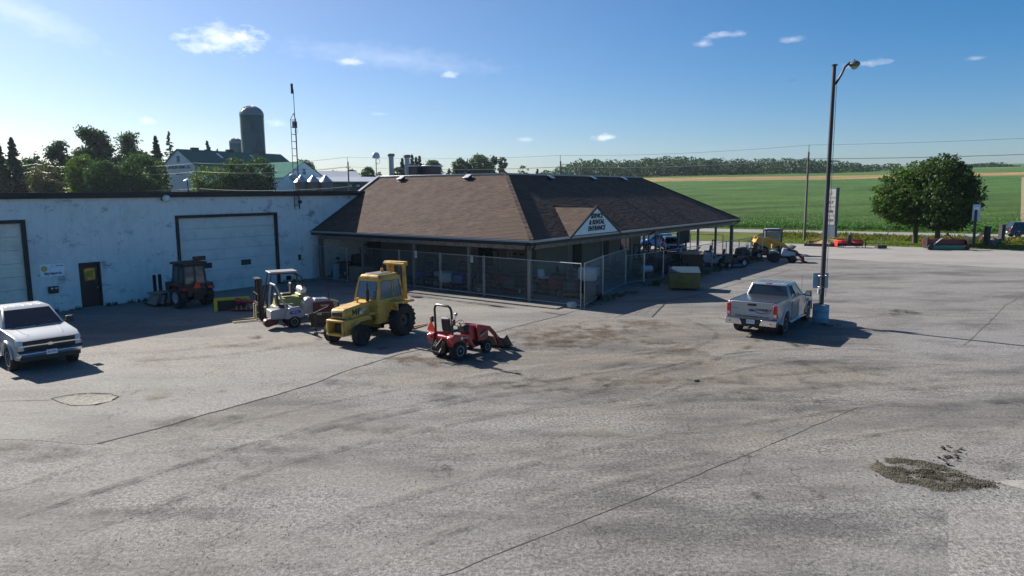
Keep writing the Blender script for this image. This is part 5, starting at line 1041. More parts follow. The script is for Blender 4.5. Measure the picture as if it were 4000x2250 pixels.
def leafq(s, p, r, up=None, two=True):
    a = Vector((rnd.gauss(0, 1), rnd.gauss(0, 1), rnd.gauss(0, .7)+.3)).normalized(); b_ = a.orthogonal().normalized(); b_.rotate(Matrix.Rotation(rnd.random()*6.28, 3, a)); c = a.cross(b_)
    i = len(s.v); rr = r*rnd.uniform(.6, 1.25)
    s.v += [tuple(p + b_*rr), tuple(p + c*rr*.62 + a*rr*.18), tuple(p - b_*rr), tuple(p - c*rr*.62 + a*rr*.12)]; s.f.append((i, i+1, i+2, i+3))
def crown(s, lobes, n, leaf, clump, kper=10, shell=.55):
    vol = [a[3]*a[4]*a[5] for a in lobes]; tot = sum(v**(2/3) for v in vol)
    for a, v in zip(lobes, vol):
        for _ in range(max(1, int(n/kper*(v**(2/3))/tot))):
            d = Vector((rnd.gauss(0, 1), rnd.gauss(0, 1), rnd.gauss(0, 1))).normalized(); q = rnd.uniform(shell, 1)**.5 * (1+.24*mnoise.noise(d*2.6+Vector(a[:3])) + .05*rnd.gauss(0, 1))
            c = Vector((a[0]+d.x*a[3]*q, a[1]+d.y*a[4]*q, a[2]+d.z*a[5]*q))
            for _ in range(kper): leafq(s, c + Vector((rnd.gauss(0, clump), rnd.gauss(0, clump), rnd.gauss(0, clump*.6))), leaf)
def trunk(s, h, r, lobes, nb=7, lean=.0):
    s.cyl((0, 0, -.3), (lean*h*.5, 0, h*.5), r*1.15, r*.8, 10); s.cyl((lean*h*.5, 0, h*.5), (lean*h, 0, h), r*.8, r*.35, 8)
    for i in range(nb):
        a = lobes[i % len(lobes)]; d = Vector((rnd.uniform(-1, 1), rnd.uniform(-1, 1), rnd.uniform(-.3, .9))); e = Vector((a[0]+d.x*a[3]*.7, a[1]+d.y*a[4]*.7, a[2]+d.z*a[5]*.6)); st = Vector((lean*h*.6, 0, h*rnd.uniform(.45, .9)))
        md = st.lerp(e, .5)+Vector((0, 0, .2)); s.tube([st, md, e], [r*.4, r*.25, r*.08], 5)
def gz(p): return rise(p.x, p.y)
def tree(label, x, ytop, hw, Y, mt, n=2200, leaf=.3, kind='round', group=None, shape=1.0, gap=.6, clump=None, name='tree', base=None):
    if kind == 'conifer': hw *= 2.1; n = int(n*2.2); leaf *= 1.15
    else: n = int(n*4.2); leaf *= .88
    P = AT(x, ytop, Y); b0 = gz(P) if base is None else base; H_ = P.z - b0; R_ = hw/2576*4000/F*Y
    t = thing(name, label, 'tree', (P.x, P.y, b0), rnd.random()*.0, group); lob = []
    if kind == 'round':
        lob = [(0, 0, H_-R_*shape*1.0, R_*.9, R_*.9, R_*shape)]
        low = max(.8, H_*.12)
        z = H_-R_*shape*1.0
        while z > low + R_*.4: z -= R_*.75; lob.append((rnd.uniform(-.1, .1)*R_, 0, max(z, low+R_*.35), R_*rnd.uniform(.9, 1.02), R_*.9, R_*.7))
    elif kind == 'tall':
        for k in range(15):
            f = k/14; a = rnd.random()*6.28; rr = R_*(.6 if f > .75 else .8)*rnd.uniform(.35, .5); off = R_*(.55 if f < .8 else .2)*rnd.uniform(.5, 1); lob.append((math.cos(a)*off, math.sin(a)*off, H_*.15+(H_*.85-rr)*f, rr*1.2, rr*1.2, rr))
    s = MB(); cl = clump or R_*.13
    if kind == 'conifer':
        nl = int(n/26); tr_ = max(1.0, H_*.08)
        for k in range(nl):
            f = (k/nl)**.9; z = tr_ + (H_-tr_)*f; rad = R_*(1-f)**.85*rnd.uniform(.62, 1.1)+.05; a = rnd.random()*6.28; e = Vector((math.cos(a)*rad, math.sin(a)*rad, z-rad*.22)); st = Vector((0, 0, z))
            for q in range(26): c = st.lerp(e, rnd.uniform(.15, 1)) + Vector((rnd.gauss(0, 1), rnd.gauss(0, 1), rnd.gauss(0, .5)))*(rad*.12+.03); leafq(s, c, leaf)
        w_ = MB(); w_.cyl((0, 0, -.3), (0, 0, H_*.97), max(.12, H_*.02), .03, 8); w_.build('trunk', BARK, t)
    else:
        crown(s, lob, n, leaf, cl, 10, gap); w_ = MB(); trunk(w_, H_*.7, max(.12, H_*.022), lob); w_.build('trunk', BARK, t)
    s.build('crown', mt, t, smooth=0); return t
# two maples by the road
LM2 = leafmat('maple_leaves_dark', (.03, .066, .011), .3)
def maple(label, x, y, lobes, n, hgt, mt=None):
    p = GP(x, y); t = thing('maple_tree', label, 'tree', (p.x, p.y, 0), 0, None); s = MB(); crown(s, lobes, n, .135, .17, 11, .45); 
    for a in lobes[:1]:
        for _ in range(500): c = Vector((a[0]+max(-.5, min(.5, rnd.gauss(0, .28)))*a[3], a[1]+max(-.5, min(.5, rnd.gauss(0, .28)))*a[4], a[2]+max(-.5, min(.5, rnd.gauss(0, .28)))*a[5])); leafq(s, c, .38)
    s.build('crown', mt or LM, t, smooth=0); w_ = MB(); trunk(w_, hgt, .24, lobes, 12); w_.build('trunk', BARK, t); return p
maple('left one of two round maples on the grass verge, with the yellower crown', 2301, 613, [(-.2, .6, 4.9, 3.6, 3.3, 3.0), (-2.3, .2, 4.2, 2.1, 2.3, 1.8), (.5, 0, 6.8, 2.2, 2.1, 1.9), (1.4, .3, 3.8, 2.1, 1.9, 1.5), (-1.0, -.6, 6.3, 1.8, 1.7, 1.5), (-.4, 0, 3.2, 2.7, 2.5, 1.5)], 23000, 5.5)
maple('right one of two round maples on the grass verge, the taller and darker one', 2356, 618, [(.5, 0, 5.0, 3.3, 3.2, 3.2), (1.4, 0, 4.7, 1.9, 2.1, 2.1), (.1, 0, 7.2, 2.2, 2.1, 1.9), (1.3, 0, 6.6, 1.7, 1.7, 1.6), (.5, -.3, 2.9, 2.4, 2.3, 1.4)], 26000, 5.6, LM2)
gl = 'trees behind the farm road on the left'
for a in (('narrow dark spruce at the far left edge of the picture', -6, 358, 22, 150, LC, 2600, .28, 'conifer'), ('dark pointed spruce near the left edge beyond the white roof', 27, 347, 21, 155, LC, 3200, .28, 'conifer'),
          ('low bluish tree between the pointed spruce and the broken topped pine', 84, 396, 40, 175, LF, 1800, .4, 'round'), ('dark pine with a ragged broken top', 142, 358, 42, 160, LC, 3400, .32, 'tall'),
          ('tallest broad dark tree on the left with a rounded double top', 232, 322, 56, 175, LD, 5200, .38, 'tall'), ('second tall broad tree with sky showing through its crown', 322, 335, 48, 180, LD, 3000, .36, 'tall'),
          ('dense dark spruce just left of the thin spruce', 390, 343, 20, 170, LC, 2400, .28, 'conifer'), ('thin see through spruce beside the white barn', 424, 330, 17, 225, LC, 1100, .24, 'conifer'),
          ('low leafy yellow green tree left of the wire pole', 203, 391, 36, 140, LB, 2600, .28, 'round'), ('round vine covered tree in front of the tall trees', 258, 404, 40, 136, LD, 2600, .28, 'round'),
          ('large round dark clipped maple left of the white barn', 350, 388, 50, 138, LD, 3600, .27, 'round'), ('small light green tree between the round maple and barn', 391, 404, 24, 160, LB, 1300, .3, 'round'),
          ('brownish olive shrub tree behind the power wires', 112, 412, 36, 145, LO, 1800, .28, 'round'), ('dark tree filling the gap under the pointed spruce', 30, 405, 50, 165, LD, 2400, .36, 'round'), ('dark low tree under the ragged pine', 165, 420, 48, 168, LD, 2200, .36, 'round'), ('shaded tree mass below the second tall tree', 300, 400, 50, 172, LD, 2400, .36, 'round')):
    tree(*a)
for a in (('low wide bush tree at the foot of the white barn', 528, 420, 48, 150, LB, 2400, .26, 'round', None, .7), ('round dark tree in front of the green barn roof', 592, 397, 30, 152, LD, 2400, .26, 'round'), ('round dark tree directly below the tall silo', 648, 399, 37, 150, LD, 2800, .26, 'round'),
          ('small pine sticking up over the barn ridge', 521, 355, 17, 240, LC, 1100, .36, 'conifer'), ('tiny pine top right of the small pine over the barn ridge', 546, 373, 8, 240, LC, 500, .3, 'conifer'), ('round tree behind the antenna tower', 765, 403, 26, 230, LF, 1700, .4, 'round'),
          ('sparse small tree behind the long pale shed', 842, 428, 14, 330, LF, 260, .4, 'round'), ('blurry tree right of the wire pole behind the shed', 885, 426, 14, 330, LF, 500, .5, 'round'), ('small round tree left of the domed roof antenna', 925, 421, 17, 210, LD, 1500, .3, 'round'), ('very small bush at the foot of the domed antenna', 953, 430, 7, 230, LF, 300, .3, 'round')):
    tree(*a)
gs = 'spruces in a cluster behind the brown roof'
for i, (x, y, lb) in enumerate(((1012, 399, 'leftmost spruce of the cluster behind the roof flues'), (1024, 394, 'second spruce in the cluster behind the roof flues'), (1036, 390, 'tallest middle spruce of the cluster behind the brown roof'), (1046, 396, 'fourth spruce of the cluster, right of the tallest'), (1055, 393, 'rightmost spruce of the cluster behind the brown roof'))): tree(lb, x, y, 9, 260+6*i, LC, 1100, .42, 'conifer', gs)
for a in (('small bush tree between the two roof flues', 1000, 420, 16, 255, LF, 700, .4, 'round'), ('round tree just right of the spruce cluster', 1088, 404, 24, 240, LD, 2200, .36, 'round'), ('dark tree left of the widest tree over the front roof edge', 1158, 399, 20, 250, LD, 1700, .38, 'round'), ('widest dark tree over the front roof edge', 1204, 391, 29, 250, LD, 2600, .38, 'round'),
          ('loose tree with gaps over the hip of the brown roof', 1240, 393, 20, 270, LF, 700, .42, 'tall'), ('rightmost loose tree over the hip of the brown roof', 1264, 396, 11, 270, LF, 650, .42, 'round'), ('tiny spruce pair left of the left loose tree', 1130, 424, 8, 330, LC, 500, .4, 'conifer'),
          ('bright young tree top just above the roof ridge', 1318, 414, 14, 120, LB, 260, .2, 'round'), ('small far spruce right of the bright young tree top', 1352, 425, 6, 330, LC, 350, .4, 'conifer'), ('lone far round tree on the right horizon', 2480, 434, 12, 560, LF, 500, .8, 'round'), ('tiny far bush at the right end of the horizon', 2521, 436, 5, 620, LF, 160, .7, 'round')):
    tree(*a)
# the far wood
s = MB(); rw = random.Random(3); top_px = [(1366, 432), (1400, 425), (1450, 405), (1500, 402), (1540, 405), (1580, 407), (1640, 398), (1700, 396), (1760, 399), (1830, 402), (1880, 404), (1960, 402), (2030, 400), (2100, 408), (2150, 413), (2200, 412), (2260, 416)]
def topy(x):
    for (a, b_), (c, d) in zip(top_px[:-1], top_px[1:]):
        if a <= x <= c: return b_+(d-b_)*(x-a)/(c-a)
    return 420
x = 1366
while x < 2262:
    for row in range(3):
        Y = 470 + 22*row + rw.uniform(-8, 8); P = AT(x+rw.uniform(-8, 8), topy(x)+rw.uniform(-4, 9)+(6 if row == 0 else 0), Y); b0 = rise(P.x, P.y); h = max(3, P.z-b0); r_ = rw.uniform(2.8, 4.6)
        z = P.z - r_*.9; first = True
        while z > b0 - 1:
            for _ in range(70 if first else 50):
                d = Vector((rw.gauss(0, 1), rw.gauss(0, 1)-.3, rw.gauss(0, 1)+.2)).normalized(); leafq(s, Vector((P.x, P.y, z)) + Vector((d.x*r_, d.y*r_, d.z*r_*.95)), .72)
            z -= r_*.95; first = False
    x += rw.uniform(5, 12)
tag(s.build('far_wood', LF, smooth=0), 'long dark wood on the horizon beyond the fields', kind='stuff')
s = MB()
for i in range(1500):
    x = rw.uniform(2445, 2520); y = 437; P = AT(x, 436, 560); leafq(s, Vector((P.x, P.y+rw.uniform(-20, 20), rise(P.x, P.y)+rw.uniform(0, 3.2)*math.exp(-((x-2470)/25)**2))), .8)
tag(s.build('far_hedge', LF, smooth=0), 'low dark hedge on the right horizon', kind='stuff')
# ================================================================== grass and crops
SOY = leafmat('soy_leaves', (.036, .115, .016), .3); GRS = leafmat('verge_grass', (.085, .13, .014), .4, .7); DRYG = leafmat('dry_grass', (.22, .19, .08), .3, .8); DITM = leafmat('ditch_weeds', (.095, .105, .016), .3, .8)
def scatter(name, fn, n, mt, label, leaf, hh):
    s = MB()
    for _ in range(n):
        p, sc = fn(); i = len(s.v); a = rnd.random()*6.28; dx, dy = math.cos(a)*leaf*sc, math.sin(a)*leaf*sc; h = hh*sc*rnd.uniform(.5, 1.2); ox, oy = rnd.gauss(0, h*.35), rnd.gauss(0, h*.35)
        s.v += [(p.x-dx, p.y-dy, p.z), (p.x+dx, p.y+dy, p.z), (p.x+ox+dx*.5, p.y+oy+dy*.5, p.z+h), (p.x+ox-dx*.5, p.y+oy-dy*.5, p.z+h)]; s.f.append((i, i+1, i+2, i+3))
    return tag(s.build(name, mt, smooth=0), label, kind='stuff')
def ditch(s_):                          # depth of the verge between lot and road
    f = (s_-SG)/(SN-SG); return -1.0*math.exp(-((f-.62)/.2)**2)*.55
# verge ground: a strip with a shallow ditch
s = MB(); na, ns = 120, 14
for i in range(na+1):
    for j in range(ns+1):
        a = -150+320*i/na; q = SG + (SN-SG)*j/ns; p = SR(a, q); s.v.append((p.x, p.y, .03 + (ditch(q)+.4*0 if 0 < j < ns else 0)*.0 + .02*mnoise.noise(p*.4)))
s.f = [(i*(ns+1)+j, (i+1)*(ns+1)+j, (i+1)*(ns+1)+j+1, i*(ns+1)+j+1) for i in range(na) for j in range(ns)]
tag(s.build('verge', mat('verge_soil', (.085, .11, .022), .95, 0, .4, .8, .8, 8, spec=.1), smooth=180), 'green grass verge between the yard and the road', kind='structure')
def fv():
    a = rnd.uniform(-20, 75); q = rnd.uniform(SG+.2, SN-.3); return SR(a, q) + Z*.03, 1
W_ = SN-SG; print('verge width', W_, 'road', SF-SN, 'SG', SG)
def fgr():
    a = rnd.uniform(-15, 70); q = SG+.15 + W_*rnd.random()**1.2*.45; return SR(a, q)+Z*.03, rnd.uniform(.5, 1)
scatter('verge_grass', fgr, 26000, GRS, 'mown bright grass on the verge', .035, .14)
def fdt():
    a = rnd.uniform(-15, 70); q = SG + W_*(.45+.5*rnd.random()); k = .5+.8*max(0, mnoise.noise(Vector((a*.35, q*.8, 0)))+.4); return SR(a, q)+Z*.02, k
scatter('ditch_weeds', fdt, 26000, DITM, 'rough olive weeds along the roadside ditch', .06, .36)
def ffar():
    a = rnd.uniform(-70, 70); return SR(a, SF + rnd.uniform(.1, 2.6))+Z*.02, rnd.uniform(.5, 1)
scatter('road_edge_grass', ffar, 14000, GRS, 'grass edge on the far side of the road', .05, .22)
def fsoy():
    while 1:
        a = rnd.uniform(-25, 60); d = 3.0 + 45*rnd.random()**2.2; p = SR(a, SF + d)
        if 1: p.z = rise(p.x, p.y); return p, rnd.uniform(.7, 1.3)*(1-d/80)
s = MB()
for _ in range(52000):
    p, sc = fsoy(); d = rnd.random(); leafq(s, p + Z*(.7*sc*rnd.uniform(.1, 1)), .11*sc)
tag(s.build('soybean_plants', SOY, smooth=0), 'leafy green soybean crop beyond the road', kind='stuff')
def fdg():
    p = GP(2075, 606); return Vector((p.x+rnd.gauss(0, 1.3), p.y+rnd.gauss(0, .9), .1)), 1
# track on the right of the field
a, b_ = GP(2566, 600), None
sp = SR(0, 0)
s = MB(); tk = []
for d in [4+7.5*k for k in range(27)]:
    x = 2579 - 14*(1-math.exp(-d/110)); Y = (SF+d)/(RN.y + RN.x*0.485); P = AT(x, 500, Y); w2 = .35; tk += [(P.x-w2, P.y, rise(P.x-w2, P.y)+.16), (P.x+w2+d*.01, P.y, rise(P.x+w2, P.y)+.16)]
s.v = tk; s.f = [(2*i, 2*i+1, 2*i+3, 2*i+2) for i in range(26)]
tag(s.build('field_track', mat('dry_track', (.24, .19, .11), .95, 0, .25, .5), smooth=0), 'dry straw coloured track beside the field', kind='structure')
# weeds at the foot of fences
s = MB()
def weeds(a, b_, n, h, w_=.25):
    for _ in range(n):
        p = a.lerp(b_, rnd.random()) + Vector((rnd.gauss(0, w_), rnd.gauss(0, w_), .06)); c_ = leafclump(9, .12, h*rnd.uniform(.4, 1), .02); s.add([Vector(q)+p for q in c_.v], c_.f)
weeds(GP(1480, 770), GP(1590, 738), 50, .2); weeds(GP(1640, 722), GP(1930, 650), 200, .32, .35); weeds(GP(1050, 730), GP(1470, 776), 40, .14, .12); weeds(GP(2060, 818), GP(2085, 822), 14, .1, .2); weeds(GP(820, 704), GP(1000, 722), 24, .25)
tag(s.build('fence_weeds', WEED, smooth=0), 'weeds and dry stalks along the fence line', kind='stuff')
# ================================================================== farm
GRN = mat('green_roof', (.025, .14, .12), .95, 0, .1, .6, spec=.1); BWH = mat('barn_white', (.82, .84, .9), .7, 0, .08, .8); BDK = mat('barn_dark', (.02, .03, .03), .7)
CONC = mat('silo_concrete', (.05, .105, .14), .85, 0, .3, .8, .4, 3, dirt=(.05, .06, .07), damt=.5, dscale=.4, streak=(1, 1, .25)); DOME = mat('silo_dome', (.2, .25, .3), .45, .5, .1, 1)
PALE = mat('pale_roof_metal', (.42, .45, .5), .5, .1, .06, .4)
def gable(name, label, P, az_, w_, l_, ze, zr, wallm, roofm, over=.5, cat='barn'):
    b0 = rise(P.x, P.y); t = thing(name, label, cat, (P.x, P.y, b0), az_); e, r_ = ze-b0, zr-b0      # x: along ridge from the near gable; y across
    s = MB(); s.prism([(0, 0)], 0, 0) if 0 else None
    s.v = [(0, -w_/2, -2), (l_, -w_/2, -2), (l_, w_/2, -2), (0, w_/2, -2), (0, -w_/2, e), (l_, -w_/2, e), (l_, w_/2, e), (0, w_/2, e), (0, 0, r_-.1), (l_, 0, r_-.1)]
    s.f = [(0,1,5,4), (1,2,6,9,5), (2,3,7,6), (3,0,4,8,7), (4,5,9,8), (7,8,9,6)]; s.build('wall', wallm, t, smooth=0)
    k = (r_-e)/(w_/2)
    for sg in (-1, 1):
        s = MB(); yy = sg*(w_/2+over); s.hexa([(-over, yy, e-over*k), (l_+over, yy, e-over*k), (l_+over, 0, r_), (-over, 0, r_)], [(-over, yy, e-over*k+.15), (l_+over, yy, e-over*k+.15), (l_+over, 0, r_+.15), (-over, 0, r_+.15)]); s.build('roof', roofm, t, smooth=0)
    return t, e, r_, k
P = AT(447, 380, 185); w_ = 15.5
t, e, r_, k = gable('barn', 'large white barn with a green metal roof and a dark sign line on its gable', P, R(60), w_, 34, 12.2, 17.0, BWH, GRN, .3)
s = MB(); s.box((-.05, 0, e+2.3), (.1, 1.1, 1.6)); s.build('gable_vent', mat('louvre', (.1, .18, .24), .6), t)
text('lettering', 'TRUSSLER FARMS LTD', 1.0, BLUEBLK, t, frame((-.08, 0, e+.2), (0, -1, 0), (0, 0, 1)), .02, .95, bold=.015); text('lettering', 'MILL  RD', .75, BLUEBLK, t, frame((-.08, 0, e-1.5), (0, -1, 0), (0, 0, 1)), .02, .8, bold=.01)
for x in (5, 16, 27): s = MB(); s.box((x, 0, r_+.3), (1.8, 1.2, .8)); s.build('ridge_vent', BDK, t)
for x in (10.5, 21.5): s = MB(); s.add([(x, -1.2, r_-1.2*k+.2), (x+.9, -1.2, r_-1.2*k+.2), (x+.9, -3.4, r_-3.4*k+.2), (x, -3.4, r_-3.4*k+.2)], [(0,1,2,3)]); s.build('skylight', mat('skylight', (.5, .55, .6), .4), t, smooth=0)
P = AT(700, 405, 190)
t, e, r_, k = gable('barn', 'smaller barn with green roof and white end wall right of the silo', Vector((P.x-10, P.y+10, 0)), R(-32), 14, 20, 9.6, 13.8, BWH, GRN, .3)
s = MB(); s.box((20.1, 0, r_-2.6), (.1, .9, 1.5)); s.build('gable_vent', MC['louvre'], t)
s = MB(); s.box((4, 0, r_+.2), (1.6, 1, .6)); s.build('ridge_vent', BDK, t)
def silo(label, x, Y, hw, ytop, ydome, ladder=False):
    P = AT(x, ytop, Y); b0 = rise(P.x, P.y); k = Y/F*K; r_ = hw*k; zt_ = P.z-b0; zd_ = AT(x, ydome, Y).z-b0; t = thing('silo', label, 'silo', (P.x, P.y, b0), 0)
    s = MB(); s.cyl((0, 0, -1), (0, 0, zd_), r_*.97, r_, 40, True); o = s.build('shaft', CONC, t)
    s = MB(); z = 1.0
    while z < zd_-.3: s.lathe([(r_*(.97+.03*z/zd_)+.0, z), (r_*(.97+.03*z/zd_)+.05, z+.02), (r_*(.97+.03*z/zd_)+.05, z+.06), (r_*(.97+.03*z/zd_), z+.08)], 40); z += .75
    s.build('hoop', mat('hoop_steel', (.035, .06, .075), .7), t)
    s = MB(); hd = zt_-zd_; s.lathe([(r_*1.03, zd_), (r_*1.04, zd_+.12)] + [(r_*1.0*math.cos(a*math.pi/2/10), zd_+.12+(hd-.12)*math.sin(a*math.pi/2/10)) for a in range(11)], 40); s.build('dome', DOME, t)
    s = MB()
    for i in range(24):
        a = 2*math.pi*i/24; s.tube([(r_*1.01*math.cos(b_*math.pi/2/6)*math.cos(a), r_*1.01*math.cos(b_*math.pi/2/6)*math.sin(a), zd_+.15+(hd-.12)*math.sin(b_*math.pi/2/6)) for b_ in range(7)], .06, 4)
    s.build('dome_rib', mat('dome_rib', (.12, .15, .2), .5), t)
    if ladder:
        s = MB(); y0 = -r_*.2
        for o_ in (0, .5): s.cyl((r_+.55, y0-o_, 0), (r_+.35, y0-o_, zd_-.8), .05, n=4)
        z = .5
        while z < zd_-1: s.cyl((r_+.5, y0, z), (r_+.5, y0-.5, z), .04, n=4); z += .8
        s.build('ladder', mat('ladder_white', (.5, .5, .55), .5), t)
silo('tall concrete silo with a ribbed metal dome and side ladder', 631.5, 212, 28, 266.5, 291, True)
silo('short concrete silo half hidden behind the tall one', 592.5, 222, 15.5, 348, 361)
for i, (x, lb) in enumerate(((757, 'leftmost grain bin cone, half behind the antenna tower'), (787.5, 'middle grain bin with a shiny conical roof'), (819, 'right grain bin with a shiny conical roof'))):
    P = AT(x, 440.5, 165); b0 = rise(P.x, P.y); t = thing('grain_bin', lb, 'grain bin', (P.x, P.y, b0), 0); r_ = 17.5*165/F*K; zt_ = P.z-b0; ze = AT(x, 457, 165).z-b0
    s = MB(); s.cyl((0, 0, -1), (0, 0, ze), r_*.97, r_*.97, 28); s.build('bin_wall', mat('bin_steel', (.08, .1, .11), .5, .5, .15, 2), t); s = MB()
    pr = []
    for j, (rr, z) in enumerate(((r_*1.03, ze-.1), (r_*.08, zt_))):
        for q in range(48): a = 2*math.pi*q/48; b2 = rr*(1+(.02 if q % 2 else 0)); s.v.append((b2*math.cos(a), b2*math.sin(a), z))
    s.f = [(q, (q+1) % 48, 48+(q+1) % 48, 48+q) for q in range(48)] + [tuple(range(48, 96))]; s.build('cone_roof', mat('cone_steel', (.3, .36, .42), .4, .6, .05, 2), t, smooth=0); t['group'] = 'grain bins beside the farm sheds'
def shed(label, x0, x1, Y, yr, ye, yb, wallm, wins=0):
    A, B = AT(x0, yr, Y), AT(x1, yr, Y+10); b0 = min(rise(A.x, A.y), rise(B.x, B.y))-1; d = B-A; d.z = 0; az_ = math.atan2(d.y, d.x); l_ = d.length; t = thing('farm_shed', label, 'shed', (A.x, A.y, b0), az_)
    zr, ze = A.z-b0, AT(x0, ye, Y-6).z-b0; s = MB(); s.v = [(0, -6, 0), (l_, -6, 0), (l_, 6, 0), (0, 6, 0), (0, -6, ze), (l_, -6, ze), (l_, 6, ze), (0, 6, ze), (0, 0, zr), (l_, 0, zr)]
    s.f = [(0,1,5,4), (1,2,6,9,5), (2,3,7,6), (3,0,4,8,7), (4,5,9,8), (7,8,9,6)]; s.build('wall', wallm, t, smooth=0)
    for sg in (-1, 1): s = MB(); s.hexa([(-.3, sg*6.4, ze-.1), (l_+.3, sg*6.4, ze-.1), (l_+.3, 0, zr), (-.3, 0, zr)], [(-.3, sg*6.4, ze+.08), (l_+.3, sg*6.4, ze+.08), (l_+.3, 0, zr+.15), (-.3, 0, zr+.15)]); s.build('roof', PALE, t, smooth=0)
    for i in range(wins): s = MB(); s.box((l_*(.42+.53*i/max(1, wins-1)), -6.05, ze-1.05), (.9, .1, .55)); s.build('window', mat('shed_window', (.35, .42, .42), .4), t)
    return t
shed('long low farm shed with a pale roof and dark green wall', 790, 945, 185, 445.5, 457, 475, mat('shed_green', (.02, .05, .035), .8, 0, .3, 1), 5)
shed('farther farm shed with a pale roof and dark gable end', 758, 893, 215, 430.5, 445, 460, mat('shed_dark', (.015, .03, .06), .8), 0)
P = AT(471, 449, 120); t = thing('yard_lamp', 'white mushroom shaped cap rising just above the white roof edge', 'vent', (P.x, P.y, rise(P.x, P.y)), 0); h = P.z-rise(P.x, P.y)
s = MB(); s.cyl((0, 0, 0), (0, 0, h-.3), .1, n=8); s.build('pole', DSTEEL, t); s = MB(); s.lathe([(.02, h), (.5, h-.25), (.62, h-.38), (.1, h-.4)], 16); s.build('cap', WHITE, t)
# ================================================================== utility poles and wires
UPM = mat('utility_pole_wood', (.12, .115, .11), .9, 0, .25, 4, .3, dirt=(.05, .05, .05), damt=.4, streak=(1, 1, .2)); P3 = GP(2023, 606); pol = []
def onroad(x, s0):                      # point of the pole line seen at picture x
    d = ray(x, 480); k = d.x/d.y; q = s0; t_ = (k*(RN.y*q) - RN.x*q)/(RD.x - k*RD.y); return SR(t_, q)
s3 = P3.dot(RN)
for x, yt, lb in ((2030, 365, 'utility pole standing in the verge left of the tall lamp post'), (1410, 391, 'utility pole top showing above the long roof ridge'), (878, 395, 'utility pole between the farm sheds and the brown roof'), (497, 410, 'utility pole in front of the white barn'), (243, 412, 'utility pole in front of the round trees on the left'), (96, 412, 'leftmost utility pole among the dark trees')):
    p = P3 if x == 2030 else onroad(x, s3); h = ZA(x, yt, p); p = Vector((p.x, p.y, 0)); pol.append((p, h)); t = thing('utility_pole', lb, 'utility pole', p, math.atan2(RD.y, RD.x), 'utility poles along the road')
    s = MB(); s.cyl((0, 0, -.2), (0, 0, h-.75), (.14), .1, 12); s.build('pole', UPM, t); s = MB(); s.cyl((.02, -.13, h-1.2), (.02, -.13, h-.05), .03, n=6); s.sphere((.02, -.13, h-.03), .05, 8, 6); s.build('top_pin', DSTEEL, t)
    s = MB()
    for sg in (-1, 1): s.cyl((0, 0, h-1.75), (sg*.0+.02, sg*.42, h-1.68), .03, n=6); s.cyl((.02, sg*.42, h-1.72), (.02, sg*.42, h-1.5), .06, .045, 8)
    s.build('insulator_bracket', DSTEEL, t)
p_r = P3 + RD*40; pol = [(p_r, pol[0][1]+.6)] + pol + [(pol[-1][0]-RD*28, pol[-1][1])]
WIRE = mat('wire_metal', (.3, .31, .33), .45, .4, .05)
def span(a, b_, sag, r_, lb, par=None):
    pts = [a.lerp(b_, i/14) - Z*sag*4*(i/14)*(1-i/14) for i in range(15)]; s = MB(); s.tube(pts, r_, 5); return tag(s.build('power_wire', WIRE, smooth=60), lb, 'wire', 'overhead wires along the road')
names = ['right of the lamp side pole', 'from the verge pole to the roof ridge pole', 'from the roof ridge pole to the farm pole', 'from the farm pole to the barn pole', 'in front of the white barn', 'between the two left poles', 'at the far left edge']
for i in range(len(pol)-1):
    (a, ha), (b_, hb) = pol[i], pol[i+1]; r_ = .016 if i < 3 else .026
    span(a+Z*ha, b_+Z*hb, .35 if i < 3 else .6, r_, 'topmost overhead wire '+names[i])
    for sg, w3 in ((-1, 'nearer'), (1, 'farther')): span(a+Z*(ha-1.5)+RN*sg*.42, b_+Z*(hb-1.5)+RN*sg*.42, .4 if i < 3 else .62, r_, w3+' wire of the lower pair '+names[i])
    if i >= 3: span(a+Z*(ha-4.6), b_+Z*(hb-4.6), .5, .03, 'lowest thick cable '+names[i])
# ================================================================== lamp post in its barrel
p = GP(2063, 815); hp = ZA(2089, 166, p)
t = thing('lamp_post', 'tall dark lamp post with one cobra head lamp, standing in a blue barrel', 'lamp post', p, 0); PM = mat('lamp_pole_paint', (.03, .028, .035), .55, .1, .25, 5)
s = MB(); s.cyl((0, 0, 0), (0, 0, hp), .105, .072, 16); s.cyl((0, 0, hp), (0, 0, hp+.05), .12, n=16); s.build('pole', PM, t)
s = MB(); s.cyl((.13, -.1, 1.2), (.11, -.05, hp-.8), .014, n=5); s.build('conduit', STEEL, t); s = MB(); s.tube([(.08, 0, hp-.75), (.3, -.02, hp-.35), (.42, -.03, hp-.05), (.62, -.04, hp+.12)], .05, 8); s.build('arm', PM, t)
s = MB(); s.lathe([(.0, .15), (.1, .14), (.19, .08), (.23, 0), (.17, -.09), (.08, -.15), (0, -.16)], 20, 'z', (.8, -.05, hp+.04)); s.cyl((.78, -.05, hp+.17), (.78, -.05, hp+.25), .035, n=8); o = s.build('lamp_head', mat('lamp_head', (.1, .13, .13), .4, .2), t)
s = MB(); s.lathe([(.18, -.06), (.13, -.15), (.05, -.2), (0, -.205)], 20, 'z', (.8, -.05, hp+.04)); s.build('lamp_glass', mat('lamp_glass', (.35, .34, .25), .2), o)
s = MB(); s.box((-.17, -.14, 1.45), (.14, .1, .24)); s.build('switch_box', mat('switch_grey', (.3, .32, .33), .5), t, bev=.01)
s = MB(); s.lathe([(.315, 0), (.33, .02), (.33, .28), (.345, .3), (.33, .32), (.33, .58), (.345, .6), (.33, .62), (.33, .84), (.345, .87), (.3, .86), (.29, .8), (0, .8)], 28); tag(s.build('barrel', mat('barrel_blue', (.13, .3, .42), .6, 0, .15, 4, dirt=(.12, .1, .08), damt=.6, dscale=3), loc=p), 'faded blue steel barrel round the foot of the lamp post', 'barrel')
s = MB()
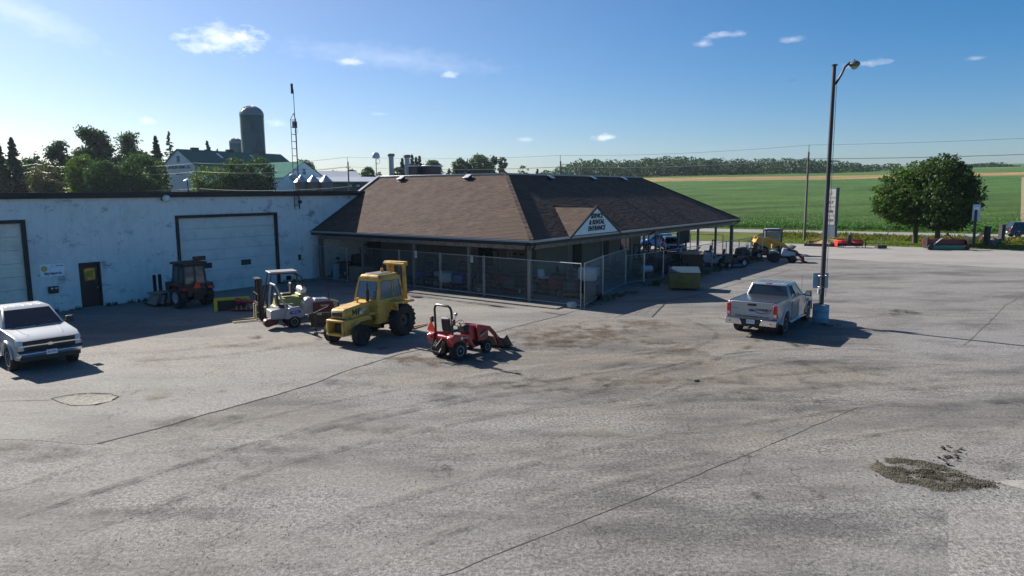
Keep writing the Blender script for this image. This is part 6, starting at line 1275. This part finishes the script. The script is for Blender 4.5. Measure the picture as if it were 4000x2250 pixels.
for i in range(80): a = rnd.random()*6.28; s.sphere((.3*math.sqrt(rnd.random())*math.cos(a), .3*math.sqrt(rnd.random())*math.sin(a), .82), .05, 5, 4)
tag(s.build('barrel_rubble', CON, smooth=0, loc=p), 'dark rubble filling the top of the blue barrel', kind='stuff')
z0, z1 = ZA(2067, 726, p), ZA(2067, 688, p); tt = thing('pole_sign', 'blank blue grey sign panel strapped to the lamp post, seen from behind', 'sign', p + Vector((0, .2, (z0+z1)/2)), R(-4)); s = MB(); s.box((0, 0, 0), (.66, .02, z1-z0)); s.build('panel', mat('sign_back', (.3, .4, .5), .5, .2), tt)
for q in (-.24, .24): s = MB(); s.tube([(.17*math.cos(a*.42), -.2+.17*math.sin(a*.42), q) for a in range(15)], .012, 5, True); s.build('strap', STEEL, tt)
# ================================================================== fences
WIRM = mat('fence_wire', (.22, .26, .28), .5, .5, .1); CLW = mat('chain_link_wire', (.16, .18, .19), .5, .5, .1)
pmc = {}
def panel(a, b_, h, label, sign=None):
    d = b_-a; l_ = d.length; t = thing('fence_panel', label, 'fence', (a.x, a.y, 0), math.atan2(d.y, d.x), 'temporary wire fence panels round the porch')
    for x in (.05, l_-.05): s = MB(); s.cyl((x, 0, .02), (x, 0, h), .021, n=8); s.box((x, 0, .015), (.1, .5, .03)); s.build('post', STEEL, t)
    for z in (.18, h-.05): s = MB(); s.cyl((.05, 0, z), (l_-.05, 0, z), .018, n=6); s.build('rail', STEEL, t)
    s = MB(); x = .1
    while x < l_-.08: s.box((x, 0, h/2+.06), (.007, .007, h-.24)); x += .07
    for k in range(9): s.box((l_/2, .004, .2+(h-.27)*k/8), (l_-.1, .006, .006))
    s.build('wire_mesh', WIRM, t, smooth=0); return t
fp = [GP(1463, 778), GP(1331, 762), GP(1218, 748), GP(1109, 735), GP(1006, 722.5), GP(914, 711.5)]; print('panel lens', [round((a-b_).length, 2) for a, b_ in zip(fp[:-1], fp[1:])])
hf = ZA(1463, 661, fp[0]); hf = min(hf, 2.35); print('fence h', hf)
nm = ['between the corner and the concrete block', 'second from the fence corner, before the red tractor', 'third from the fence corner', 'fourth from the fence corner, behind the yellow tractor', 'farthest along the porch front, behind the yellow mast']
for i in range(5): panel(fp[i+1], fp[i], hf, 'wire fence panel '+nm[i])
q1 = GP(1516, 748); q2 = GP(1573, 719); panel(fp[0]+Vector((.12, .05, 0)), q1, hf, 'wire gate panel with a small notice, turned back from the corner'); panel(q1, q2, hf, 'wire gate panel behind the one with the notice')
panel(L(-.1, VL+3.6), L(-.1, VL+.4), hf, 'wire fence panel closest to the white wall')
def notice(name, label, P, w_, h, rz, mt=WHITE):
    t = thing(name, label, 'notice', P, rz); s = MB(); s.box((0, -.02, 0), (w_, .01, h)); s.build('card', mt, t)
    for k in range(3): s = MB(); s.box((0, -.027, h*.25-h*.22*k), (w_*.7, .003, h*.07)); s.build('print', mat('sign_navy', (.02, .03, .16)), t)
g0 = math.atan2((q1-fp[0]).y, (q1-fp[0]).x); m1 = fp[0].lerp(q1, .85); notice('notice', 'white notice low on the wire gate panel', m1+Z*ZA(1505, 747, m1)+Vector((0, -.03, 0)), .3, .42, g0)
fa_ = math.atan2((fp[0]-fp[1]).y, (fp[0]-fp[1]).x)
for x, y, lb in ((1188, 651, 'white card on the porch post behind the yellow tractor'), (1047, 640, 'white card on the porch post nearest the white building')):
    v = FP(x, y, PF-.12)[0]; notice('notice', lb, L(PF-.14, v, FP(x, y, PF-.12)[1]), .18, .4, TH-math.pi/2)
p = GP(1438, 774); t = thing('concrete_block', 'rough whitish concrete block at the fence corner', 'block', p, .3); s = MB(); s.box((0, 0, .13), (.42, .34, .26)); s.build('block_body', mat('pale_block', (.5, .5, .48), .9, 0, .3, 8, .8, 12), t, bev=.03); s = MB(); s.box((.02, 0, .275), (.3, .24, .03)); s.build('block_top', MC['pale_block'], t, bev=.01)
# chain link fence
ca, cb = GP(1619, 712), GP(1916, 648); cd_ = (cb-ca).normalized(); cl = (cb-ca).length; hc_ = 1.85; t = thing('chain_link_fence', 'long chain link fence with grey posts beside the canopy', 'fence', ca, math.atan2(cd_.y, cd_.x)); print('chain', cl)
npst = 8
for k in range(npst+1): s = MB(); s.cyl((cl*k/npst, 0, 0), (cl*k/npst, 0, hc_+.04), .042 if k else .06, n=8); s.build('post', STEEL, t)
s = MB(); s.cyl((0, 0, hc_), (cl, 0, hc_), .022, n=6); s.build('top_rail', STEEL, t)
s = MB(); x = -hc_
while x < cl:
    for sg in (0, 1):
        x0, x1 = (x, x+hc_) if sg == 0 else (x+hc_, x); z0_, z1_ = .05, hc_; 
        def clip(xa, za, xb, zb_):
            if xa < 0: za += (zb_-za)*(0-xa)/(xb-xa); xa = 0
            if xb > cl: zb_ = za+(zb_-za)*(cl-xa)/(xb-xa); xb = cl
            return xa, za, xb, zb_
        A_ = (x0, z0_, x1, z1_) if x0 < x1 else (x1, z1_, x0, z0_)
        if A_[2] <= 0 or A_[0] >= cl: continue
        xa, za, xb, zb_ = clip(*A_); s.cyl((xa, .003*sg, za), (xb, .003*sg, zb_), .0028, n=3, caps=False)
    x += .12
s.build('wire_mesh', CLW, t, smooth=0)
panel(q2, ca, 1.9, 'wire panel joining the gate to the chain link fence')
t = thing('chain_link_fence', 'second chain link run crossing under the canopy end', 'fence', L(30.9, -1.0), TH-math.pi/2+math.pi); s = MB(); s.cyl((0, 0, 1.85), (9, 0, 1.85), .022, n=6); s.build('top_rail', STEEL, t)
for k in range(4): s = MB(); s.cyl((3*k, 0, 0), (3*k, 0, 1.9), .04, n=8); s.build('post', STEEL, t)
for k, x in enumerate((1900, 1868)): P_ = ca.lerp(cb, .93-.09*k); notice('notice', ('pale' if k else 'white')+' oval card hanging on the far end of the chain link', P_+Z*1.15, .3, .4, math.atan2(cd_.y, cd_.x))
# ================================================================== dumpsters
DG = mat('dumpster_green', (.17, .135, .035), .7, 0, .2, 3, dirt=(.05, .04, .02), damt=.5); DB = mat('dumpster_brown', (.05, .03, .018), .7, 0, .2, 3, dirt=(.1, .07, .04), damt=.4)
def dumpster(label, loc, rz, w_, d_, hf_, hb, mt, lid):
    t = thing('dumpster', label, 'dumpster', loc, rz); s = MB(); s.prism([(-d_/2, .12), (d_/2, .12), (d_/2, hf_), (-d_/2, hb)], -w_/2, w_/2); s.build('bin', mt, t, bev=.02)
    for c_, d2 in (((0, w_/2+.03, hf_*.72), (d_*.5, .06, .18)), ((0, -w_/2-.03, hf_*.72), (d_*.5, .06, .18)), ((d_/2+.12, 0, hf_*.58), (.22, w_*.42, .26))): s = MB(); s.box(c_, d2); s.build('fork_pocket', mt, t, bev=.01)
    s = MB(); s.hexa([(-d_/2, -w_/2-.02, hb+.01), (d_/2+.04, -w_/2-.02, hf_+.01), (d_/2+.04, w_/2+.02, hf_+.01), (-d_/2, w_/2+.02, hb+.01)], [(-d_/2, -w_/2-.02, hb+.05), (d_/2+.04, -w_/2-.02, hf_+.05), (d_/2+.04, w_/2+.02, hf_+.05), (-d_/2, w_/2+.02, hb+.05)]); s.build('lid', lid, t, bev=.01)
    s = MB(); s.box((d_/2+.02, 0, hf_-.03), (.06, w_+.06, .07)); s.build('rim', mt, t)
    for sx in (-1, 1):
        for sy in (-1, 1): s = MB(); s.cyl((sx*d_*.38, sy*w_*.38-.03, .07), (sx*d_*.38, sy*w_*.38+.03, .07), .07, n=10); s.build('castor', BLACK, t)
    return t
a, b_ = GP(1681, 722), GP(1735, 728.5); 
t = dumpster('olive green dumpster with a dark blue lid in the canopy shade', (10.15, 40.9, 0), R(-100), 1.75, 1.5, 1.0, 1.2, DG, mat('lid_blue', (.02, .05, .08), .6, spec=.2))
text('lettering', 'REDI', .3, WHITE, t, frame((0, .885, .65), (1, 0, 0), (0, 0, 1)), .002, .8)
p = GP(1760, 697); t = dumpster('brown dumpster with white labels behind the olive one', (p.x-.4, p.y+.6, 0), R(-100), 1.4, 1.2, 1.5, 1.6, DB, mat('lid_brown', (.12, .085, .06), .6))
s = MB(); s.box((-.15, .715, 1.15), (.32, .01, .5)); s.build('white_label', WHITE, t); s = MB(); s.box((-.15, .715, .72), (.32, .01, .28)); s.build('white_label', WHITE, t)
# ================================================================== machines kept under the canopy
RIMW = MC['white_rim']
def mower(label, loc, rz, body, deck, rops=0, seatm=None, hood=True, cat='mower', name='riding_mower', sc=1.0, box=None):
    t = thing(name, label, cat, loc, rz); seatm = seatm or PLAS
    if hood: s = MB(); s.prism([(.35, .32), (1.1, .3), (1.14, .5), (1.05, .82), (.4, .92), (.33, .8)], -.28, .28); s.build('bonnet', body, t, bev=.05)
    s = MB(); s.prism([(-.75, .32), (.4, .28), (.4, .5), (-.1, .55), (-.75, .62)], -.34, .34); s.build('chassis', body, t, bev=.03)
    for sg in (-1, 1):
        s = MB(); s.prism([(-.8, .5), (-.62, .74), (-.2, .76), (.0, .55), (-.1, .55), (-.26, .68), (-.58, .66), (-.7, .5)], sg*.3, sg*.56); s.build('fender', body, t)
        wheel(t, -.42, sg*.44, .3, .24, .15, RIMW, 0, 0); wheel(t, .85, sg*.4, .2, .16, .1, RIMW, 0, 0)
    s = MB(); s.prism([(-.12, .1), (.7, .1), (.72, .2), (.5, .28), (-.05, .28)], -.62, .62); s.build('deck', deck, t, bev=.03)
    s = MB(); s.box((-.3, 0, .78), (.42, .44, .1)); s.box((-.5, 0, 1.0), (.1, .42, .42), ry=-.15); s.build('seat', seatm, t, bev=.05)
    s = MB(); s.tube([(.22-.06*math.sin(a*.42), .16*math.cos(a*.42), 1.08+.13*math.sin(a*.42)) for a in range(15)], .013, 5, True); s.cyl((.22, 0, 1.08), (.42, 0, .75), .02); s.build('steering_wheel', PLAS, t)
    if rops: s = MB(); s.tube([(-.68, -.4, .5), (-.68, -.4, rops-.15), (-.68, -.3, rops), (-.68, .3, rops), (-.68, .4, rops-.15), (-.68, .4, .5)], .035, 8); s.build('roll_bar', BLACK, t)
    if box: s = MB(); s.box((.1, 0, 1.35), (.9, .8, .7)); s.build('white_tank', box, t, bev=.12, seg=3)
    t.scale = (sc, sc, sc); return t
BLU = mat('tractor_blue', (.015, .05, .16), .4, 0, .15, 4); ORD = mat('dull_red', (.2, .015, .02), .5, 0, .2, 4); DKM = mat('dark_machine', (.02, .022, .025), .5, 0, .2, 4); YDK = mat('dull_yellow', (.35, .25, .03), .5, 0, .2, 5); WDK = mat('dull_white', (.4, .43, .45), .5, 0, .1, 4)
def cg(x, y): p = GP(x, y); return (p.x, p.y, .07)
gm = 'mowers and small tractors stored under the porch'
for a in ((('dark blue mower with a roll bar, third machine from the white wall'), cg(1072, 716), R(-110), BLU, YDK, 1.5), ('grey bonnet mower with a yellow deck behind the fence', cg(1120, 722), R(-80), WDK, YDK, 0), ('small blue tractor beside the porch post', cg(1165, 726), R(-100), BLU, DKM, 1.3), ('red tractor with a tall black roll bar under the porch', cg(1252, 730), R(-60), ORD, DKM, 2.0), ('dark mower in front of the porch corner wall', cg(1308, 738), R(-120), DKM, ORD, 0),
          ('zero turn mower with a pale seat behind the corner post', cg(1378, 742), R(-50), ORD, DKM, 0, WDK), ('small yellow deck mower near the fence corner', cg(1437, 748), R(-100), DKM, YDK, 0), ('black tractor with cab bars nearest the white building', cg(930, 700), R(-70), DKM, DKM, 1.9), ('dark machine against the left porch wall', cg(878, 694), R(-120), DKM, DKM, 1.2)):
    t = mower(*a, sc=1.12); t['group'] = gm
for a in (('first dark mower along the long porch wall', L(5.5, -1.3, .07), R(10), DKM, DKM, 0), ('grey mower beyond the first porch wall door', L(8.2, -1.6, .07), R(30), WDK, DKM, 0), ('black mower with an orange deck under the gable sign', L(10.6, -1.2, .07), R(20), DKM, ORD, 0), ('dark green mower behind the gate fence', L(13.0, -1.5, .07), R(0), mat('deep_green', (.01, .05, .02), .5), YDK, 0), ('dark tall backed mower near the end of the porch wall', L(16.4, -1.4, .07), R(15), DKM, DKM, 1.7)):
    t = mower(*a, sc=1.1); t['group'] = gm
t = mower('white tanked sprayer cart behind the wire gate', L(2.9, 1.6, .0), R(-70), DKM, YDK, 0, None, True, 'sprayer', 'sprayer_cart', 1.0, mat('tank_white', (.42, .5, .55), .4))
p = GP(1480, 728)
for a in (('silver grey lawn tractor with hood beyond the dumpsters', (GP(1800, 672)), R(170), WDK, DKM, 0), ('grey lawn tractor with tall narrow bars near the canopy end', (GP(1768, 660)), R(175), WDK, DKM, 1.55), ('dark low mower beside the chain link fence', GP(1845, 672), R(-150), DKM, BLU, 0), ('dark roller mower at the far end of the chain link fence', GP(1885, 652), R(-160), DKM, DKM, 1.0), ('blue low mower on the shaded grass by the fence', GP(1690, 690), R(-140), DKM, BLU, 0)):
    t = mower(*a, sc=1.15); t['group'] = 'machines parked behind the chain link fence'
# racks of small parts under the canopy wall end
t = thing('machine_rack', 'long dark rack of small tillers and engines beside the porch wall', 'rack', L(17.2, .3, .07), TH); s = MB(); s.box((2, 0, .3), (4.2, .9, .06)); s.box((2, 0, .75), (4.2, .8, .05))
for x in (0, 2, 4): s.box((x, .4, .45), (.06, .06, .9)); s.box((x, -.4, .45), (.06, .06, .9))
s.build('rack_frame', DSTEEL, t)
for k in range(12): s = MB(); x = .2+.33*k; s.box((x, 0, .95+.05*(k % 3)), (.22, .3, .28)); s.cyl((x, -.2, .5), (x, .2, .5), .13, n=10); s.build('engine', [DKM, ORD, WDK, YDK][k % 4], t, bev=.03)
p = GP(1205, 745); t = thing('spare_wheel', 'pale green steel wheel disc leaning behind the fence', 'wheel', (p.x, p.y+.25, .33), TH-math.pi/2+.2)
s = MB(); s.lathe([(.0, -.03), (.1, -.05), (.12, 0), (.25, .03), (.3, -.02), (.34, -.03), (.34, .03), (0, .04)], 28, 'y'); s.build('disc', mat('pale_green', (.22, .3, .27), .5), t); s = MB(); s.lathe([(.35, -.04), (.37, 0), (.35, .04), (.33, 0)], 28, 'y'); s.build('rim', DSTEEL, t)
t = thing('small_trailer', 'low utility trailer with a white tank on the shaded ground', 'trailer', (GP(1620, 700)).to_tuple(), R(20)); s = MB(); s.box((0, 0, .35), (1.6, .9, .06)); s.cyl((.8, 0, .35), (1.6, 0, .4), .03); s.build('bed', DSTEEL, t); s = MB(); s.cyl((-.3, -.1, .62), (.5, -.1, .62), .24, n=16); s.build('tank', mat('tank_white', (.42, .5, .55)), t, bev=.05)
for sg in (-1, 1): wheel(t, 0, sg*.5, .22, .14, .12, RIMW, 0, 0)
t = thing('fuel_post', 'pale blue meter post by the porch next to the white wall', 'post', L(.5, VL+1.7), TH); s = MB(); s.box((0, 0, .55), (.3, .3, 1.1)); s.build('case', mat('pale_blue_case', (.25, .4, .52), .5), t, bev=.03); s = MB(); s.cyl((.2, 0, .4), (.2, 0, 1.4), .02); s.box((.2, 0, 1.45), (.2, .15, .2)); s.build('meter', DSTEEL, t)
t = thing('utility_box', 'dull cream box under a dark round drum beside the white wall', 'box', L(1.2, VL+3.4), TH); s = MB(); s.box((0, 0, .5), (.9, 1.4, 1.0)); s.build('cabinet', BEIGE, t, bev=.02); s = MB(); s.cyl((0, -.4, 1.4), (0, .3, 1.4), .4, n=18); s.build('drum', DKM, t)
# ================================================================== skid steer and silver tractor
p = GP(1948, 652); p2 = GP(1935, 646)
t = thing('skid_steer', 'yellow skid steer loader with black cab and bucket', 'loader', (p2.x+.9, p2.y+2.2, 0), R(-8)); SK = mat('loader_yellow', (.62, .33, .03), .45, 0, .08, 4, dirt=(.2, .12, .05), damt=.3)
s = MB(); s.prism([(-1.5, .5), (.9, .35), (.95, .9), (.2, 1.1), (-.6, 1.35), (-1.4, 1.4), (-1.62, 1.0)], -.6, .6); s.build('body', SK, t, bev=.06); s = MB(); s.box((-1.62, 0, .95), (.06, .7, .45)); s.build('rear_grille', BLACK, t, bev=.02)
s = MB()
for (x0, x1) in ((-.6, -.5), (.75, .85)):
    for sg in (-1, 1): s.box(((x0+x1)/2, sg*.48, 1.6), (.1, .08, 1.2))
s.box((.12, 0, 2.22), (1.6, 1.08, .1)); s.box((.12, 0, 1.1), (1.45, 1.0, .1)); s.build('cab_frame', BLACK, t, bev=.02); s = MB(); s.box((.12, 0, 1.65), (1.3, .9, 1.0)); s.build('cab_window', glass('cab_glass'), t); s = MB(); s.box((.1, 0, 2.3), (1.2, .9, .05)); s.build('cab_roof', mat('roof_pale_blue', (.3, .36, .5), .3), t, bev=.02)
for sg in (-1, 1):
    s = MB(); s.prism([(-1.5, 1.1), (-1.3, 1.6), (-.2, 1.55), (1.0, 1.05), (1.6, .55), (1.75, .2), (1.6, .2), (1.4, .5), (.8, .85), (-.3, 1.3), (-1.2, 1.35)], sg*.62, sg*.78); s.build('lift_arm', SK, t, bev=.02)
    for x in (-.75, .55): wheel(t, x, sg*.82, .4, .3, .2, SK, 16, 0, .03)
s = MB(); s.prism([(1.65, .08), (2.55, .05), (2.56, .1), (1.8, .18), (1.75, .55), (2.0, .8), (1.95, .84), (1.62, .6)], -.9, .9); s.build('bucket', DSTEEL, t, smooth=0)
p = GP(1962, 660); t = thing('utility_tractor', 'small silver and blue loader tractor in front of the yellow skid steer', 'tractor', (p.x, p.y+.3, 0), R(-12)); SB = mat('silver_blue', (.3, .4, .5), .35, .2, .1, 5)
s = MB(); s.prism([(-.7, .55), (-.1, .5), (-.05, .8), (-.2, .95), (-.75, .95)], -.4, .4); s.build('rear_deck', SB, t, bev=.04); s = MB(); s.prism([(.2, .5), (1.2, .45), (1.25, .9), (1.1, 1.02), (.25, 1.12)], -.28, .28); s.build('bonnet', SB, t, bev=.05); s = MB(); s.box((.2, 0, .42), (1.8, .3, .2)); s.build('chassis', BLACK, t)
for sg in (-1, 1): wheel(t, -.42, sg*.5, .42, .28, .2, BLACK, 16, 0, .03); wheel(t, 1.0, sg*.46, .28, .2, .14, BLACK, 16, 0, .02); s = MB(); s.prism([(.5, 1.0), (.6, 1.15), (1.3, .95), (1.75, .35), (1.68, .3), (1.25, .8), (.6, .95)], sg*.32, sg*.38); s.build('loader_arm', MAR, t)
s = MB(); s.prism([(1.7, .08), (2.2, .05), (1.85, .15), (1.8, .5), (1.95, .6), (1.7, .5)], -.6, .6); s.build('bucket', MAR, t); s = MB(); s.box((-.35, 0, 1.05), (.4, .4, .1)); s.box((-.55, 0, 1.25), (.1, .4, .35)); s.build('seat', YDK, t, bev=.03); s = MB(); s.cyl((.1, 0, 1.25), (.3, 0, .95), .02); s.tube([(.1, .16*math.cos(a*.42), 1.25+.12*math.sin(a*.42)) for a in range(15)], .012, 5, True); s.build('steering_wheel', PLAS, t)
# ================================================================== pylon sign, bed, implements, posts at the right
p = GP(2086, 609); hs2 = ZA(2092, 472, p); t = thing('pylon_sign', 'tall narrow pylon sign with four white panels behind the lamp post', 'sign', p, R(-58)); s = MB(); s.box((0, 0, hs2/2), (1.5, .42, hs2)); s.build('column', mat('pylon_blue_grey', (.07, .10, .14), .5), t, bev=.02)
zt2 = hs2-.12; ph2 = (hs2*.66)/4
for k, tx in enumerate(('', 'BILLY', 'BARN', 'WORX')):
    s = MB(); s.box((0, -.225, zt2-ph2*(k+.5)), (1.28, .03, ph2-.07)); o = s.build('sign_panel', mat('pylon_white', (.33, .34, .33), .5), t)
    if tx: text('lettering', tx, .36, BLUEBLK, o, frame((0, -.245, zt2-ph2*(k+.5)), (1, 0, 0), (0, 0, 1)), .004, .9, bold=.02)
s = MB(); s.poly([(-.12, -.245, zt2-.7), (.1, -.245, zt2-.7), (.22, -.245, zt2-.5), (.1, -.245, zt2-.2), (.02, -.245, zt2-.5), (-.1, -.245, zt2-.5)], .005, (0, -1, 0)); s.build('emblem', mat('emblem_brown', (.2, .12, .05), .5), t)
TIM = mat('edging_timber', (.06, .055, .05), .9, 0, .3, 5, .4); bp = [GP(2025, 619), GP(2028, 612), GP(2060, 606), GP(2125, 607), GP(2135, 612), GP(2090, 621)]
t = thing('planting_bed', 'raised bed of dry mulch edged with dark timbers round the pylon sign', 'planter', (0, 0, 0), 0)
for i in range(6):
    a, b_ = bp[i], bp[(i+1) % 6]; d = b_-a; s = MB(); s.box(((a.x+b_.x)/2, (a.y+b_.y)/2, .14), (d.length+.1, .18, .3), math.atan2(d.y, d.x)); s.build('edging_timber', TIM, t)
cx_ = sum((q for q in bp), Vector())/6; s = MB(); nn_ = 24; ring2 = []
for i in range(nn_): a = i/nn_*6; q = bp[int(a)].lerp(bp[(int(a)+1) % 6], a-int(a)); ring2.append(q)
s.v = [(q.x, q.y, .2) for q in ring2] + [tuple(cx_.lerp(q, .55)[:2])+(.38+.1*rnd.random(),) for q in ring2] + [(cx_.x, cx_.y, .55)]; s.f = [(i, (i+1) % nn_, nn_+(i+1) % nn_, nn_+i) for i in range(nn_)] + [(nn_+i, nn_+(i+1) % nn_, 2*nn_) for i in range(nn_)]; s.build('mulch', mat('mulch', (.28, .2, .1), .95, 0, .4, 6, .8, 10), t)
def fb(): a = bp[rnd.randrange(6)].lerp(cx_, rnd.random()**.7); return Vector((a.x, a.y, .3)), 1
scatter('bed_straw', fb, 2500, DRYG, 'dry straw grass on the planting bed', .04, .3)
# red tiller implement
p = GP(2143, 624); t = thing('tiller_implement', 'bright red rotary tiller standing on the yard edge by the planting bed', 'implement', (p.x, p.y+.7, 0), R(-6)); RB = paint('bright_red', (.7, .02, .01), 0, .4, .4)
for x0, x1, r_ in ((-1.2, -.2, .34), (.25, 1.15, .4)):
    s = MB(); n_ = 9
    for x in (x0, x1):
        for k in range(n_+1): a = math.pi*(k/n_*.8+.02); s.v.append((x, -.1-r_*math.cos(a), .42+r_*math.sin(a)))
    s.f = [(k, k+1, n_+2+k, n_+1+k) for k in range(n_)]; o = s.build('hood', RB, t); md = o.modifiers.new('thickness', 'SOLIDIFY'); md.thickness = .04
    for k in range(5): s = MB(); xx = x0+(x1-x0)*(k+.5)/5; s.box((xx, -.1, .25), (.05, .5, .06), rx=.6*k); s.build('blade', DSTEEL, o)
    s = MB(); s.box(((x0+x1)/2, -.1, .42+r_), (x1-x0, .1, .05)); s.build('hood_rib', RB, o)
s = MB(); s.cyl((-1.1, 0, .3), (1.1, 0, .3), .16, n=12); s.box((0, 0, .8), (.3, .4, .9)); s.box((.1, -.1, 1.2), (.12, .1, .5)); s.build('gearbox_mast', BLACK, t, bev=.02)
for sg in (-1, 1): s = MB(); s.box((sg*1.2, 0, .42), (.04, .8, .6)); s.build('side_plate', BLACK if sg > 0 else RB, t, bev=.01)
s = MB(); s.box((1.6, 0, .75), (.5, .08, .1)); s.box((1.6, 0, .4), (.08, .08, .7)); s.build('stand', BLACK, t)
p = GP(2392, 630); t = thing('mower_implement', 'wide maroon and green finishing implement in front of the right maple', 'implement', (p.x, p.y+1.1, 0), R(-7)); DKR = mat('dark_red_paint', (.10, .01, .015), .5, 0, .2, 3)
s = MB(); s.prism([(-.35, .35), (.35, .35), (.3, 1.0), (-.3, 1.0)], -1.75, 1.85); o = s.build('hopper', DKR, t, bev=.04); o.rotation_euler.z = math.pi/2; s = MB(); s.box((0, -.8, .38), (3.2, .1, .1)); s.box((0, -.5, .25), (3.2, .1, .1)); s.cyl((-1.5, -.8, .2), (1.5, -.8, .2), .14, n=12); s.build('roller_frame', mat('implement_green', (.03, .18, .12), .5), t)
s = MB(); s.tube([(-.7, -.3, .9), (-.1, -.5, 1.45), (.1, -.5, 1.45), (.8, -.3, .9)], .05, 6); s.box((0, -.5, 1.5), (.16, .16, .3)); s.build('hitch_mast', BLACK, t); s = MB(); s.tube([(-1.2, -.6, .5), (-.7, -.7, 1.0), (-.5, -.6, 1.1)], .05, 6); s.build('hose', WHITE, t)
for sg in (-1, 1): wheel(t, 1.6*sg, -.9, .26, .2, .12, BLACK, 0, 0); s = MB(); s.box((sg*1.82, -.3, .7), (.06, .9, 1.1)); s.build('end_plate', BLACK, t)
# street sign, posts, rocks, cone
p = GP(2448, 624); t = thing('road_sign', 'tall dark post with a pale blue sign at its top, right of the maples', 'sign', p, 0); h = ZA(2453, 512, p); s = MB(); s.cyl((0, 0, 0), (0, 0, h*.86), .13, .11, n=10); s.build('post', mat('dark_post_wood', (.035, .035, .04), .8), t)
s = MB(); s.box((.1, .12, h*.8), (.75, .05, h*.36)); s.build('sign_board', mat('sign_pale_blue', (.35, .5, .65), .5), t, bev=.01); s = MB(); s.box((.1, .09, h*.88), (.5, .01, .3)); s.build('white_band', WHITE, t)
for x, y, ht, lb in ((2481, 618, 1.9, 'left dark wooden post beside the rock pile'), (2518, 611, 1.9, 'right dark wooden post beside the rock pile')):
    p = GP(x, y); t = thing('wooden_post', lb, 'post', p, .2); s = MB(); s.box((0, 0, ht/2), (.42, .42, ht)); s.build('timber', mat('dark_post_wood', (.035, .035, .04)), t, bev=.02); s = MB(); s.box((0, 0, ht+.03), (.5, .5, .06)); s.build('post_cap', DSTEEL, t, bev=.01)
ROCK = mat('rock', (.11, .11, .1), .9, 0, .3, 2, .6, 5)
for i, (x, y, r_, lb) in enumerate(((2490, 616, .42, 'leftmost rock of the pile between the wooden posts'), (2499, 614, .5, 'middle rock of the pile between the wooden posts'), (2508, 613, .55, 'largest rock of the pile, by the right wooden post'), (2496, 620, .3, 'small front rock of the pile between the posts'))):
    p = GP(x, y); s = MB(); s.sphere((0, 0, r_*.55), r_, 10, 7, .8); s.v = [tuple(Vector(v)*(1+.3*mnoise.noise(Vector(v)*1.7+Vector((i, 0, 0))))) for v in s.v]; tag(s.build('rock', ROCK, loc=p, smooth=30), lb, 'rock', 'rocks piled between the wooden posts')
p = GP(2470, 610); t = thing('traffic_cone', 'small orange traffic cone by the wooden post', 'cone', p, 0); s = MB(); s.cyl((0, 0, .04), (0, 0, .7), .16, .03, 16); s.build('cone_body', mat('cone_orange', (.85, .12, .03), .5), t); s = MB(); s.box((0, 0, .02), (.42, .42, .04)); s.build('cone_base', BLACK, t)
for x0, y0, x1, y1, lb in ((2440, 616, 2476, 608, 'slanted dark rail leaning towards the left wooden post'), (2455, 612, 2480, 607, 'short dark rail crossing behind the orange cone')):
    a, b_ = GP(x0, y0), GP(x1, y1); s = MB(); s.cyl(a+Z*.35, b_+Z*1.1, .06, n=6); tag(s.build('rail', DSTEEL), lb, 'rail')
p = GP(3440/K, 972/K); t = thing('marker_post', 'leaning thin marker rod with a small dark box in the ditch grass', 'marker', p, 0); s = MB(); s.cyl((-.4, 0, .3), (.9, 0, 1.9), .035, n=6); s.build('rod', DSTEEL, t); s = MB(); s.box((0, 0, .22), (.9, .6, .3)); s.build('culvert_box', mat('dark_box', (.03, .03, .03), .7), t)
p = GP(1726, 611); t = thing('ditch_box', 'small dark square box in the ditch seen under the canopy', 'box', p + Vector((0, 2, 0)), 0); s = MB(); s.box((0, 0, .6), (1.4, .6, .8)); s.build('case', MC['dark_box'], t, bev=.02); s = MB(); s.box((0, 0, .1), (.2, .2, .3)); s.build('foot', BLACK, t)
for x, y, lb in ((3101/K, 313/K, 'upper tiny dark bird high in the right sky'), (3086/K, 319/K, 'lower tiny dark bird high in the right sky')):
    P = AT(x, y, 90); s = MB(); s.add([(0, 0, 0), (.28, .05, .1), (.5, 0, .02), (.25, -.08, .06), (-.28, .05, .1), (-.5, 0, .02), (-.25, -.08, .06), (0, .2, .0), (0, -.22, .0), (0, 0, -.06)], [(0,1,2,3), (0,6,5,4), (7,0,9), (8,9,0)]); tag(s.build('bird', BLACK, loc=P, smooth=0), lb, 'bird')
s = MB(); P = GP(1752, 960); s.box((0, 0, .03), (.16, .09, .05)); tag(s.build('stone', CRACK, loc=P, rz=.3, bev=.01), 'single dark stone on the open asphalt below the pickup', 'stone')
# ================================================================== air
hm = bpy.data.materials.new('haze_air'); hm.use_nodes = True; ht = hm.node_tree; ht.nodes.clear(); ho = nd(ht, 'ShaderNodeOutputMaterial'); pv = nd(ht, 'ShaderNodeVolumePrincipled', inp={'Color': (.72, .85, 1, 1), 'Density': .00009, 'Anisotropy': .3}); ht.links.new(pv.outputs[0], ho.inputs['Volume'])
s = MB(); s.box((150, 590, 34), (1704, 1304, 76)); o = s.build('haze', hm, smooth=0); o['kind'] = 'stuff'; o['label'] = 'thin bluish summer haze'
